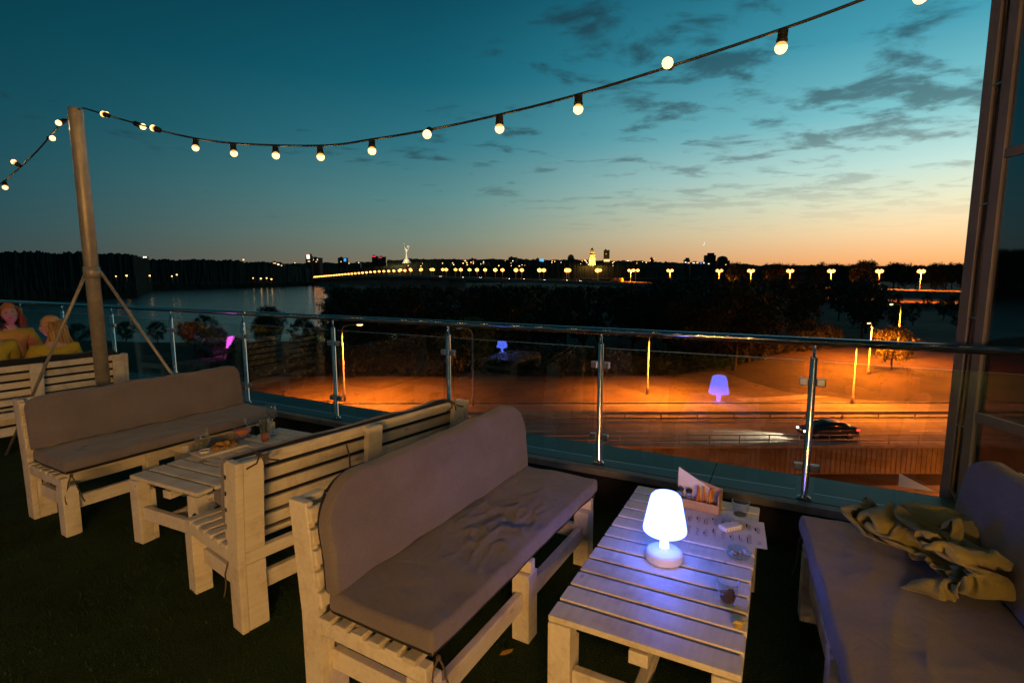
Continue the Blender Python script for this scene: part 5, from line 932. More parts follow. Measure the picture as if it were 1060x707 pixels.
for i in range(9):
    rnd = random.Random(i+2); a = rnd.uniform(0, 6.28); r0 = .014; tip = Vector((.038*math.cos(a), .038*math.sin(a), .19+rnd.uniform(-.02, .06))); b0 = Vector((r0*math.cos(a), r0*math.sin(a), .03))
    side = Vector((-math.sin(a), math.cos(a), 0))*.009; mid = b0.lerp(tip, .55)-Vector((math.cos(a), math.sin(a), 0))*.004
    mb = MB(); v = [mb.bm.verts.new(q) for q in (b0-side*.5, b0+side*.5, mid+side, tip, mid-side)]; mb.bm.faces.new(v); mb.build('leaf', M['green_leaf'], root)
# plate of snacks
pp = atz(228, 466, .449); pa = T2.rotation_euler[2]
root = empty('serving_plate', (pp.x, pp.y, .449), pa-.15, 'long pale serving plate under the sauce bowl and fried snacks', 'plate')
mb = MB(); mb.box((0, 0, .005), (.34, .17, .008), bev=.003)
for v in mb.bm.verts:
    if v.co.z > .006 and (abs(v.co.x) > .15 or abs(v.co.y) > .07): v.co.z += .008
mb.build('dish', M['plate'], root)
ca, sa = math.cos(pa-.15), math.sin(pa-.15)
def ppt(x, y, z): return Vector((pp.x+ca*x-sa*y, pp.y+sa*x+ca*y, .449+z))
r_ = empty('sauce_bowl', ppt(-.11, .0, .0095), 0, 'small white bowl of dark red sauce on the serving plate', 'bowl')
mb = MB(); mb.lathe([(0, 0), (.026, 0), (.040, .024), (.0375, .0245), (.026, .006), (0, .005)], n=28); mb.build('dish', M['white_card'], r_)
mb = MB(); mb.lathe([(0, .0155), (.0325, .0155), (.0325, .0165), (0, .017)], n=24); mb.build('sauce', M['sauce'], r_)
mb = MB(); mb.blob((0, 0, .015), (.032, .02, .016), 3, .5, 0, 1); ng = mb.build('fried_snack', M['nugget'])
for i, (x, y, z, a) in enumerate(((-.035, -.02, .010, .2), (-.01, .03, .010, 1.1), (.03, -.025, .010, 2.0), (.065, .02, .010, .6), (.10, -.02, .010, 1.6), (.01, .0, .034, .4), (.055, -.005, .034, 2.4), (.12, .03, .010, 2.9))):
    o = ng if i == 0 else ng.copy()
    if i: C.objects.link(o)
    o.location = ppt(x, y, z); o.rotation_euler = (0, 0, a); tag(o, 'golden fried snack piled on the serving plate', 'snack', 'fried snacks on the serving plate')

# white paper tucked behind the right sofa
a_ = at(931, 490, 3.02); b_ = at(930, 503, 3.02); c_ = at(968, 509, 2.94)
mb = MB(); z0 = ZL+.004
fl = [Vector(a_), Vector(b_), Vector(c_)]
v = [mb.bm.verts.new(q) for q in fl]; w = [mb.bm.verts.new(q+Vector((.004, .006, .0))) for q in fl]
mb.bm.faces.new(v); mb.bm.faces.new(w[::-1])
for k in range(3): mb.bm.faces.new((v[k], v[(k+1) % 3], w[(k+1) % 3], w[k]))
o = mb.build('folded_paper', M['paper']); tag(o, 'folded white paper sheet standing on the pale coping behind the right sofa', 'paper')
# ================================================================== glazed wing at the right
WX = 2.90
wing = empty('glazed_wing', (WX, 3.2, ZL), 0, 'mauve framed dark glazed wall of the building at the right edge', 'building')
inv = Matrix.Translation(-wing.location)
def wb(name, x0, x1, y0, y1, z0, z1, m, bev=.004, par=wing):
    mb = MB(); mb.box(((x0+x1)/2, (y0+y1)/2, (z0+z1)/2), (x1-x0, y1-y0, z1-z0), bev=bev); mb.xf(inv); return mb.build(name, m, par)
wb('corner_post', WX, WX+.12, 3.322, 3.395, -.2, 5.2, M['frame'])
wb('recess', WX+.045, WX+.12, 3.262, 3.320, -.2, 5.2, M['black_gap'], 0)
wb('mullion', WX-.004, WX+.030, 3.195, 3.260, -.2, 5.2, M['frame'])
wb('corner_blocker', WX+.123, 5.2, 3.33, 3.39, 1.35, 5.2, M['black_gap'], 0)  # added black sheet keeping the bright sky out of the upper panes
for z0, z1, nm in ((-.2, .30, 'sill'), (.805, .865, 'transom'), (2.40, 2.455, 'transom'), (4.1, 4.16, 'transom')):
    wb(nm, WX, WX+.028, -3.0, 3.193, z0, z1, M['frame'])
for z0, z1 in ((.302, .803), (.867, 2.398), (2.457, 4.098), (4.162, 5.2)):
    for y0, y1 in ((1.402, 3.192), (-.60, 1.335), (-2.9, -.66)):
        wb('pane', WX+.014, WX+.022, y0, y1, z0, z1, M['facade_glass'], 0)
for y0, y1 in ((1.337, 1.40), (-.66, -.602)): wb('mullion', WX-.003, WX+.03, y0, y1, .302, 5.2, M['frame'])
wb('black_backing', WX+1.6, WX+1.7, -3, 3.32, 1.35, 5.2, M['black_gap'], 0)  # added black backing, cut off low so the lit road shows through
# cables clipped down the recess
simple('cable_sheath', (.11, .065, .04), .5, var=.4, vscale=9)
for k, (off, lab) in enumerate(((.020, 'brown cable clipped along the left of the corner recess of the glazed wing'), (.0, 'second brown cable twisting beside the first in the corner recess'))):
    rnd = random.Random(k); pts = []
    for i in range(34):
        z = 5.1-i*.15
        if z < ZL+.02: break
        w = .012*math.sin(z*2.3+k*1.9)+rnd.uniform(-.003, .003)
        pts.append((WX+.018+.012*math.cos(z*1.7+k*2), 3.291+(.014 if k else -.014)+w, z))
    pts += [(WX-.02, 3.27, ZL+.05), (WX-.05, 3.2-.06*k, ZL+.03), (WX-.06, 3.05-.06*k, ZL+.028)]
    mb = MB(); o0 = Vector(pts[-1]); mb.tube([Vector(p)-o0 for p in pts], .0095, 10)
    root = empty('power_cable', o0, 0, lab, 'cable'); mb.build('sheath', M['cable_sheath'], root)
    if k == 0:
        for z in (.75, 1.45, 2.15, 2.85, 3.4):
            mb = MB(); mb.box((WX+.018-o0.x, 3.291-o0.y, z-o0.z), (.036, .062, .012), bev=.003); mb.build('clip', M['steel_dull'], root)

# ================================================================== unseen bulb strings added behind the camera to light the furniture
def sagline(a, b, sag, n):
    a, b = Vector(a), Vector(b); return [a.lerp(b, i/(n-1))+Vector((0, 0, -sag*4*(i/(n-1))*(1-i/(n-1)))) for i in range(n)]
M['bulb_near'] = emat('warm_bulb_glass_bright', (1.0, .56, .20), BULB_BACK)
_mb = M['bulb']; M['bulb'] = M['bulb_near']
for a, b, nb in BACK_STRINGS:
    pts = sagline(a, b, .30, 13); ps = sagline(a, b, .30, nb*2+1)[1::2]
    string_light('string_light', 'unseen black cable with warm round bulbs, added behind the camera to light the furniture', pts, [(p, (0, 0, -1)) for p in ps], 'bulb strings added behind the camera', light=BACK_W)
M['bulb'] = _mb

# ================================================================== people
def leaf_tone(name, c1, c2):
    m, nt, out = new_mat(name); L = nt.links
    b = N(nt, 'ShaderNodeBsdfPrincipled'); L.new(b.outputs[0], out.inputs[0]); b.inputs['Roughness'].default_value = .55
    ge = N(nt, 'ShaderNodeNewGeometry'); rp = ramp(nt, [(0, c1), (1, c2)]); L.new(ge.outputs['Random Per Island'], rp.inputs[0]); L.new(rp.outputs[0], b.inputs['Base Color'])
    return m
simple('skin', (.55, .33, .25), .5, var=.12, vscale=14)
M['hair_red'] = leaf_tone('hair_red', (.26, .085, .02), (.55, .22, .06))
M['hair_blond'] = leaf_tone('hair_blond', (.26, .13, .04), (.62, .40, .16))
simple('hair_red_flat', (.50, .20, .05), .5, var=.5, vscale=24, stretch=(3, 3, .4))
simple('hair_blond_flat', (.48, .28, .10), .5, var=.55, vscale=30, stretch=(3, 3, .3), bump=.5, bscale=60)
simple('hair_black', (.015, .012, .012), .45, var=.4, vscale=30)
simple('jacket_olive', (.50, .37, .035), .85, var=.25, vscale=7, bump=.3, bscale=30)
simple('trousers', (.03, .03, .045), .85, var=.3, vscale=10)
simple('eye_white', (.75, .73, .70), .2, var=.05, vscale=9)
simple('iris', (.06, .04, .03), .2, var=.2, vscale=90)
simple('lips', (.45, .10, .10), .45, var=.1, vscale=40)
def skin_mesh(nodes, edges, radii, root, sub=2):
    me = bpy.data.meshes.new('tmp'); me.from_pydata([tuple(n) for n in nodes], edges, []); o = bpy.data.objects.new('tmp', me); C.objects.link(o)
    sk = o.modifiers.new('s', 'SKIN'); sk.use_smooth_shade = True
    d = me.skin_vertices[0].data
    for i, r in enumerate(radii): d[i].radius = (r, r) if not isinstance(r, tuple) else r
    d[root].use_root = True
    sb = o.modifiers.new('u', 'SUBSURF'); sb.levels = sub; sb.render_levels = sub
    dg = bpy.context.evaluated_depsgraph_get(); dg.update(); ev = o.evaluated_get(dg)
    m2 = bpy.data.meshes.new_from_object(ev); bpy.data.objects.remove(o); bpy.data.meshes.remove(me)
    bm = bmesh.new(); bm.from_mesh(m2); bpy.data.meshes.remove(m2)
    return bm
def head_bm(yaw, pitch, tilt, pos):
    bm = bmesh.new(); bmesh.ops.create_icosphere(bm, subdivisions=4, radius=1)
    for v in bm.verts:
        x, y, z = v.co; f = max(0, y)
        w = 1-.22*max(0, -z)**1.5
        X, Y, Z = x*.076*w, y*.094*(1-.10*max(0, -z)), z*.118
        nose = math.exp(-(x/.13)**2)*math.exp(-((z+.12)/.20)**2)*(f > .3); Y += .020*nose*(1.0 if z < .05 else .5)
        for sx in (-1, 1): Y -= .010*math.exp(-((x-sx*.38)/.20)**2-((z-.03)/.15)**2)*(f > 0)
        Y += .006*math.exp(-((x)/.3)**2-((z+.78)/.14)**2)*(f > 0)
        for sx in (-1, 1): X += sx*.010*math.exp(-((x-sx)/.22)**2-((z+.02)/.22)**2)*math.exp(-((y+.05)/.22)**2)
        v.co = (X, Y, Z)
    for f in bm.faces: f.smooth = True
    mt = Matrix.Translation(pos) @ Euler((pitch, tilt, yaw), 'XYZ').to_matrix().to_4x4()
    bmesh.ops.transform(bm, matrix=mt, verts=bm.verts)
    return bm, mt
def person(loc, rz, label, hair, lean, yaw, hpitch, htilt, arms, long_hair, size=1.0):
    """seated figure facing local +Y, seat surface at z = .52"""
    root = empty('person', (loc[0], loc[1], 0), rz, label, 'person')
    root.scale = (size, size, size)
    zz = .50
    N_, E_, R_ = [], [], []
    def nd(p, r): N_.append(Vector(p)); R_.append(r); return len(N_)-1
    def ed(a, b): E_.append((a, b))
    l = lean
    pel = nd((0, 0, zz+.10), (.15, .115)); wai = nd((0, .02+l*.25, zz+.26), (.125, .095)); che = nd((0, .02+l*.6, zz+.42), (.145, .105)); upp = nd((0, .01+l*.9, zz+.53), (.10, .085)); nek = nd((0, .02+l, zz+.60), .052); hd = nd((0, .035+l*1.05, zz+.68), .05)
    for a, b in ((pel, wai), (wai, che), (che, upp), (upp, nek), (nek, hd)): ed(a, b)
    hips, sh = {}, {}
    for s in (-1, 1):
        h = nd((s*.09, .08, zz+.085), .085); k = nd((s*.12, .44, zz+.09), .060); a_ = nd((s*.12, .47, .10), .040); f0 = nd((s*.13, .50, .045), .036); f1 = nd((s*.14, .62, .035), .026)
        for a, b in ((pel, h), (h, k), (k, a_), (a_, f0), (f0, f1)): ed(a, b)
        S = nd((s*.165, .01+l*.9, zz+.515), .058); el, wr = arms[0 if s < 0 else 1]
        e_ = nd(el, .042); w_ = nd(wr, .027); ed(upp, S); ed(S, e_); ed(e_, w_)
        d = (Vector(wr)-Vector(el)).normalized(); side = d.cross(Vector((0, 0, 1))); side = side.normalized() if side.length > .1 else Vector((1, 0, 0))
        pm = nd(Vector(wr)+d*.055, (.034, .020)); ed(w_, pm)
        for q, (off, ln) in enumerate(((-.028, .058), (-.010, .072), (.010, .078), (.028, .066))):
            a = nd(Vector(wr)+d*.088+side*off, .0085); b = nd(Vector(wr)+d*(.088+ln*.55)+side*off*1.1+Vector((0, 0, -.006)), .0078); c = nd(Vector(wr)+d*(.088+ln*.9)+side*off*1.1+Vector((0, 0, -.026)), .0068)
            ed(pm, a); ed(a, b); ed(b, c)
        t0 = nd(Vector(wr)+d*.04+side*.036*s, .0095); t1 = nd(Vector(wr)+d*.085+side*.056*s+Vector((0, 0, -.012)), .008); ed(pm, t0); ed(t0, t1)
    bm = skin_mesh(N_, E_, R_, pel)
    hpos = N_[hd]+Vector((0, .02, .085))
    hb, hm = head_bm(yaw, hpitch, htilt, hpos)
    tm = bpy.data.meshes.new('t'); hb.to_mesh(tm); hb.free(); bm.from_mesh(tm); bpy.data.meshes.remove(tm)
    b = MB(); b.bm.free(); b.bm = bm; body = b.build('body', M['skin'], root, True, norm=False)
    # clothes: the same skeleton, a little fuller
    def sub(keep, grow):
        idx = {o_: i for i, o_ in enumerate(keep)}
        n = [N_[i] for i in keep]; e = [(idx[a], idx[b]) for a, b in E_ if a in idx and b in idx]
        r = []
        for i in keep:
            q = R_[i]; q = (q, q) if not isinstance(q, tuple) else q; r.append((q[0]+grow, q[1]+grow))
        return n, e, r
    arm_ids = []
    for k_, (a, b_) in enumerate(E_):
        pass
    # node numbering: 0-5 torso, then per side: hip,knee,ankle,foot,toe,shoulder,elbow,wrist,palm,12 fingers,2 thumb
    per = 5+3+1+12+2
    up = [0, 1, 2, 3]; lo = [0]
    for s in (0, 1):
        o_ = 6+s*per; up += [o_+5, o_+6, o_+7]; lo += [o_, o_+1, o_+2]
    n, e, r = sub(up, .026); b = MB(); b.bm.free(); b.bm = skin_mesh(n, e, r, 0)
    for v in b.bm.verts: v.co += v.co.normalized()*(.014*noise.noise(v.co*8)+.010*(1-abs(noise.noise(Vector((v.co.x*9, v.co.y*9, v.co.z*22))))*2))
    b.build('jacket', M['jacket_olive'], root, True, norm=False)
    n, e, r = sub(lo, .014); b = MB(); b.bm.free(); b.bm = skin_mesh(n, e, r, 0); b.build('trousers', M['trousers'], root, True, norm=False)
    for s in (-1, 1):
        mb = MB(); mb.blob((s*.029, .083, .004), (.0125, .009, .0085), 2); mb.xf(hm); ew = mb.build('eye', M['eye_white'], root)
        mb = MB(); mb.blob((s*.029, .0905, .004), (.0062, .0026, .0062), 2); mb.xf(hm); mb.build('iris', M['iris'], ew)
        mb = MB(); mb.tube([(s*.045, .080, .021), (s*.030, .091, .026), (s*.014, .092, .022)], .0032, 6); mb.xf(hm); mb.build('eyebrow', M[hair], root)
    mb = MB(); mb.tube([(-.024, .079, -.050), (-.010, .088, -.0475), (0, .089, -.0485), (.010, .088, -.0475), (.024, .079, -.050)], [.002, .0048, .0052, .0048, .002], 8); mb.xf(hm); mb.build('mouth', M['lips'], root)
    # hair: cap plus falling strands
    bm = bmesh.new(); bmesh.ops.create_icosphere(bm, subdivisions=4, radius=1)
    for v in bm.verts:
        x, y, z = v.co; k = 1+.05*noise.noise(v.co*5)
        v.co = (x*.088*k, y*.106*k-.008, z*.128*k+.012)
    kill = [v for v in bm.verts if v.co.y > .035 and v.co.z < .062 or v.co.z < -.06 or (v.co.y > .0 and v.co.z < -.0)]
    bmesh.ops.delete(bm, geom=kill, context='VERTS')
    for f in bm.faces: f.smooth = True
    b = MB(); b.bm.free(); b.bm = bm
    rnd = random.Random(int(loc[0]*100))
    for k in range(420 if long_hair > .15 else 80):
        a = rnd.uniform(PI*.98, PI*2.02) if rnd.random() < .8 else rnd.choice((rnd.uniform(-.1, .35), rnd.uniform(PI-.35, PI+.1)))
        p = Vector((.086*math.cos(a), .100*math.sin(a)-.006, rnd.uniform(-.01, .085))); p.xy *= rnd.uniform(.86, 1.1); ln = rnd.uniform(.6, 1.0)*long_hair
        q = p+Vector((p.x*.22, p.y*.25-.01, -ln*.4)); t = p+Vector((p.x*.3+rnd.uniform(-.025, .025), p.y*.55-.03+rnd.uniform(-.02, .02), -ln))
        b.tube([p, p.lerp(q, .5)+Vector((p.x*.12, p.y*.12, 0)), q, q.lerp(t, .5), t], [.0045, .0055, .005, .004, .001], 4)
    b.xf(hm); b.build('hair', M[hair], root)
    return root
a5 = 1.0086
faceaway = a5   # local +Y -> direction away from the viewer over the table
pA = n5*(2.22-.33)+u5*1.08+Vector((-5.1853, 4.4888)); pB = n5*.30+u5*1.06+Vector((-5.1853, 4.4888)); pC = n5*.34+u5*.55+Vector((-5.1853, 4.4888))
ARM_T = (((-.26, .16, .72), (-.12, .40, .70)), ((.26, .16, .72), (.10, .42, .70)))
ARM_R = (((-.26, .16, .72), (-.12, .40, .70)), ((.30, .20, .76), (.30, .47, .74)))
person(pA, a5+PI, 'red haired woman in an olive jacket facing the viewer at the left edge', 'hair_red', .08, -.25, .05, .12, ARM_R, .22)
person(pB, a5, 'long haired blond woman in an olive jacket on the left edge sofa', 'hair_blond', .05, 1.25, -.02, -.1, ARM_T, .60, .93)
person(pC, a5+.1, 'dark haired guest with an olive jacketed back turned, cut by the left edge', 'hair_black', .04, .5, 0, 0, ARM_T, .10)
# ================================================================== outside: ground, roads, river, hills
ZR = -12.5
simple('soil', (.055, .040, .018), .95, var=.5, vscale=.35, bump=.3, bscale=3)
def sm(a, b, x):
    t = max(0., min(1., (x-a)/(b-a))); return t*t*(3-2*t)
def land_h(x, y):
    if y < 42.2: base = ZR-2.3
    elif y < 42.6: base = ZR-2.3+2.27*(y-42.2)/.4
    else: base = ZR-.03
    base += .9*noise.noise(Vector((x*.03, y*.03, 0)))*sm(72, 110, y)
    if x > 30 and y > 57: base += 1.4*sm(57, 75, y)*sm(30, 48, x)
    sdist = min(max(x+.36*y+6, 150-y), 1050-y-.0*x) + 14*noise.noise(Vector((x*.012, y*.012, 3)))
    return base - 9.5*(1-sm(-6, 34, sdist))*sm(90, 120, y)
def axis(lo, hi, fine):
    out = []; v = lo
    while v < hi:
        out.append(v); v += max(2.5, abs(v-fine)*.045)
    return out+[hi]
xs = sorted(set([-a for a in axis(0, 900, 0)]+axis(0, 1400, 0))); ys = [2, 12, 22, 32, 40, 42.2, 42.6, 44, 50, 56]+axis(60, 1400, 60)
mb = MB(); g = [[mb.bm.verts.new((x, y, land_h(x, y))) for y in ys] for x in xs]
for i in range(len(xs)-1):
    for j in range(len(ys)-1): mb.bm.faces.new((g[i][j], g[i+1][j], g[i+1][j+1], g[i][j+1])).smooth = ys[j] > 60
tag(mb.build('ground', M['soil']), kind='structure')

def asphalt(name, col, dark):
    m, nt, out = new_mat(name); L = nt.links
    b = N(nt, 'ShaderNodeBsdfPrincipled'); L.new(b.outputs[0], out.inputs[0]); b.inputs['Roughness'].default_value = .9; b.inputs['Specular IOR Level'].default_value = .12
    tc = N(nt, 'ShaderNodeTexCoord'); mp = N(nt, 'ShaderNodeMapping'); mp.inputs['Scale'].default_value = (.02, .9, 1); L.new(tc.outputs['Object'], mp.inputs['Vector'])
    n1 = N(nt, 'ShaderNodeTexNoise'); n1.inputs['Scale'].default_value = 1.3; n1.inputs['Detail'].default_value = 6; L.new(mp.outputs[0], n1.inputs['Vector'])
    n2 = N(nt, 'ShaderNodeTexNoise'); n2.inputs['Scale'].default_value = .5; n2.inputs['Detail'].default_value = 8; n2.inputs['Roughness'].default_value = .7; L.new(tc.outputs['Object'], n2.inputs['Vector'])
    r1 = ramp(nt, [(.3, dark), (.62, col)]); L.new(n1.outputs['Fac'], r1.inputs[0])
    r2 = ramp(nt, [(.3, (.65, .65, .65)), (.7, (1.15, 1.15, 1.15))]); L.new(n2.outputs['Fac'], r2.inputs[0])
    mx = N(nt, 'ShaderNodeMix', data_type='RGBA', blend_type='MULTIPLY'); mx.inputs[0].default_value = 1
    L.new(r1.outputs[0], mx.inputs[6]); L.new(r2.outputs[0], mx.inputs[7]); L.new(mx.outputs[2], b.inputs['Base Color']); return m
M['asphalt'] = asphalt('worn_asphalt', (.27, .25, .22), (.17, .158, .14))
M['concrete'] = P('road_concrete', (.30, .28, .25), .85, var=.4, vscale=.9, bump=.2, bscale=8)
M['wall_conc'] = P('weathered_concrete', (.17, .15, .125), .9, var=.45, vscale=.8, bump=.2, bscale=8)
M['paint'] = P('road_paint', (.62, .60, .55), .7, var=.35, vscale=1.5)
M['sand'] = P('sandy_verge', (.16, .12, .065), .95, var=.4, vscale=.30, col2=(.09, .07, .03), bump=.2, bscale=3)
def strip(name, pts_a, pts_b, z, m, kind='structure'):
    mb = MB(); A = [mb.bm.verts.new((x, y, z)) for x, y in pts_a]; B = [mb.bm.verts.new((x, y, z)) for x, y in pts_b]
    for i in range(len(A)-1): mb.bm.faces.new((A[i], A[i+1], B[i+1], B[i]))
    return tag(mb.build(name, m), kind=kind)
SLP = .035                                    # the street runs a touch away to the right
def yl(y0, x): return y0+SLP*x
XA, XB = -160, 200
strip('road', [(XA, yl(43.0, 0)), (XB, yl(43.0, 0))], [(XA, 50.2), (XB, 50.2+SLP*60)], ZR+.004, M['asphalt'])
strip('upper_road', [(XA, 51.2), (XB, 51.2)], [(XA, 57.0), (XB, 57.0)], ZR+.008, M['asphalt'])
strip('verge', [(XA, 57.3), (20, 57.3), (60, 57.3), (XB, 57.3)], [(XA, 73), (20, 73), (60, 86), (XB, 90)], ZR+.012, M['sand'])
strip('lower_road', [(XA, 27.0), (XB, 27.0)], [(XA, 39.6), (XB, 39.6)], ZR-2.292, M['asphalt'])
for (y0, y1, z) in ((43.35, 43.5, ZR+.008), (49.7, 49.85, ZR+.008)): strip('lane_marking', [(XA, y0), (XB, y0)], [(XA, y1), (XB, y1)], z, M['paint'])
mb = MB()
x = XA
while x < XB: mb.box((x, 46.6, ZR+.010), (3.0, .13, .003)); x += 9.0
tag(mb.build('lane_marking', M['paint']), kind='structure')
mb = MB()
x = XA
while x < XB: mb.box((x, 33.2, ZR-2.285), (3.0, .13, .003)); x += 9.0
tag(mb.build('lane_marking', M['paint']), kind='structure')
for y in (51.0, 57.15): 
    mb = MB(); mb.box(((XA+XB)/2, y, ZR+.06), (XB-XA, .22, .15)); tag(mb.build('kerb', M['concrete']), kind='structure')
# curved footpath over the verge at the right
def arc(pts, w):
    A, B = [], []
    for i, p in enumerate(pts):
        t = (Vector(pts[min(i+1, len(pts)-1)])-Vector(pts[max(i-1, 0)])).normalized(); n = Vector((-t.y, t.x)); A.append(tuple(Vector(p)-n*w)); B.append(tuple(Vector(p)+n*w))
    return A, B
pts_ = [(26, 58.5), (32, 59.5), (38, 61.5), (44, 64.5), (50, 67), (60, 69.5), (75, 71), (110, 73)]
A, B = arc(pts_, .9); strip('footpath', A, B, ZR+1.35*0+.02, M['concrete'])
# retaining wall with ribs and a railing on top
rw = empty('retaining_wall', (20, 42.3, ZR-2.3), 0, 'ribbed concrete retaining wall below the near edge of the street', 'wall')
mb = MB(); mb.box((0, 0, 1.15), (320, .5, 2.3)); mb.build('wall_face', M['wall_conc'], rw)
mb = MB()
for k in range(420): mb.box((-90+k*.42, -.27, 1.1), (.07, .05, 2.1))
o = mb.build('ribs', M['wall_conc'], rw)
mb = MB(); mb.box((0, -.05, 2.40), (320, .75, .2)); mb.build('coping', M['concrete'], rw)
simple('rail_metal', (.36, .33, .28), .45, metal=.5, var=.2, vscale=2)
rg = empty('street_railing', (20, 42.35, ZR+.2), 0, 'low metal railing along the top of the retaining wall', 'railing')
mb = MB()
for z in (.35, .75): mb.box((0, 0, z), (320, .05, .06))
mb.build('rail', M['rail_metal'], rg)
mb = MB(); mb.box((0, 0, .37), (.06, .06, .75)); p0 = mb.build('post', M['rail_metal'], rg)
for k in range(45):
    q = p0 if k == 0 else p0.copy()
    if k: C.objects.link(q); q.parent = rg
    q.location = (-56+k*2.5, 0, 0)
gr = empty('guard_rail', (20, 50.6, ZR), 0, 'steel guard rail on short posts between the two carriageways', 'guard rail')
mb = MB(); mb.prism([(-.03, .50), (.03, .56), (-.02, .64), (.03, .72), (-.03, .80), (-.06, .80), (-.06, .50)], 'x', -160, 160); mb.build('beam', M['rail_metal'], gr)
mb = MB(); mb.box((0, .0, .36), (.12, .10, .72)); p0 = mb.build('post', M['rail_metal'], gr)
for k in range(40):
    q = p0 if k == 0 else p0.copy()
    if k: C.objects.link(q); q.parent = gr
    q.location = (-70+k*3.6, 0.02, 0)

# river
def water_mat():
    m, nt, out = new_mat('river_water'); L = nt.links
    b = N(nt, 'ShaderNodeBsdfPrincipled'); L.new(b.outputs[0], out.inputs[0]); b.inputs['Base Color'].default_value = (.006, .016, .020, 1); b.inputs['Roughness'].default_value = .10; b.inputs['IOR'].default_value = 1.33
    tc = N(nt, 'ShaderNodeTexCoord'); mp = N(nt, 'ShaderNodeMapping'); mp.inputs['Scale'].default_value = (.05, .13, 1); mp.inputs['Rotation'].default_value = (0, 0, .2); L.new(tc.outputs['Object'], mp.inputs['Vector'])
    n = N(nt, 'ShaderNodeTexNoise'); n.inputs['Scale'].default_value = 2.2; n.inputs['Detail'].default_value = 6; n.inputs['Roughness'].default_value = .6; L.new(mp.outputs[0], n.inputs['Vector'])
    bp = N(nt, 'ShaderNodeBump'); bp.inputs['Strength'].default_value = .55; bp.inputs['Distance'].default_value = .5; L.new(n.outputs['Fac'], bp.inputs['Height']); L.new(bp.outputs[0], b.inputs['Normal']); return m
M['water'] = water_mat()
ZW = -19.0
mb = MB(); mb.quad((-3000, 100, ZW), (1500, 100, ZW), (1500, 2600, ZW), (-3000, 2600, ZW)); tag(mb.build('river', M['water']), kind='structure')

# wooded hills on the far bank
M['far_wood'] = P('far_dark_wood', (.018, .022, .012), .95, var=.6, vscale=.06, spec=.1)
def ridge(name, az0, az1, n, dist, top, depth, seed, rough=3.0):
    mb = MB(); rows = []
    for i in range(n+1):
        a = az0+(az1-az0)*i/n; d = dist(a); h = top(a)
        h += rough*(noise.noise(Vector((a*40, seed, 0)))*1.6+noise.noise(Vector((a*160, seed, 1)))*.8+abs(noise.noise(Vector((a*700, seed, 2))))*1.3)
        prof = [(0, ZW-1), (.02, ZW+7), (.10, ZW+11), (.35, ZW+(h-ZW)*.62), (.62, h*.97-.5), (.80, h), (1.4, h*.9)]
        rows.append([mb.bm.verts.new(((d+depth*k)*math.sin(a), (d+depth*k)*math.cos(a), z+(2.0*noise.noise(Vector((a*300, k*9, seed))) if 0 < k < 1 else 0))) for k, z in prof])
    for A, B in zip(rows, rows[1:]):
        for k in range(len(A)-1): mb.bm.faces.new((A[k], B[k], B[k+1], A[k+1])).smooth = False
    return tag(mb.build(name, M['far_wood']), kind='structure')
def lerp_tab(tab):
    def f(a):
        for (a0, v0), (a1, v1) in zip(tab, tab[1:]):
            if a <= a1: return v0+(v1-v0)*max(0, (a-a0))/(a1-a0)
        return tab[-1][1]
    return f
ridge('hills', -1.05, -.36, 700, lerp_tab([(-1.05, 520), (-.80, 560), (-.62, 640), (-.60, 930), (-.45, 1060), (-.36, 1200)]), lerp_tab([(-1.05, 26), (-.8, 30), (-.6, 33), (-.52, 36), (-.42, 32), (-.36, 18)]), 420, 1.0)
ridge('city_hill', -.50, .95, 1300, lerp_tab([(-.5, 1500), (-.3, 1750), (.95, 1800)]), lerp_tab([(-.5, 20), (-.42, 42), (-.3, 50), (-.2, 66), (0, 66), (.15, 62), (.3, 50), (.45, 38), (.6, 30), (.95, 30)]), 500, 5.0, 3.4)

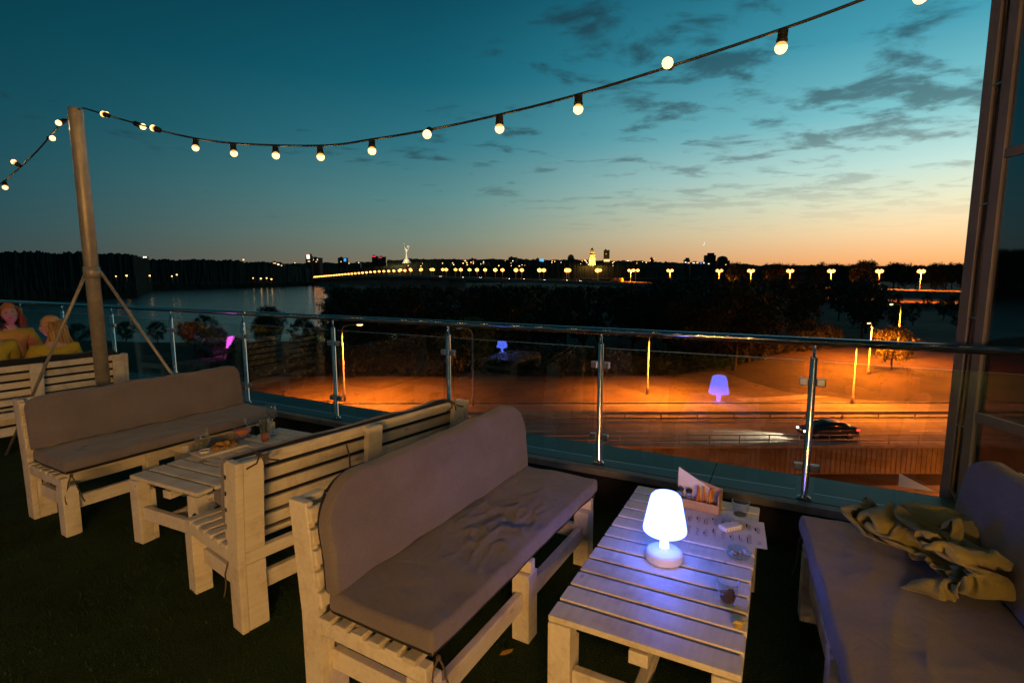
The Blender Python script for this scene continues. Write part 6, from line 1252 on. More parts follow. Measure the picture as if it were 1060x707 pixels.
# ================================================================== trees
M['bark'] = P('bark', (.05, .038, .026), .9, var=.4, vscale=3, bump=.5, bscale=12)
def leaf_mat(name, c1, c2):
    m, nt, out = new_mat(name); L = nt.links
    b = N(nt, 'ShaderNodeBsdfPrincipled'); L.new(b.outputs[0], out.inputs[0]); b.inputs['Roughness'].default_value = .7; b.inputs['Specular IOR Level'].default_value = .2
    ge = N(nt, 'ShaderNodeNewGeometry'); rp = ramp(nt, [(0, c1), (1, c2)]); L.new(ge.outputs['Random Per Island'], rp.inputs[0]); L.new(rp.outputs[0], b.inputs['Base Color'])
    return m
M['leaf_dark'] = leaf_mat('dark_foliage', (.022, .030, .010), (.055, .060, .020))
M['leaf_lit'] = leaf_mat('lit_foliage', (.09, .10, .025), (.20, .19, .05))  # brighter copy of the leaf colour, standing in for lamplight on the crown
def tree_meshes(seed, H, spread, n_clump, leaves, lsz, mat, low=.25):
    rnd = random.Random(seed); tr = MB()
    pts = [Vector((0, 0, -.4))]; p = Vector((0, 0, 0))
    for k in range(5):
        pts.append(p.copy()); p = p+Vector((rnd.uniform(-.25, .25), rnd.uniform(-.25, .25), H*.15))
    tr.tube(pts, [H*.030*(1-.16*i) for i in range(len(pts))], 8)
    cl = MB(); bm = cl.bm; centres = []
    for k in range(n_clump):
        t = (k+.5)/n_clump; z = H*(low+(1-low)*t**.85); rr = spread*math.sin(PI*(.12+.80*t))**.7*rnd.uniform(.45, 1.0); a = k*2.399+rnd.uniform(-.5, .5)
        centres.append((Vector((rr*math.cos(a), rr*math.sin(a), z*rnd.uniform(.93, 1.0))), spread*rnd.uniform(.22, .42)))
    for c, r in centres[::3]:
        z0 = max(H*.18, c.z-.35*c.xy.length-H*.08); tr.tube([Vector((0, 0, min(z0, H*.7))), Vector((c.x*.5, c.y*.5, (z0+c.z)*.5+.2)), c], [H*.011, H*.007, H*.003], 6)
    for c, r in centres:
        for _ in range(leaves):
            d = Vector((rnd.gauss(0, 1), rnd.gauss(0, 1), rnd.gauss(0, .75))); d = d.normalized()*r*rnd.random()**.45; q = c+d
            n_ = (d.normalized()+Vector((rnd.uniform(-.7, .7), rnd.uniform(-.7, .7), rnd.uniform(-.2, .9)))).normalized()
            x_ = n_.cross(Vector((rnd.uniform(-1, 1), rnd.uniform(-1, 1), .3))).normalized(); y_ = n_.cross(x_); s = lsz*rnd.uniform(.6, 1.3)
            v = [bm.verts.new(q+x_*s*a+y_*s*b) for a, b in ((-.5, 0), (0, -.32), (.55, 0), (0, .32))]; bm.faces.new(v)
    tm = bpy.data.meshes.new('trunk'); tr.bm.to_mesh(tm); tr.bm.free(); tm.materials.append(M['bark'])
    cm = bpy.data.meshes.new('crown'); bm.to_mesh(cm); bm.free(); cm.materials.append(mat)
    return tm, cm
VAR = [tree_meshes(1, 12, 4.2, 34, 80, .50, M['leaf_dark']), tree_meshes(2, 12, 3.4, 30, 80, .48, M['leaf_dark'], .18), tree_meshes(3, 12, 5.0, 40, 75, .52, M['leaf_dark'], .3),
       tree_meshes(4, 12, 2.6, 26, 80, .46, M['leaf_dark'], .1), tree_meshes(5, 4.5, 2.6, 22, 80, .30, M['leaf_dark'], .08)]
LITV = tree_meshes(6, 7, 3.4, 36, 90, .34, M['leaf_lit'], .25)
def tree(x, y, h, v, label, group, z=None, name='leafy_tree', cat='tree', rnd=random):
    tm, cm = VAR[v] if isinstance(v, int) else v
    base = 12.0 if v in (0, 1, 2, 3) else (4.5 if v == 4 else 7.0)
    root = empty(name, (x, y, land_h(x, y) if z is None else z), rnd.uniform(0, 6.28), label, cat, group)
    s = h/base; w = s*rnd.uniform(.85, 1.2); root.scale = (w, w, s)
    for nm, me in (('trunk', tm), ('crown', cm)):
        o = bpy.data.objects.new(nm, me); C.objects.link(o); o.parent = root
    return root
rnd = random.Random(21); placed = []
def ok(x, y, d): return all((x-a)**2+(y-b)**2 > d*d for a, b in placed)
DARK = 'dark leafy tree in the unlit wood between the street and the bridge'
cnt = 0; tries = 0
while cnt < 178 and tries < 30000:             # the wood behind the street
    tries += 1; y = 76+(rnd.random()**1.5)*300; k = rnd.uniform(-.36, .97); x = k*y
    if x < -.335*y or y < 74+max(0, (x-28)*.55): continue
    dB = (x-177)*.85+(y-236)*.53             # distance to the bridge axis, negative = this side
    if dB > -26: continue
    if not ok(x, y, 4.5+y*.020): continue
    placed.append((x, y)); d = math.hypot(x, y)
    cap = CAM_H-land_h(x, y)-d*(.022 if k < .27 else (.050 if k > .69 else .004+.010*rnd.random()))
    tree(x, y, min(rnd.uniform(10.0, 14.5), max(6, cap)), rnd.choice((0, 1, 2, 0, 2, 3)), DARK, 'trees in the dark wood behind the street', rnd=rnd); cnt += 1
cnt = 0; tries = 0
while cnt < 46 and tries < 9000:               # beyond the bridge at the right: silhouettes against the sunset
    tries += 1; y = rnd.uniform(250, 470); k = rnd.uniform(.38, .98); x = k*y
    if (x-177)*.85+(y-236)*.53 < 26 or not ok(x, y, 9): continue
    placed.append((x, y)); g_ = -9.0
    tree(x, y, rnd.uniform(12, 15)+y*.012, rnd.choice((0, 2, 2, 1)), 'tree silhouetted against the sunset beyond the bridge at the right', 'trees silhouetted beyond the bridge', z=g_, rnd=rnd); cnt += 1
for i, (x, y, h) in enumerate(((-24, 76, 7), (-31, 82, 6.5), (-17, 78, 9), (-37, 92, 7.5), (-45, 96, 7), (-28, 95, 8), (-52, 112, 7.5), (-41, 118, 8), (-60, 125, 7), (-36, 74, 5), (-43, 80, 5), (-66, 112, 6), (-80, 128, 6.5), (-50, 88, 5.5), (-60, 98, 5.5), (-75, 110, 5), (-92, 124, 5.5), (-110, 132, 6))):
    tree(x, y, h, rnd.choice((0, 1, 2)), 'low dark tree on the river bank left of the street lamp', 'low trees on the river bank at left', rnd=rnd)
cnt = 0
for i in range(46):                            # shrubs at the edge of the verge
    x = -44+i*2.3+rnd.uniform(-.8, .8); y = 73.5+rnd.uniform(-.6, 2.0)+max(0, (x-22)*.55)
    tree(x, y, rnd.uniform(2.2, 4.4), 4, 'dark shrub at the far edge of the orange lit verge', 'shrubs along the far edge of the verge', name='shrub', cat='shrub', rnd=rnd)
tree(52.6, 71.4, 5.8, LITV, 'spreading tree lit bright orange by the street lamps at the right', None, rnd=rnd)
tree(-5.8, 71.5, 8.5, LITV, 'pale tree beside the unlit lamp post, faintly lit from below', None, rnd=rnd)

# rough grass on the verge
def verge_grass():
    bm = bmesh.new(); r_ = random.Random(17)
    for _ in range(1800):
        x = r_.uniform(-45, 70); y = r_.uniform(60, 74)+max(0, (x-25)*.3)*r_.random()
        if r_.random() > .35+.65*(noise.noise(Vector((x*.12, y*.25, 4))) > .02)*sm(58, 68, y): continue
        z = max(land_h(x, y), ZR+.012); s_ = r_.uniform(.08, .26)
        for k in range(5):
            a = r_.uniform(0, 6.28); dx, dy = math.cos(a)*s_*.22, math.sin(a)*s_*.22; ox, oy = r_.uniform(-.25, .25), r_.uniform(-.25, .25)
            bm.faces.new([bm.verts.new(q) for q in ((x+ox-dx*.4, y+oy-dy*.4, z), (x+ox+dx*.4, y+oy+dy*.4, z), (x+ox+dy, y+oy-dx, z+s_))])
    me = bpy.data.meshes.new('verge_grass'); bm.to_mesh(me); bm.free(); me.materials.append(M['sand'])
    o = bpy.data.objects.new('verge_grass', me); C.objects.link(o); tag(o, 'rough tufts of grass on the orange lit verge', 'grass', kind='stuff')
verge_grass()
# ================================================================== street lamps
SOD = (1.0, .20, .011)
M['sodium'] = emat('sodium_lamp', (1.0, .50, .12), 14.0)
M['lamp_off'] = P('dead_lamp_glass', (.5, .5, .48), .3, var=.1, vscale=5)
M['post_grey'] = P('lamp_post_paint', (.42, .40, .37), .5, metal=.3, var=.2, vscale=2)
def street_lamp(x, y, h, arm, label, energy=0.0, z=ZR, spot=R(150), head=.42):
    root = empty('street_lamp', (x, y, z), 0, label, 'street lamp')
    ax, ay = arm; al = max(.01, math.hypot(ax, ay))
    mb = MB(); mb.lathe([(0, 0), (.16, 0), (.16, .9), (.10, 1.0), (.07, h-.4), (0, h-.4)], n=12); mb.build('post', M['post_grey'], root)
    mb = MB(); mb.tube([(0, 0, h-.45), (ax*.12, ay*.12, h-.05), (ax*.5, ay*.5, h+.12), (ax, ay, h+.16)], .045, 8); mb.build('arm', M['post_grey'], root)
    d = Vector((ax, ay, 0)).normalized(); c = Vector((ax, ay, h+.13))+d*.25
    mb = MB(); mb.blob((0, 0, 0), (head, .18, .10), 2); mb.xf(Matrix.Translation(c+Vector((0, 0, .06))) @ rotz(math.atan2(d.y, d.x))); hd = mb.build('head', M['post_grey'], root)
    mb = MB(); mb.blob((0, 0, 0), (head*.8, .15, .10), 2); mb.xf(Matrix.Translation(c+Vector((0, 0, -.02))) @ rotz(math.atan2(d.y, d.x))); mb.build('lamp_glass', M['sodium'] if energy else M['lamp_off'], hd)
    if energy: lamp_light('lamp_light', 'SPOT', c+Vector((0, 0, -.22)), SOD, energy, .3, root, (0, 0, 0), spot, .6)
    return root
street_lamp(-19.14, 58.55, 8.6, (1.7, .3), 'lit orange street lamp at the left, short arm to the right', 27000*EX)
street_lamp(-4.3, 56.2, 8.4, (-1.2, .2), 'unlit grey street lamp behind the right end of the turned sofa', 0)
street_lamp(16.3, 61.7, 7.1, (.5, -1.5), 'street lamp in the middle of the verge with its head behind the handrail', 27000*EX)
street_lamp(37.8, 56.8, 7.0, (-.5, -1.6), 'nearer street lamp of two in front of the orange tree', 22000*EX)
street_lamp(47.7, 69.0, 7.2, (-.6, -.4), 'lit street lamp in front of the orange tree', 42000*EX, z=ZR+.6, spot=R(166))
street_lamp(58.0, 78.0, 8.6, (-2.2, -1.2), 'higher lit street lamp behind the orange tree', 50000*EX, z=ZR+1.2, spot=R(166))
# unseen lamps added to light the street and wall, kept out of view
for (x, y, h, e, lab) in ((-82, 58.5, 8.6, 14000, 'unseen street lamp added beyond the left part of the verge'), (74, 52, 9, 20000, 'unseen street lamp added beyond the right edge of the street'), (9, 25, 9.2, 26000, 'unseen street lamp added under the terrace to light the wall'), (38, 27, 9.2, 26000, 'unseen street lamp added under the terrace at right to light the wall')):
    street_lamp(x, y, h if y > 40 else 5.6, (0, 1.5 if y < 40 else -1.5), lab, e*EX, z=ZR if y > 40 else ZR-2.3, spot=R(150) if y > 40 else R(178))

# ================================================================== car
simple('car_paint', (.012, .013, .018), .35, coat=.3, var=.1, vscale=3)
simple('car_glass', (.01, .012, .015), .05, spec=.8, var=.1, vscale=3)
simple('tyre', (.015, .015, .015), .8, var=.3, vscale=20)
simple('rim', (.45, .45, .46), .3, metal=.9, var=.1, vscale=20)
M['head_beam'] = emat('headlight_lens', (1.0, .86, .62), 30); M['tail_glow'] = emat('tail_light_lens', (1.0, .03, .02), 6)
M['number_plate'] = P('plate_white', (.7, .7, .68), .5, var=.05, vscale=5)
def loft(mb, secs):
    rings = []
    for x, zb, zt, wb_, wt in secs:
        rings.append([mb.bm.verts.new(p) for p in ((x, -wb_*.96, zb), (x, -wb_, zb+(zt-zb)*.35), (x, -(wb_*.6+wt*.4), zb+(zt-zb)*.75), (x, -wt, zt), (x, 0, zt+.02), (x, wt, zt), (x, (wb_*.6+wt*.4), zb+(zt-zb)*.75), (x, wb_, zb+(zt-zb)*.35), (x, wb_*.96, zb))])
    for a, b in zip(rings, rings[1:]):
        for k in range(9): mb.bm.faces.new((a[k], a[(k+1) % 9], b[(k+1) % 9], b[k])).smooth = True
    mb.bm.faces.new(rings[0][::-1]); mb.bm.faces.new(rings[-1])
def car(name, loc, rz, label, group=None, beams=True):
    root = empty(name, loc, rz, label, 'car', group)           # nose towards local +X
    mb = MB(); loft(mb, [(-2.35, .45, .80, .72, .62), (-2.30, .28, .98, .84, .74), (-1.9, .22, 1.03, .89, .80), (-1.0, .20, .98, .91, .84), (.6, .20, .95, .91, .84), (1.2, .20, .90, .90, .80), (1.9, .22, .80, .88, .74), (2.25, .26, .70, .80, .66), (2.36, .38, .58, .70, .58)]); body = mb.build('body', M['car_paint'], root)
    mb = MB(); loft(mb, [(-1.75, .98, 1.01, .74, .70), (-1.15, .98, 1.36, .79, .62), (-.6, .95, 1.43, .80, .63), (.1, .95, 1.43, .80, .63), (.55, .93, 1.34, .79, .61), (1.25, .91, .94, .72, .68)]); mb.build('cabin_glass', M['car_glass'], root)
    mb = MB(); loft(mb, [(-1.12, 1.375, 1.41, .60, .56), (-.6, 1.42, 1.465, .62, .57), (.1, 1.42, 1.465, .62, .57), (.5, 1.36, 1.395, .60, .56)]); mb.build('roof', M['car_paint'], root)
    for x in (-1.42, 1.42):
        for s in (-1, 1):
            mb = MB(); mb.lathe([(.20, -.11), (.31, -.11), (.325, -.08), (.325, .08), (.31, .11), (.20, .11)], n=24); mb.xf(Matrix.Translation((x, s*.82, .325)) @ Matrix.Rotation(PI/2, 4, 'X')); w = mb.build('wheel', M['tyre'], root)
            mb = MB(); mb.lathe([(0, -.10), (.205, -.105), (.205, .105), (0, .10)], n=12); mb.xf(Matrix.Translation((x, s*.822, .325)) @ Matrix.Rotation(PI/2, 4, 'X')); mb.build('rim', M['rim'], w)
    for s in (-1, 1):
        mb = MB(); mb.blob((2.27, s*.60, .64), (.09, .15, .08), 2); mb.build('headlight', M['head_beam'], root)
        mb = MB(); mb.blob((-2.22, s*.80, .80), (.17, .10, .10), 2); mb.build('tail_light', M['tail_glow'], root)
        mb = MB(); mb.blob((.95, s*.98, .98), (.08, .11, .07), 2); mb.build('mirror', M['car_paint'], root)
        for x0 in (-.95, .12): 
            mb = MB(); mb.box((x0, s*.915, .80), (.16, .02, .025), bev=.006); mb.build('door_handle', M['car_paint'], body)
    mb = MB(); mb.box((-2.37, 0, .62), (.012, .5, .11), bev=.003); mb.build('number_plate', M['number_plate'], root)
    if beams:
        for s in (-1, 1): lamp_light('beam', 'SPOT', (2.42, s*.6, .64), (1, .85, .6), 3500*EX, .08, root, (0, R(-82), 0), R(50), .8)
    return root
car('dark_car', (27.9, 45.0, ZR+.006), PI, 'dark saloon car with lit headlights driving left on the street below')
# ================================================================== second lit table out of frame at the left; its lamp shows as a reflection in the glass
T4 = table(1.19, .676, (-4.85, 1.05), 1.05, 'low white slatted table with a blue lamp outside the frame at the left')
T4.scale = (1, 1, .62)
table_lamp((-4.38, 1.53, .2785), 'blue', 'blue glowing table lamp outside the frame at the left, mirrored in the glass railing')

# ================================================================== bridge
BD_ = Vector((-.53, .85, 0)).normalized(); BN = Vector((BD_.y, -BD_.x, 0)); BO = Vector((177, 236, 0))
def deck_z(t): 
    tab = [(-400, -9), (0, -6.2), (150, -4.6), (330, -2.6), (560, .4), (800, -.6), (1050, -5.5), (1300, -10.5), (1500, -13.6), (1700, -16)]
    for (a, v), (b, w) in zip(tab, tab[1:]):
        if t <= b: s = (t-a)/(b-a); return v+(w-v)*s
    return -16
def bp_(t, q, z=0): p = BO+BD_*t+BN*q; return Vector((p.x, p.y, deck_z(t)+z))
M['deck'] = asphalt('bridge_asphalt', (.13, .12, .11), (.08, .075, .07))
M['bridge_conc'] = P('bridge_concrete', (.28, .25, .21), .8, var=.35, vscale=.4)
br = empty('road_bridge', bp_(560, 0), 0, 'long low road bridge crossing the river with a row of orange lamps', 'bridge'); binv = -br.location
ts = [-400+20*i for i in range(106)]
def ribbon(name, q0, q1, z0, z1, m):
    mb = MB(); rings = []
    for t in ts: rings.append([mb.bm.verts.new(bp_(t, q, z)+binv) for q, z in ((q0, z0), (q1, z0), (q1, z1), (q0, z1))])
    for a, b in zip(rings, rings[1:]):
        for k in range(4): mb.bm.faces.new((a[k], a[(k+1) % 4], b[(k+1) % 4], b[k]))
    mb.bm.faces.new(rings[0]); mb.bm.faces.new(rings[-1][::-1]); return mb.build(name, m, br)
ribbon('deck', -15, 15, -1.6, -.005, M['deck'])
for q in (-15.3, 15.0): ribbon('parapet', q, q+.3, -1.7, 1.0, M['bridge_conc'])
ribbon('median_barrier', -.3, .3, 0, .8, M['bridge_conc'])
for t in range(460, 1660, 52):
    z1 = deck_z(t)-1.62
    mb = MB(); mb.box((0, 0, (ZW-2+z1)/2), (5, 24, z1-ZW+2), rotz(math.atan2(BD_.y, BD_.x))); p = bp_(t, 0); mb.xf(Matrix.Translation(Vector((p.x, p.y, 0))+binv)); mb.build('pier', M['bridge_conc'], br)
# bridge lamps: one shared mesh pair
def lamp_meshes():
    mb = MB(); mb.lathe([(0, 0), (.22, 0), (.16, 1.2), (.10, 9.2), (0, 9.2)], n=8); mb.tube([(0, -1.9, 9.5), (0, -1.1, 9.35), (0, 0, 9.1), (0, 1.1, 9.35), (0, 1.9, 9.5)], .09, 6); a = mb.bm
    me = bpy.data.meshes.new('post'); a.to_mesh(me); a.free(); me.materials.append(M['post_grey'])
    mb = MB()
    for s in (-1, 1): mb.blob((0, s*1.9, 9.42), (1.0, 1.3, .95), 1)  # oversized heads stand in for the glow around each lamp
    m2 = bpy.data.meshes.new('lamp_glass'); mb.bm.to_mesh(m2); mb.bm.free(); m2.materials.append(M['bridge_lamp'])
    mb = MB(); mb.blob((0, 0, 9.3), (2.1, 2.1, 1.7), 1)  # far head blown up further to imitate its glow
    m3 = bpy.data.meshes.new('lamp_glass'); mb.bm.to_mesh(m3); mb.bm.free(); m3.materials.append(M['bridge_lamp']); return me, m2, m3
M['bridge_lamp'] = emat('bridge_sodium', (1.0, .33, .05), 8.0)
M['bridge_lamp_far'] = emat('bridge_sodium_far', (1.0, .46, .11), 9.0)
LM = lamp_meshes()
def bridge_lamp(t, q, s=1.0, lit=False):
    p = bp_(t, q); r_ = empty('bridge_lamp', p, math.atan2(BD_.y, BD_.x), 'double headed orange street lamp on the bridge roadway', 'street lamp', 'street lamps along the bridge'); r_.scale = (s, s, 1)
    for nm, me in zip(('post', 'lamp_glass'), (LM[0], LM[1] if t < 200 else LM[2])):
        o = bpy.data.objects.new(nm, me); C.objects.link(o); o.parent = r_
    if lit: lamp_light('lamp_light', 'SPOT', (0, 0, 9.0), SOD, 130000*EX, .6, r_, (0, 0, 0), R(155), .5)
lt = [(-22, 14), (0, 14), (17.2, 14), (39.8, 14), (62, 14), (86, 14), (108, 14)]
for t, q in lt: bridge_lamp(t, q, 1.0, True)
t = 148
while t < 1640:
    for q in ((14, -14) if t < 620 else (14,)): bridge_lamp(t+(0 if q > 0 else 5), q, 1.0+.0003*max(0, t-300), t < 420 and q > 0 or (q > 0 and int(t/38) % 3 == 0))
    t += 38 if t < 620 else 25
# vehicles on the bridge
simple('truck_orange', (.50, .30, .10), .5, var=.2, vscale=1); simple('truck_dark', (.05, .05, .055), .4, var=.2, vscale=2)
def lorry(t, q, L, label):
    p = bp_(t, q); r_ = empty('lorry', p, math.atan2(BD_.y, BD_.x), label, 'lorry')
    mb = MB(); mb.box((-.8, 0, 2.2), (L, 2.5, 2.7), bev=.08); mb.build('cargo_box', M['truck_orange'], r_)
    mb = MB(); mb.prism([(L/2-.7, .7), (L/2+1.6, .7), (L/2+1.6, 1.7), (L/2+1.1, 2.8), (L/2-.7, 2.8)], 'y', -1.2, 1.2); mb.build('cab', M['truck_orange'], r_)
    mb = MB(); mb.box((0, 0, .65), (L+1, 1.1, .3)); mb.build('chassis', M['truck_dark'], r_)
    for x in (-L/2+1, -L/2+2.3, L/2+.5):
        for s in (-1, 1):
            mb = MB(); mb.lathe([(0, -.15), (.45, -.15), (.5, -.1), (.5, .1), (.45, .15), (0, .15)], n=16); mb.xf(Matrix.Translation((x, s*1.1, .5)) @ Matrix.Rotation(PI/2, 4, 'X')); mb.build('wheel', M['tyre'], r_)
    for s in (-1, 1):
        mb = MB(); mb.blob((L/2+1.62, s*.9, 1.0), (.1, .3, .2), 1); mb.build('headlight', M['head_beam'], r_)
lorry(141, 10, 14, 'long orange lit lorry on the bridge beside the last double lamp pair')
lorry(196, 10, 9, 'shorter orange lit lorry on the bridge left of the long one')
for t, q in ((150, 6), (238, 6), (262, 10), (290, 6), (330, 10), (352, 6), (420, 10), (455, 6), (520, 6), (610, 10)):
    p = bp_(t, q, .01); car('bridge_car', p, math.atan2(-BD_.y, -BD_.x), 'car with lit headlights driving along the bridge', 'cars on the bridge', beams=False)

# ================================================================== city across the river
simple('city_wall', (.06, .058, .055), .9, var=.3, vscale=.05)
simple('pale_wall', (.42, .38, .30), .8, var=.15, vscale=.08)
M['win_warm'] = emat('lit_window_warm', (1, .55, .2), 1.6); M['win_white'] = emat('lit_window_white', (1, .9, .75), 1.8)
M['win_blue'] = emat('lit_sign_blue', (.06, .35, 1.0), 1.3); M['win_red'] = emat('lit_sign_red', (1, .05, .08), 1.2); M['win_cyan'] = emat('lit_sign_cyan', (.12, .55, .95), 1.1)
def px2m(n, Y): return n*Y/541.5
def building(px, ytop, wpx, Y, label, wins=(), kind='flat', base=None, mat='city_wall', name='city_building', cat='building', grp=None):
    c = at(px, ytop, Y); w = px2m(wpx, Y); z1 = c.z; z0 = base if base is not None else z1-90; d = w*.7
    r_ = empty(name, (c.x, c.y, z0), random.uniform(-.3, .3), label, cat, grp); h = z1-z0
    mb = MB()
    if kind == 'dome':
        mb.box((0, 0, h*.5-w*.2), (w, d, h-w*.4)); mb.lathe([(w*.45, h-w*.4), (w*.42, h-w*.2), (w*.25, h-w*.05), (0, h)], n=12)
    elif kind == 'spire':
        mb.box((0, 0, h*.42), (w, w, h*.84)); mb.lathe([(w*.6, h*.84), (w*.35, h*.92), (w*.1, h), (0, h)], n=8)
    elif kind == 'step':
        mb.box((0, 0, h*.45), (w, d, h*.90)); mb.box((w*.08, 0, h*.90+h*.04), (w*.6, d*.6, h*.12))
    else:
        mb.box((0, 0, h/2), (w, d, h)); mb.box((-w*.2, 0, h+px2m(.5, Y)), (w*.25, d*.3, px2m(1.0, Y)))
    mb.build('wall', M[mat], r_)
    for (fx, dz, ww, hh, m) in wins:          # fx: -1..1 across the face, dz: pixels below the top
        mb = MB(); mb.box((fx*w/2, -d/2-1.0, h-px2m(dz, Y)), (px2m(ww, Y), 1.2, px2m(hh, Y))); mb.build('lit_window', M[m], r_)
    return r_
WN = ('win_warm', 'win_white')
rnd = random.Random(5)
building(320, 263, 6, 1500, 'white lit tower with a red top at the far end of the bridge', [(0, 3, 3, 4, 'win_white'), (0, 0.6, 2.6, 1.0, 'win_red'), (.2, 7.5, 2, 1, 'win_warm')], base=-5, kind='step')
building(328, 267, 9, 1520, 'dark block with white windows right of the red topped tower', [(-.5, 2, 1, 1, 'win_white'), (.3, 4, 1.2, .8, 'win_warm'), (.6, 2, .8, .8, 'win_white')], base=-5)
building(355, 267, 9, 1900, 'dark block with a blue lit corner', [(.6, 2.2, 2.2, 3, 'win_blue'), (-.3, 4, 1, .8, 'win_warm')], base=0)
building(388, 265, 5, 1900, 'dark slab with a dim red roof sign', [(0, .8, 4, .8, 'win_red')], base=0)
building(396, 266, 8, 1900, 'second dark slab left of the statue, wide and flat roofed', [(-.4, .8, 3, .7, 'win_red')], base=0)
building(490, 268, 6, 2000, 'low dark block right of the statue', [(.1, 3, 1, .8, 'win_warm')], base=0)
building(531, 266.5, 8, 2000, 'dark flat block above the middle of the bridge lamps', [(-.3, 6, 1, .8, 'win_warm')], base=0)
building(558, 268, 7, 2050, 'dark block carrying a bright cyan sign', [(.7, 1.5, 4.4, 3, 'win_cyan')], base=0)
building(591, 263.5, 6, 2100, 'dark domed church roof on the skyline', [(-.5, 7.5, 1.2, .9, 'win_warm')], kind='dome', base=0)
building(628, 259, 5.5, 2000, 'dark slender high-rise beside the golden bell tower', [(0, 10.5, 6, 2.4, 'win_warm'), (-.3, 4, .6, .6, 'win_warm')], base=0)
building(675, 267, 4, 2000, 'small dark tower with a lit mast lamp', [(.9, 1, 1.1, 1.1, 'win_warm')], base=0)
building(711, 267, 6, 1700, 'stepped dark block behind the lit windows right of the bridge lorries', [(-.4, 4.6, 1.4, .9, 'win_white'), (.6, 5.2, 2, .9, 'win_warm')], kind='step', base=0)
building(735, 262, 10, 1700, 'tallest dark rounded block on the right skyline', [(-.4, 11, 1.4, .8, 'win_white')], kind='step', base=0)
building(748, 265, 12, 1720, 'wide dark block right of the tallest skyline block', [(.2, 9, 1, .7, 'win_warm')], kind='dome', base=0)
building(722, 271.5, 14, 1650, 'low lit terrace of houses under the tall right skyline block', [(-.6, .8, 2, .9, 'win_white'), (-.1, .8, 2.2, .9, 'win_warm'), (.4, 1.2, 1.6, .9, 'win_blue'), (.8, .9, 1.2, .9, 'win_white')], base=0)
building(132, 265.6, 20, 1350, 'long white floodlit building on the left hilltop', [(0, 1.0, 18.5, 1.7, 'win_white'), (.1, .2, 9, .7, 'win_white')], base=10, mat='pale_wall')
building(151, 265.6, 4, 1350, 'small white lit house right of the floodlit building on the hilltop', [(0, .8, 3, 1.5, 'win_white')], base=10, mat='pale_wall')
building(286, 271.5, 9, 1250, 'warm lit house low on the far bank left of the bridge head', [(-.3, 1.5, 3, 1.6, 'win_warm'), (.5, 2.4, 2, 1.2, 'win_white')], base=-18)
building(292, 273, 4, 1240, 'dark narrow tower by the bridge head', [(0, 2, 1, 1, 'win_warm')], base=-18)
for i, (px, py) in enumerate(((455, 269), (470, 271), (503, 271), (515, 269.5), (545, 271), (605, 271), (645, 269.5), (660, 271), (690, 271.5), (340, 272), (370, 271), (409, 270))):
    building(px, py, rnd.uniform(3.5, 8), rnd.uniform(1850, 2100), 'small dark house on the skyline of the far hill', [(rnd.uniform(-.6, .6), rnd.uniform(1, 4), .9, .8, rnd.choice(WN))], base=0, kind=rnd.choice(('flat', 'step', 'spire')), grp='small houses on the skyline')
# golden bell tower in tiers
def tiers(px, ytop, ybot, wpx, Y, label, name, cat, mat):
    c = at(px, ytop, Y); b = at(px, ybot, Y); h = c.z-b.z; w = px2m(wpx, Y)
    r_ = empty(name, (c.x, c.y, b.z-10), 0, label, cat)
    mb = MB(); z = 0
    for k, (ww, hh) in enumerate(((1.0, .30), (.82, .22), (.64, .18), (.48, .10))): mb.box((0, 0, 10+h*(z+hh/2)), (w*ww, w*ww, h*hh*.94)); mb.box((0, 0, 10+h*(z+hh*.97)), (w*ww*1.1, w*ww*1.1, h*hh*.05)); z += hh
    mb.box((0, 0, 5), (w*1.05, w*1.05, 10)); mb.build('tiered_wall', M[mat], r_)
    mb = MB(); mb.lathe([(w*.26, 10+h*.80), (w*.28, 10+h*.85), (w*.16, 10+h*.91), (w*.05, 10+h*.95), (0, 10+h)], n=12); mb.build('dome', M['gold'], r_)
    return r_, h, w
M['gold'] = P('gilded', (.80, .52, .12), .3, metal=1, var=.1, vscale=1)
simple('tower_wall', (.70, .60, .42), .7, var=.1, vscale=.2)
bt, bh, bw = tiers(613, 256, 272, 6, 1950, 'golden floodlit bell tower in tiers on the skyline', 'bell_tower', 'tower', 'tower_wall')
for dx in (-22, 22): lamp_light('floodlight', 'POINT', (dx, -34, 14), (1, .50, .11), 1.6e5*EX, 1.0, bt)
# statue on its pedestal
c = at(421, 271.8, 1950); z0 = c.z
stt = empty('tall_statue', (c.x, c.y, z0-4), 0, 'tall pale floodlit statue with both arms raised on a broad pedestal', 'statue')
U_ = px2m(1, 1950)
simple('pale_steel', (.62, .62, .58), .5, metal=.2, var=.1, vscale=.3)
mb = MB(); mb.lathe([(0, 0), (4.6*U_, 0), (4.4*U_, 1.5*U_), (3.4*U_, 2.0*U_), (3.3*U_, 3.4*U_), (2.2*U_, 4.0*U_), (1.9*U_, 5.6*U_), (0, 5.6*U_)], n=24); mb.build('pedestal', M['pale_steel'], stt)
nodes = [(0, 0, 5.4), (0, 0, 8.5), (0, 0, 11.0), (0, 0, 13.2), (0, 0, 14.2), (0, 0, 15.1), (-.9, 0, 13.2), (-1.7, 0, 15.0), (-2.1, 0, 17.2), (.9, 0, 13.2), (1.7, 0, 14.8), (2.2, 0, 16.6)]
nodes = [tuple(k*U_ for k in n) for n in nodes]
rad = [1.15, .85, .55, .75, .28, .42, .34, .27, .2, .34, .27, .22]
b = MB(); b.bm.free(); b.bm = skin_mesh(nodes, [(0, 1), (1, 2), (2, 3), (3, 4), (4, 5), (3, 6), (6, 7), (7, 8), (3, 9), (9, 10), (10, 11)], [r*U_ for r in rad], 0); b.build('figure', M['pale_steel'], stt, True, norm=False)
mb = MB(); mb.box((-2.2*U_, 0, 18.6*U_), (.22*U_, .15*U_, 3.0*U_)); mb.build('raised_blade', M['pale_steel'], stt)
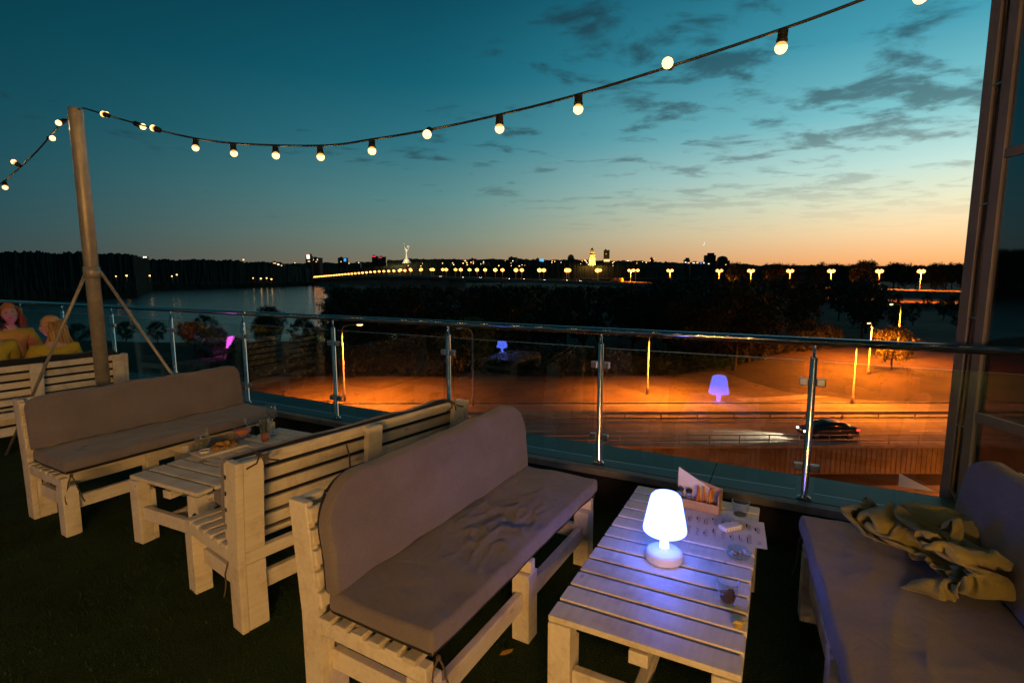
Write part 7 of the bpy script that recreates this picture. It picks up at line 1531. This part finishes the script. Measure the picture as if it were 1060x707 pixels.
mb = MB(); mb.box((2.1*U_, 0, 17.2*U_), (1.0*U_, .3*U_, 1.5*U_)); mb.build('raised_shield', M['pale_steel'], stt)
lamp_light('floodlight', 'POINT', (-20, -55, 22), (1, .78, .42), 1.7e5*EX, 1.0, stt)
lamp_light('floodlight', 'POINT', (25, -50, 60), (1, .80, .46), 1.4e5*EX, 1.0, stt)

# lamps dotted over the far bank and the hill
M['far_lamp'] = emat('far_lamp_warm', (1, .50, .14), 5.0); M['far_white'] = emat('far_lamp_white', (1, .85, .6), 4.5); M['far_blue'] = emat('far_lamp_blue', (.05, .22, 1), 3.0); M['far_green'] = emat('far_lamp_green', (.35, .75, .5), .5); M['far_red'] = emat('far_lamp_red', (1, .05, .02), 3.0)
def far_lamp(px, py, Y, r, m, label, grp):
    c = at(px, py, Y); R_ = px2m(r, Y); r_ = empty('far_lamp', (c.x, c.y, c.z-9), 0, label, 'lamp', grp)
    mb = MB(); mb.lathe([(0, 0), (.3, 0), (.2, 9-R_*.5), (0, 9-R_*.5)], n=6); mb.build('post', M['post_grey'], r_)
    mb = MB(); mb.blob((0, 0, 9), (R_, R_, R_*.8), 1); mb.build('glow_globe', M[m], r_)  # globe larger than life, its size stands in for the lamp's flare
G1 = 'lamps along the dark far bank'
for px, py, r, m in ((22, 285.5, .8, 'far_lamp'), (40, 287.5, .6, 'far_lamp'), (49, 285.5, .9, 'far_lamp'), (78, 285.5, .7, 'far_lamp'), (120, 286, .7, 'far_lamp'), (131, 285.5, 1.0, 'far_lamp'), (155, 285.5, .9, 'far_lamp'), (178, 286, .7, 'far_lamp'), (183, 284.5, .8, 'far_lamp')):
    far_lamp(px, py, 560 if px < 150 else 640, r, m, 'warm lamp standing on the dark far bank at left', G1)
for px, py, r, m in ((206, 285.5, .9, 'far_lamp'), (208, 287.5, .6, 'far_lamp'), (217, 288.5, .6, 'far_lamp'), (227, 289, .6, 'far_red'), (245, 288, .8, 'far_lamp'), (262, 288, .6, 'far_lamp'), (270, 288.5, .9, 'far_lamp'), (276, 288, .8, 'far_lamp'), (281, 289, .9, 'far_lamp'), (252, 269, .7, 'far_lamp'), (158, 296, .5, 'far_lamp')):
    far_lamp(px, py, 1000, r, m, 'warm lamp on the far river bank below the hill', 'lamps along the river bank')
far_lamp(221, 289.5, 995, .8, 'far_blue', 'single blue lamp on the far river bank', None)
far_lamp(74, 281, 700, 1.3, 'far_green', 'dim greenish lamp on the dark far bank', None)
rnd = random.Random(9)
for i in range(34):
    px = rnd.uniform(478, 700); py = 271+rnd.uniform(-1.5, 4.5)
    far_lamp(px, py, 1760, rnd.uniform(.3, .65), 'far_lamp' if rnd.random() < .7 else 'far_white', 'small warm light on the city hill behind the bridge', 'lights on the city hill')
for i in range(10):
    px = rnd.uniform(286, 480); py = 273+rnd.uniform(-1, 3)
    far_lamp(px, py, 1700, rnd.uniform(.3, .6), 'far_lamp', 'small warm light on the hill above the left half of the bridge', 'lights above the left half of the bridge')
# green lit canopies and other lights low in the wood
M['canopy_green'] = P('lit_canopy', (.25, .40, .20), .6, var=.2, vscale=2, emit=(.20, .42, .10), estr=.16)
for px, py, w, lab, wh in ((329, 348.5, 16, 'green lit canopy roof in the dark left of the street lamp', False), (403, 348.5, 15, 'green lit canopy roof with a white light at its right end', True)):
    Y = 98; c = at(px, py, Y); W_ = px2m(w, Y); zb = land_h(c.x, c.y)
    r_ = empty('canopy', (c.x, c.y, zb), 0, lab, 'canopy'); h = c.z-zb
    mb = MB(); mb.box((0, 0, h), (W_, 2.4, px2m(4, Y))); mb.build('fascia', M['canopy_green'], r_)
    for s in (-1, 1):
        mb = MB(); mb.box((s*W_*.42, .4, (h-.36)/2), (.2, .2, h-.36)); mb.build('pillar', M['post_grey'], r_)
    if wh:
        mb = MB(); mb.box((W_*.42, -1.3, h), (px2m(3, Y), .15, px2m(3, Y))); mb.build('lit_sign', M['win_white'], r_)
# a crescent moon low over the skyline
M['moon'] = emat('moon_surface', (1, .93, .78), .9)
Ym = 9000; c = at(727.5, 252, Ym); u = px2m(1, Ym)
mb = MB(); vs = []
n = 18
for k in range(n+1):
    a = -PI/2+PI*k/n; vs.append((2.3*math.cos(a), 2.3*math.sin(a)))
for k in range(n, -1, -1):
    a = -PI/2+PI*k/n; vs.append((1.25*math.cos(a), 2.3*math.sin(a)))
pts_ = []
for x, y in vs[:-1]:
    if pts_ and (Vector(pts_[-1])-Vector((x, y))).length < 1e-4: continue
    pts_.append((x, y))
if (Vector(pts_[0])-Vector(pts_[-1])).length < 1e-4: pts_.pop()
mb.bm.faces.new([mb.bm.verts.new(((x*math.cos(-.5)-y*math.sin(-.5))*u, 0, (x*math.sin(-.5)+y*math.cos(-.5))*u)) for x, y in pts_])
o = mb.build('crescent_moon', M['moon']); o.location = c; tag(o, 'thin pale crescent moon low over the skyline', 'moon')
# ================================================================== fleece blanket thrown over the right sofa (settled cloth shape, 1/10 mm steps)
_NX, _NY = 64, 52
vs = [Vector(BLANKET[k:k+3])/1000 for k in range(0, len(BLANKET), 3)]; _n = len(vs)
_c = sum(vs, Vector())/_n; _z0 = min(v.z for v in vs)
bm = bmesh.new(); bv = []
for v in vs:
    d = v-_c; a = d.x*u4.x+d.y*u4.y; r_ = d.x*r4.x+d.y*r4.y; a, r_ = a*BLS[0], r_*BLS[1]
    ca, sa = math.cos(BLS[3]), math.sin(BLS[3]); a, r_ = a*ca-r_*sa, a*sa+r_*ca
    h = (v.z-_z0)*BLS[2]
    if r_ > 0: r_ = r_*1.0
    bv.append(bm.verts.new((u4.x*a+r4.x*r_, u4.y*a+r4.y*r_, h)))
for i in range(_NX):
    for j in range(_NY):
        k = i*(_NY+1)+j; bm.faces.new((bv[k], bv[k+1], bv[k+_NY+2], bv[k+_NY+1])).smooth = True
b = MB(); b.bm.free(); b.bm = bm
o = b.build('blanket', M['blanket'], norm=False); o.location = BL_LOC
sm_ = o.modifiers.new('thick', 'SOLIDIFY'); sm_.thickness = .004; sm_.offset = 0
su = o.modifiers.new('soft', 'SUBSURF'); su.levels = 1; su.render_levels = 1
tag(o, 'crumpled olive fleece blanket thrown on the far end of the right sofa', 'blanket')
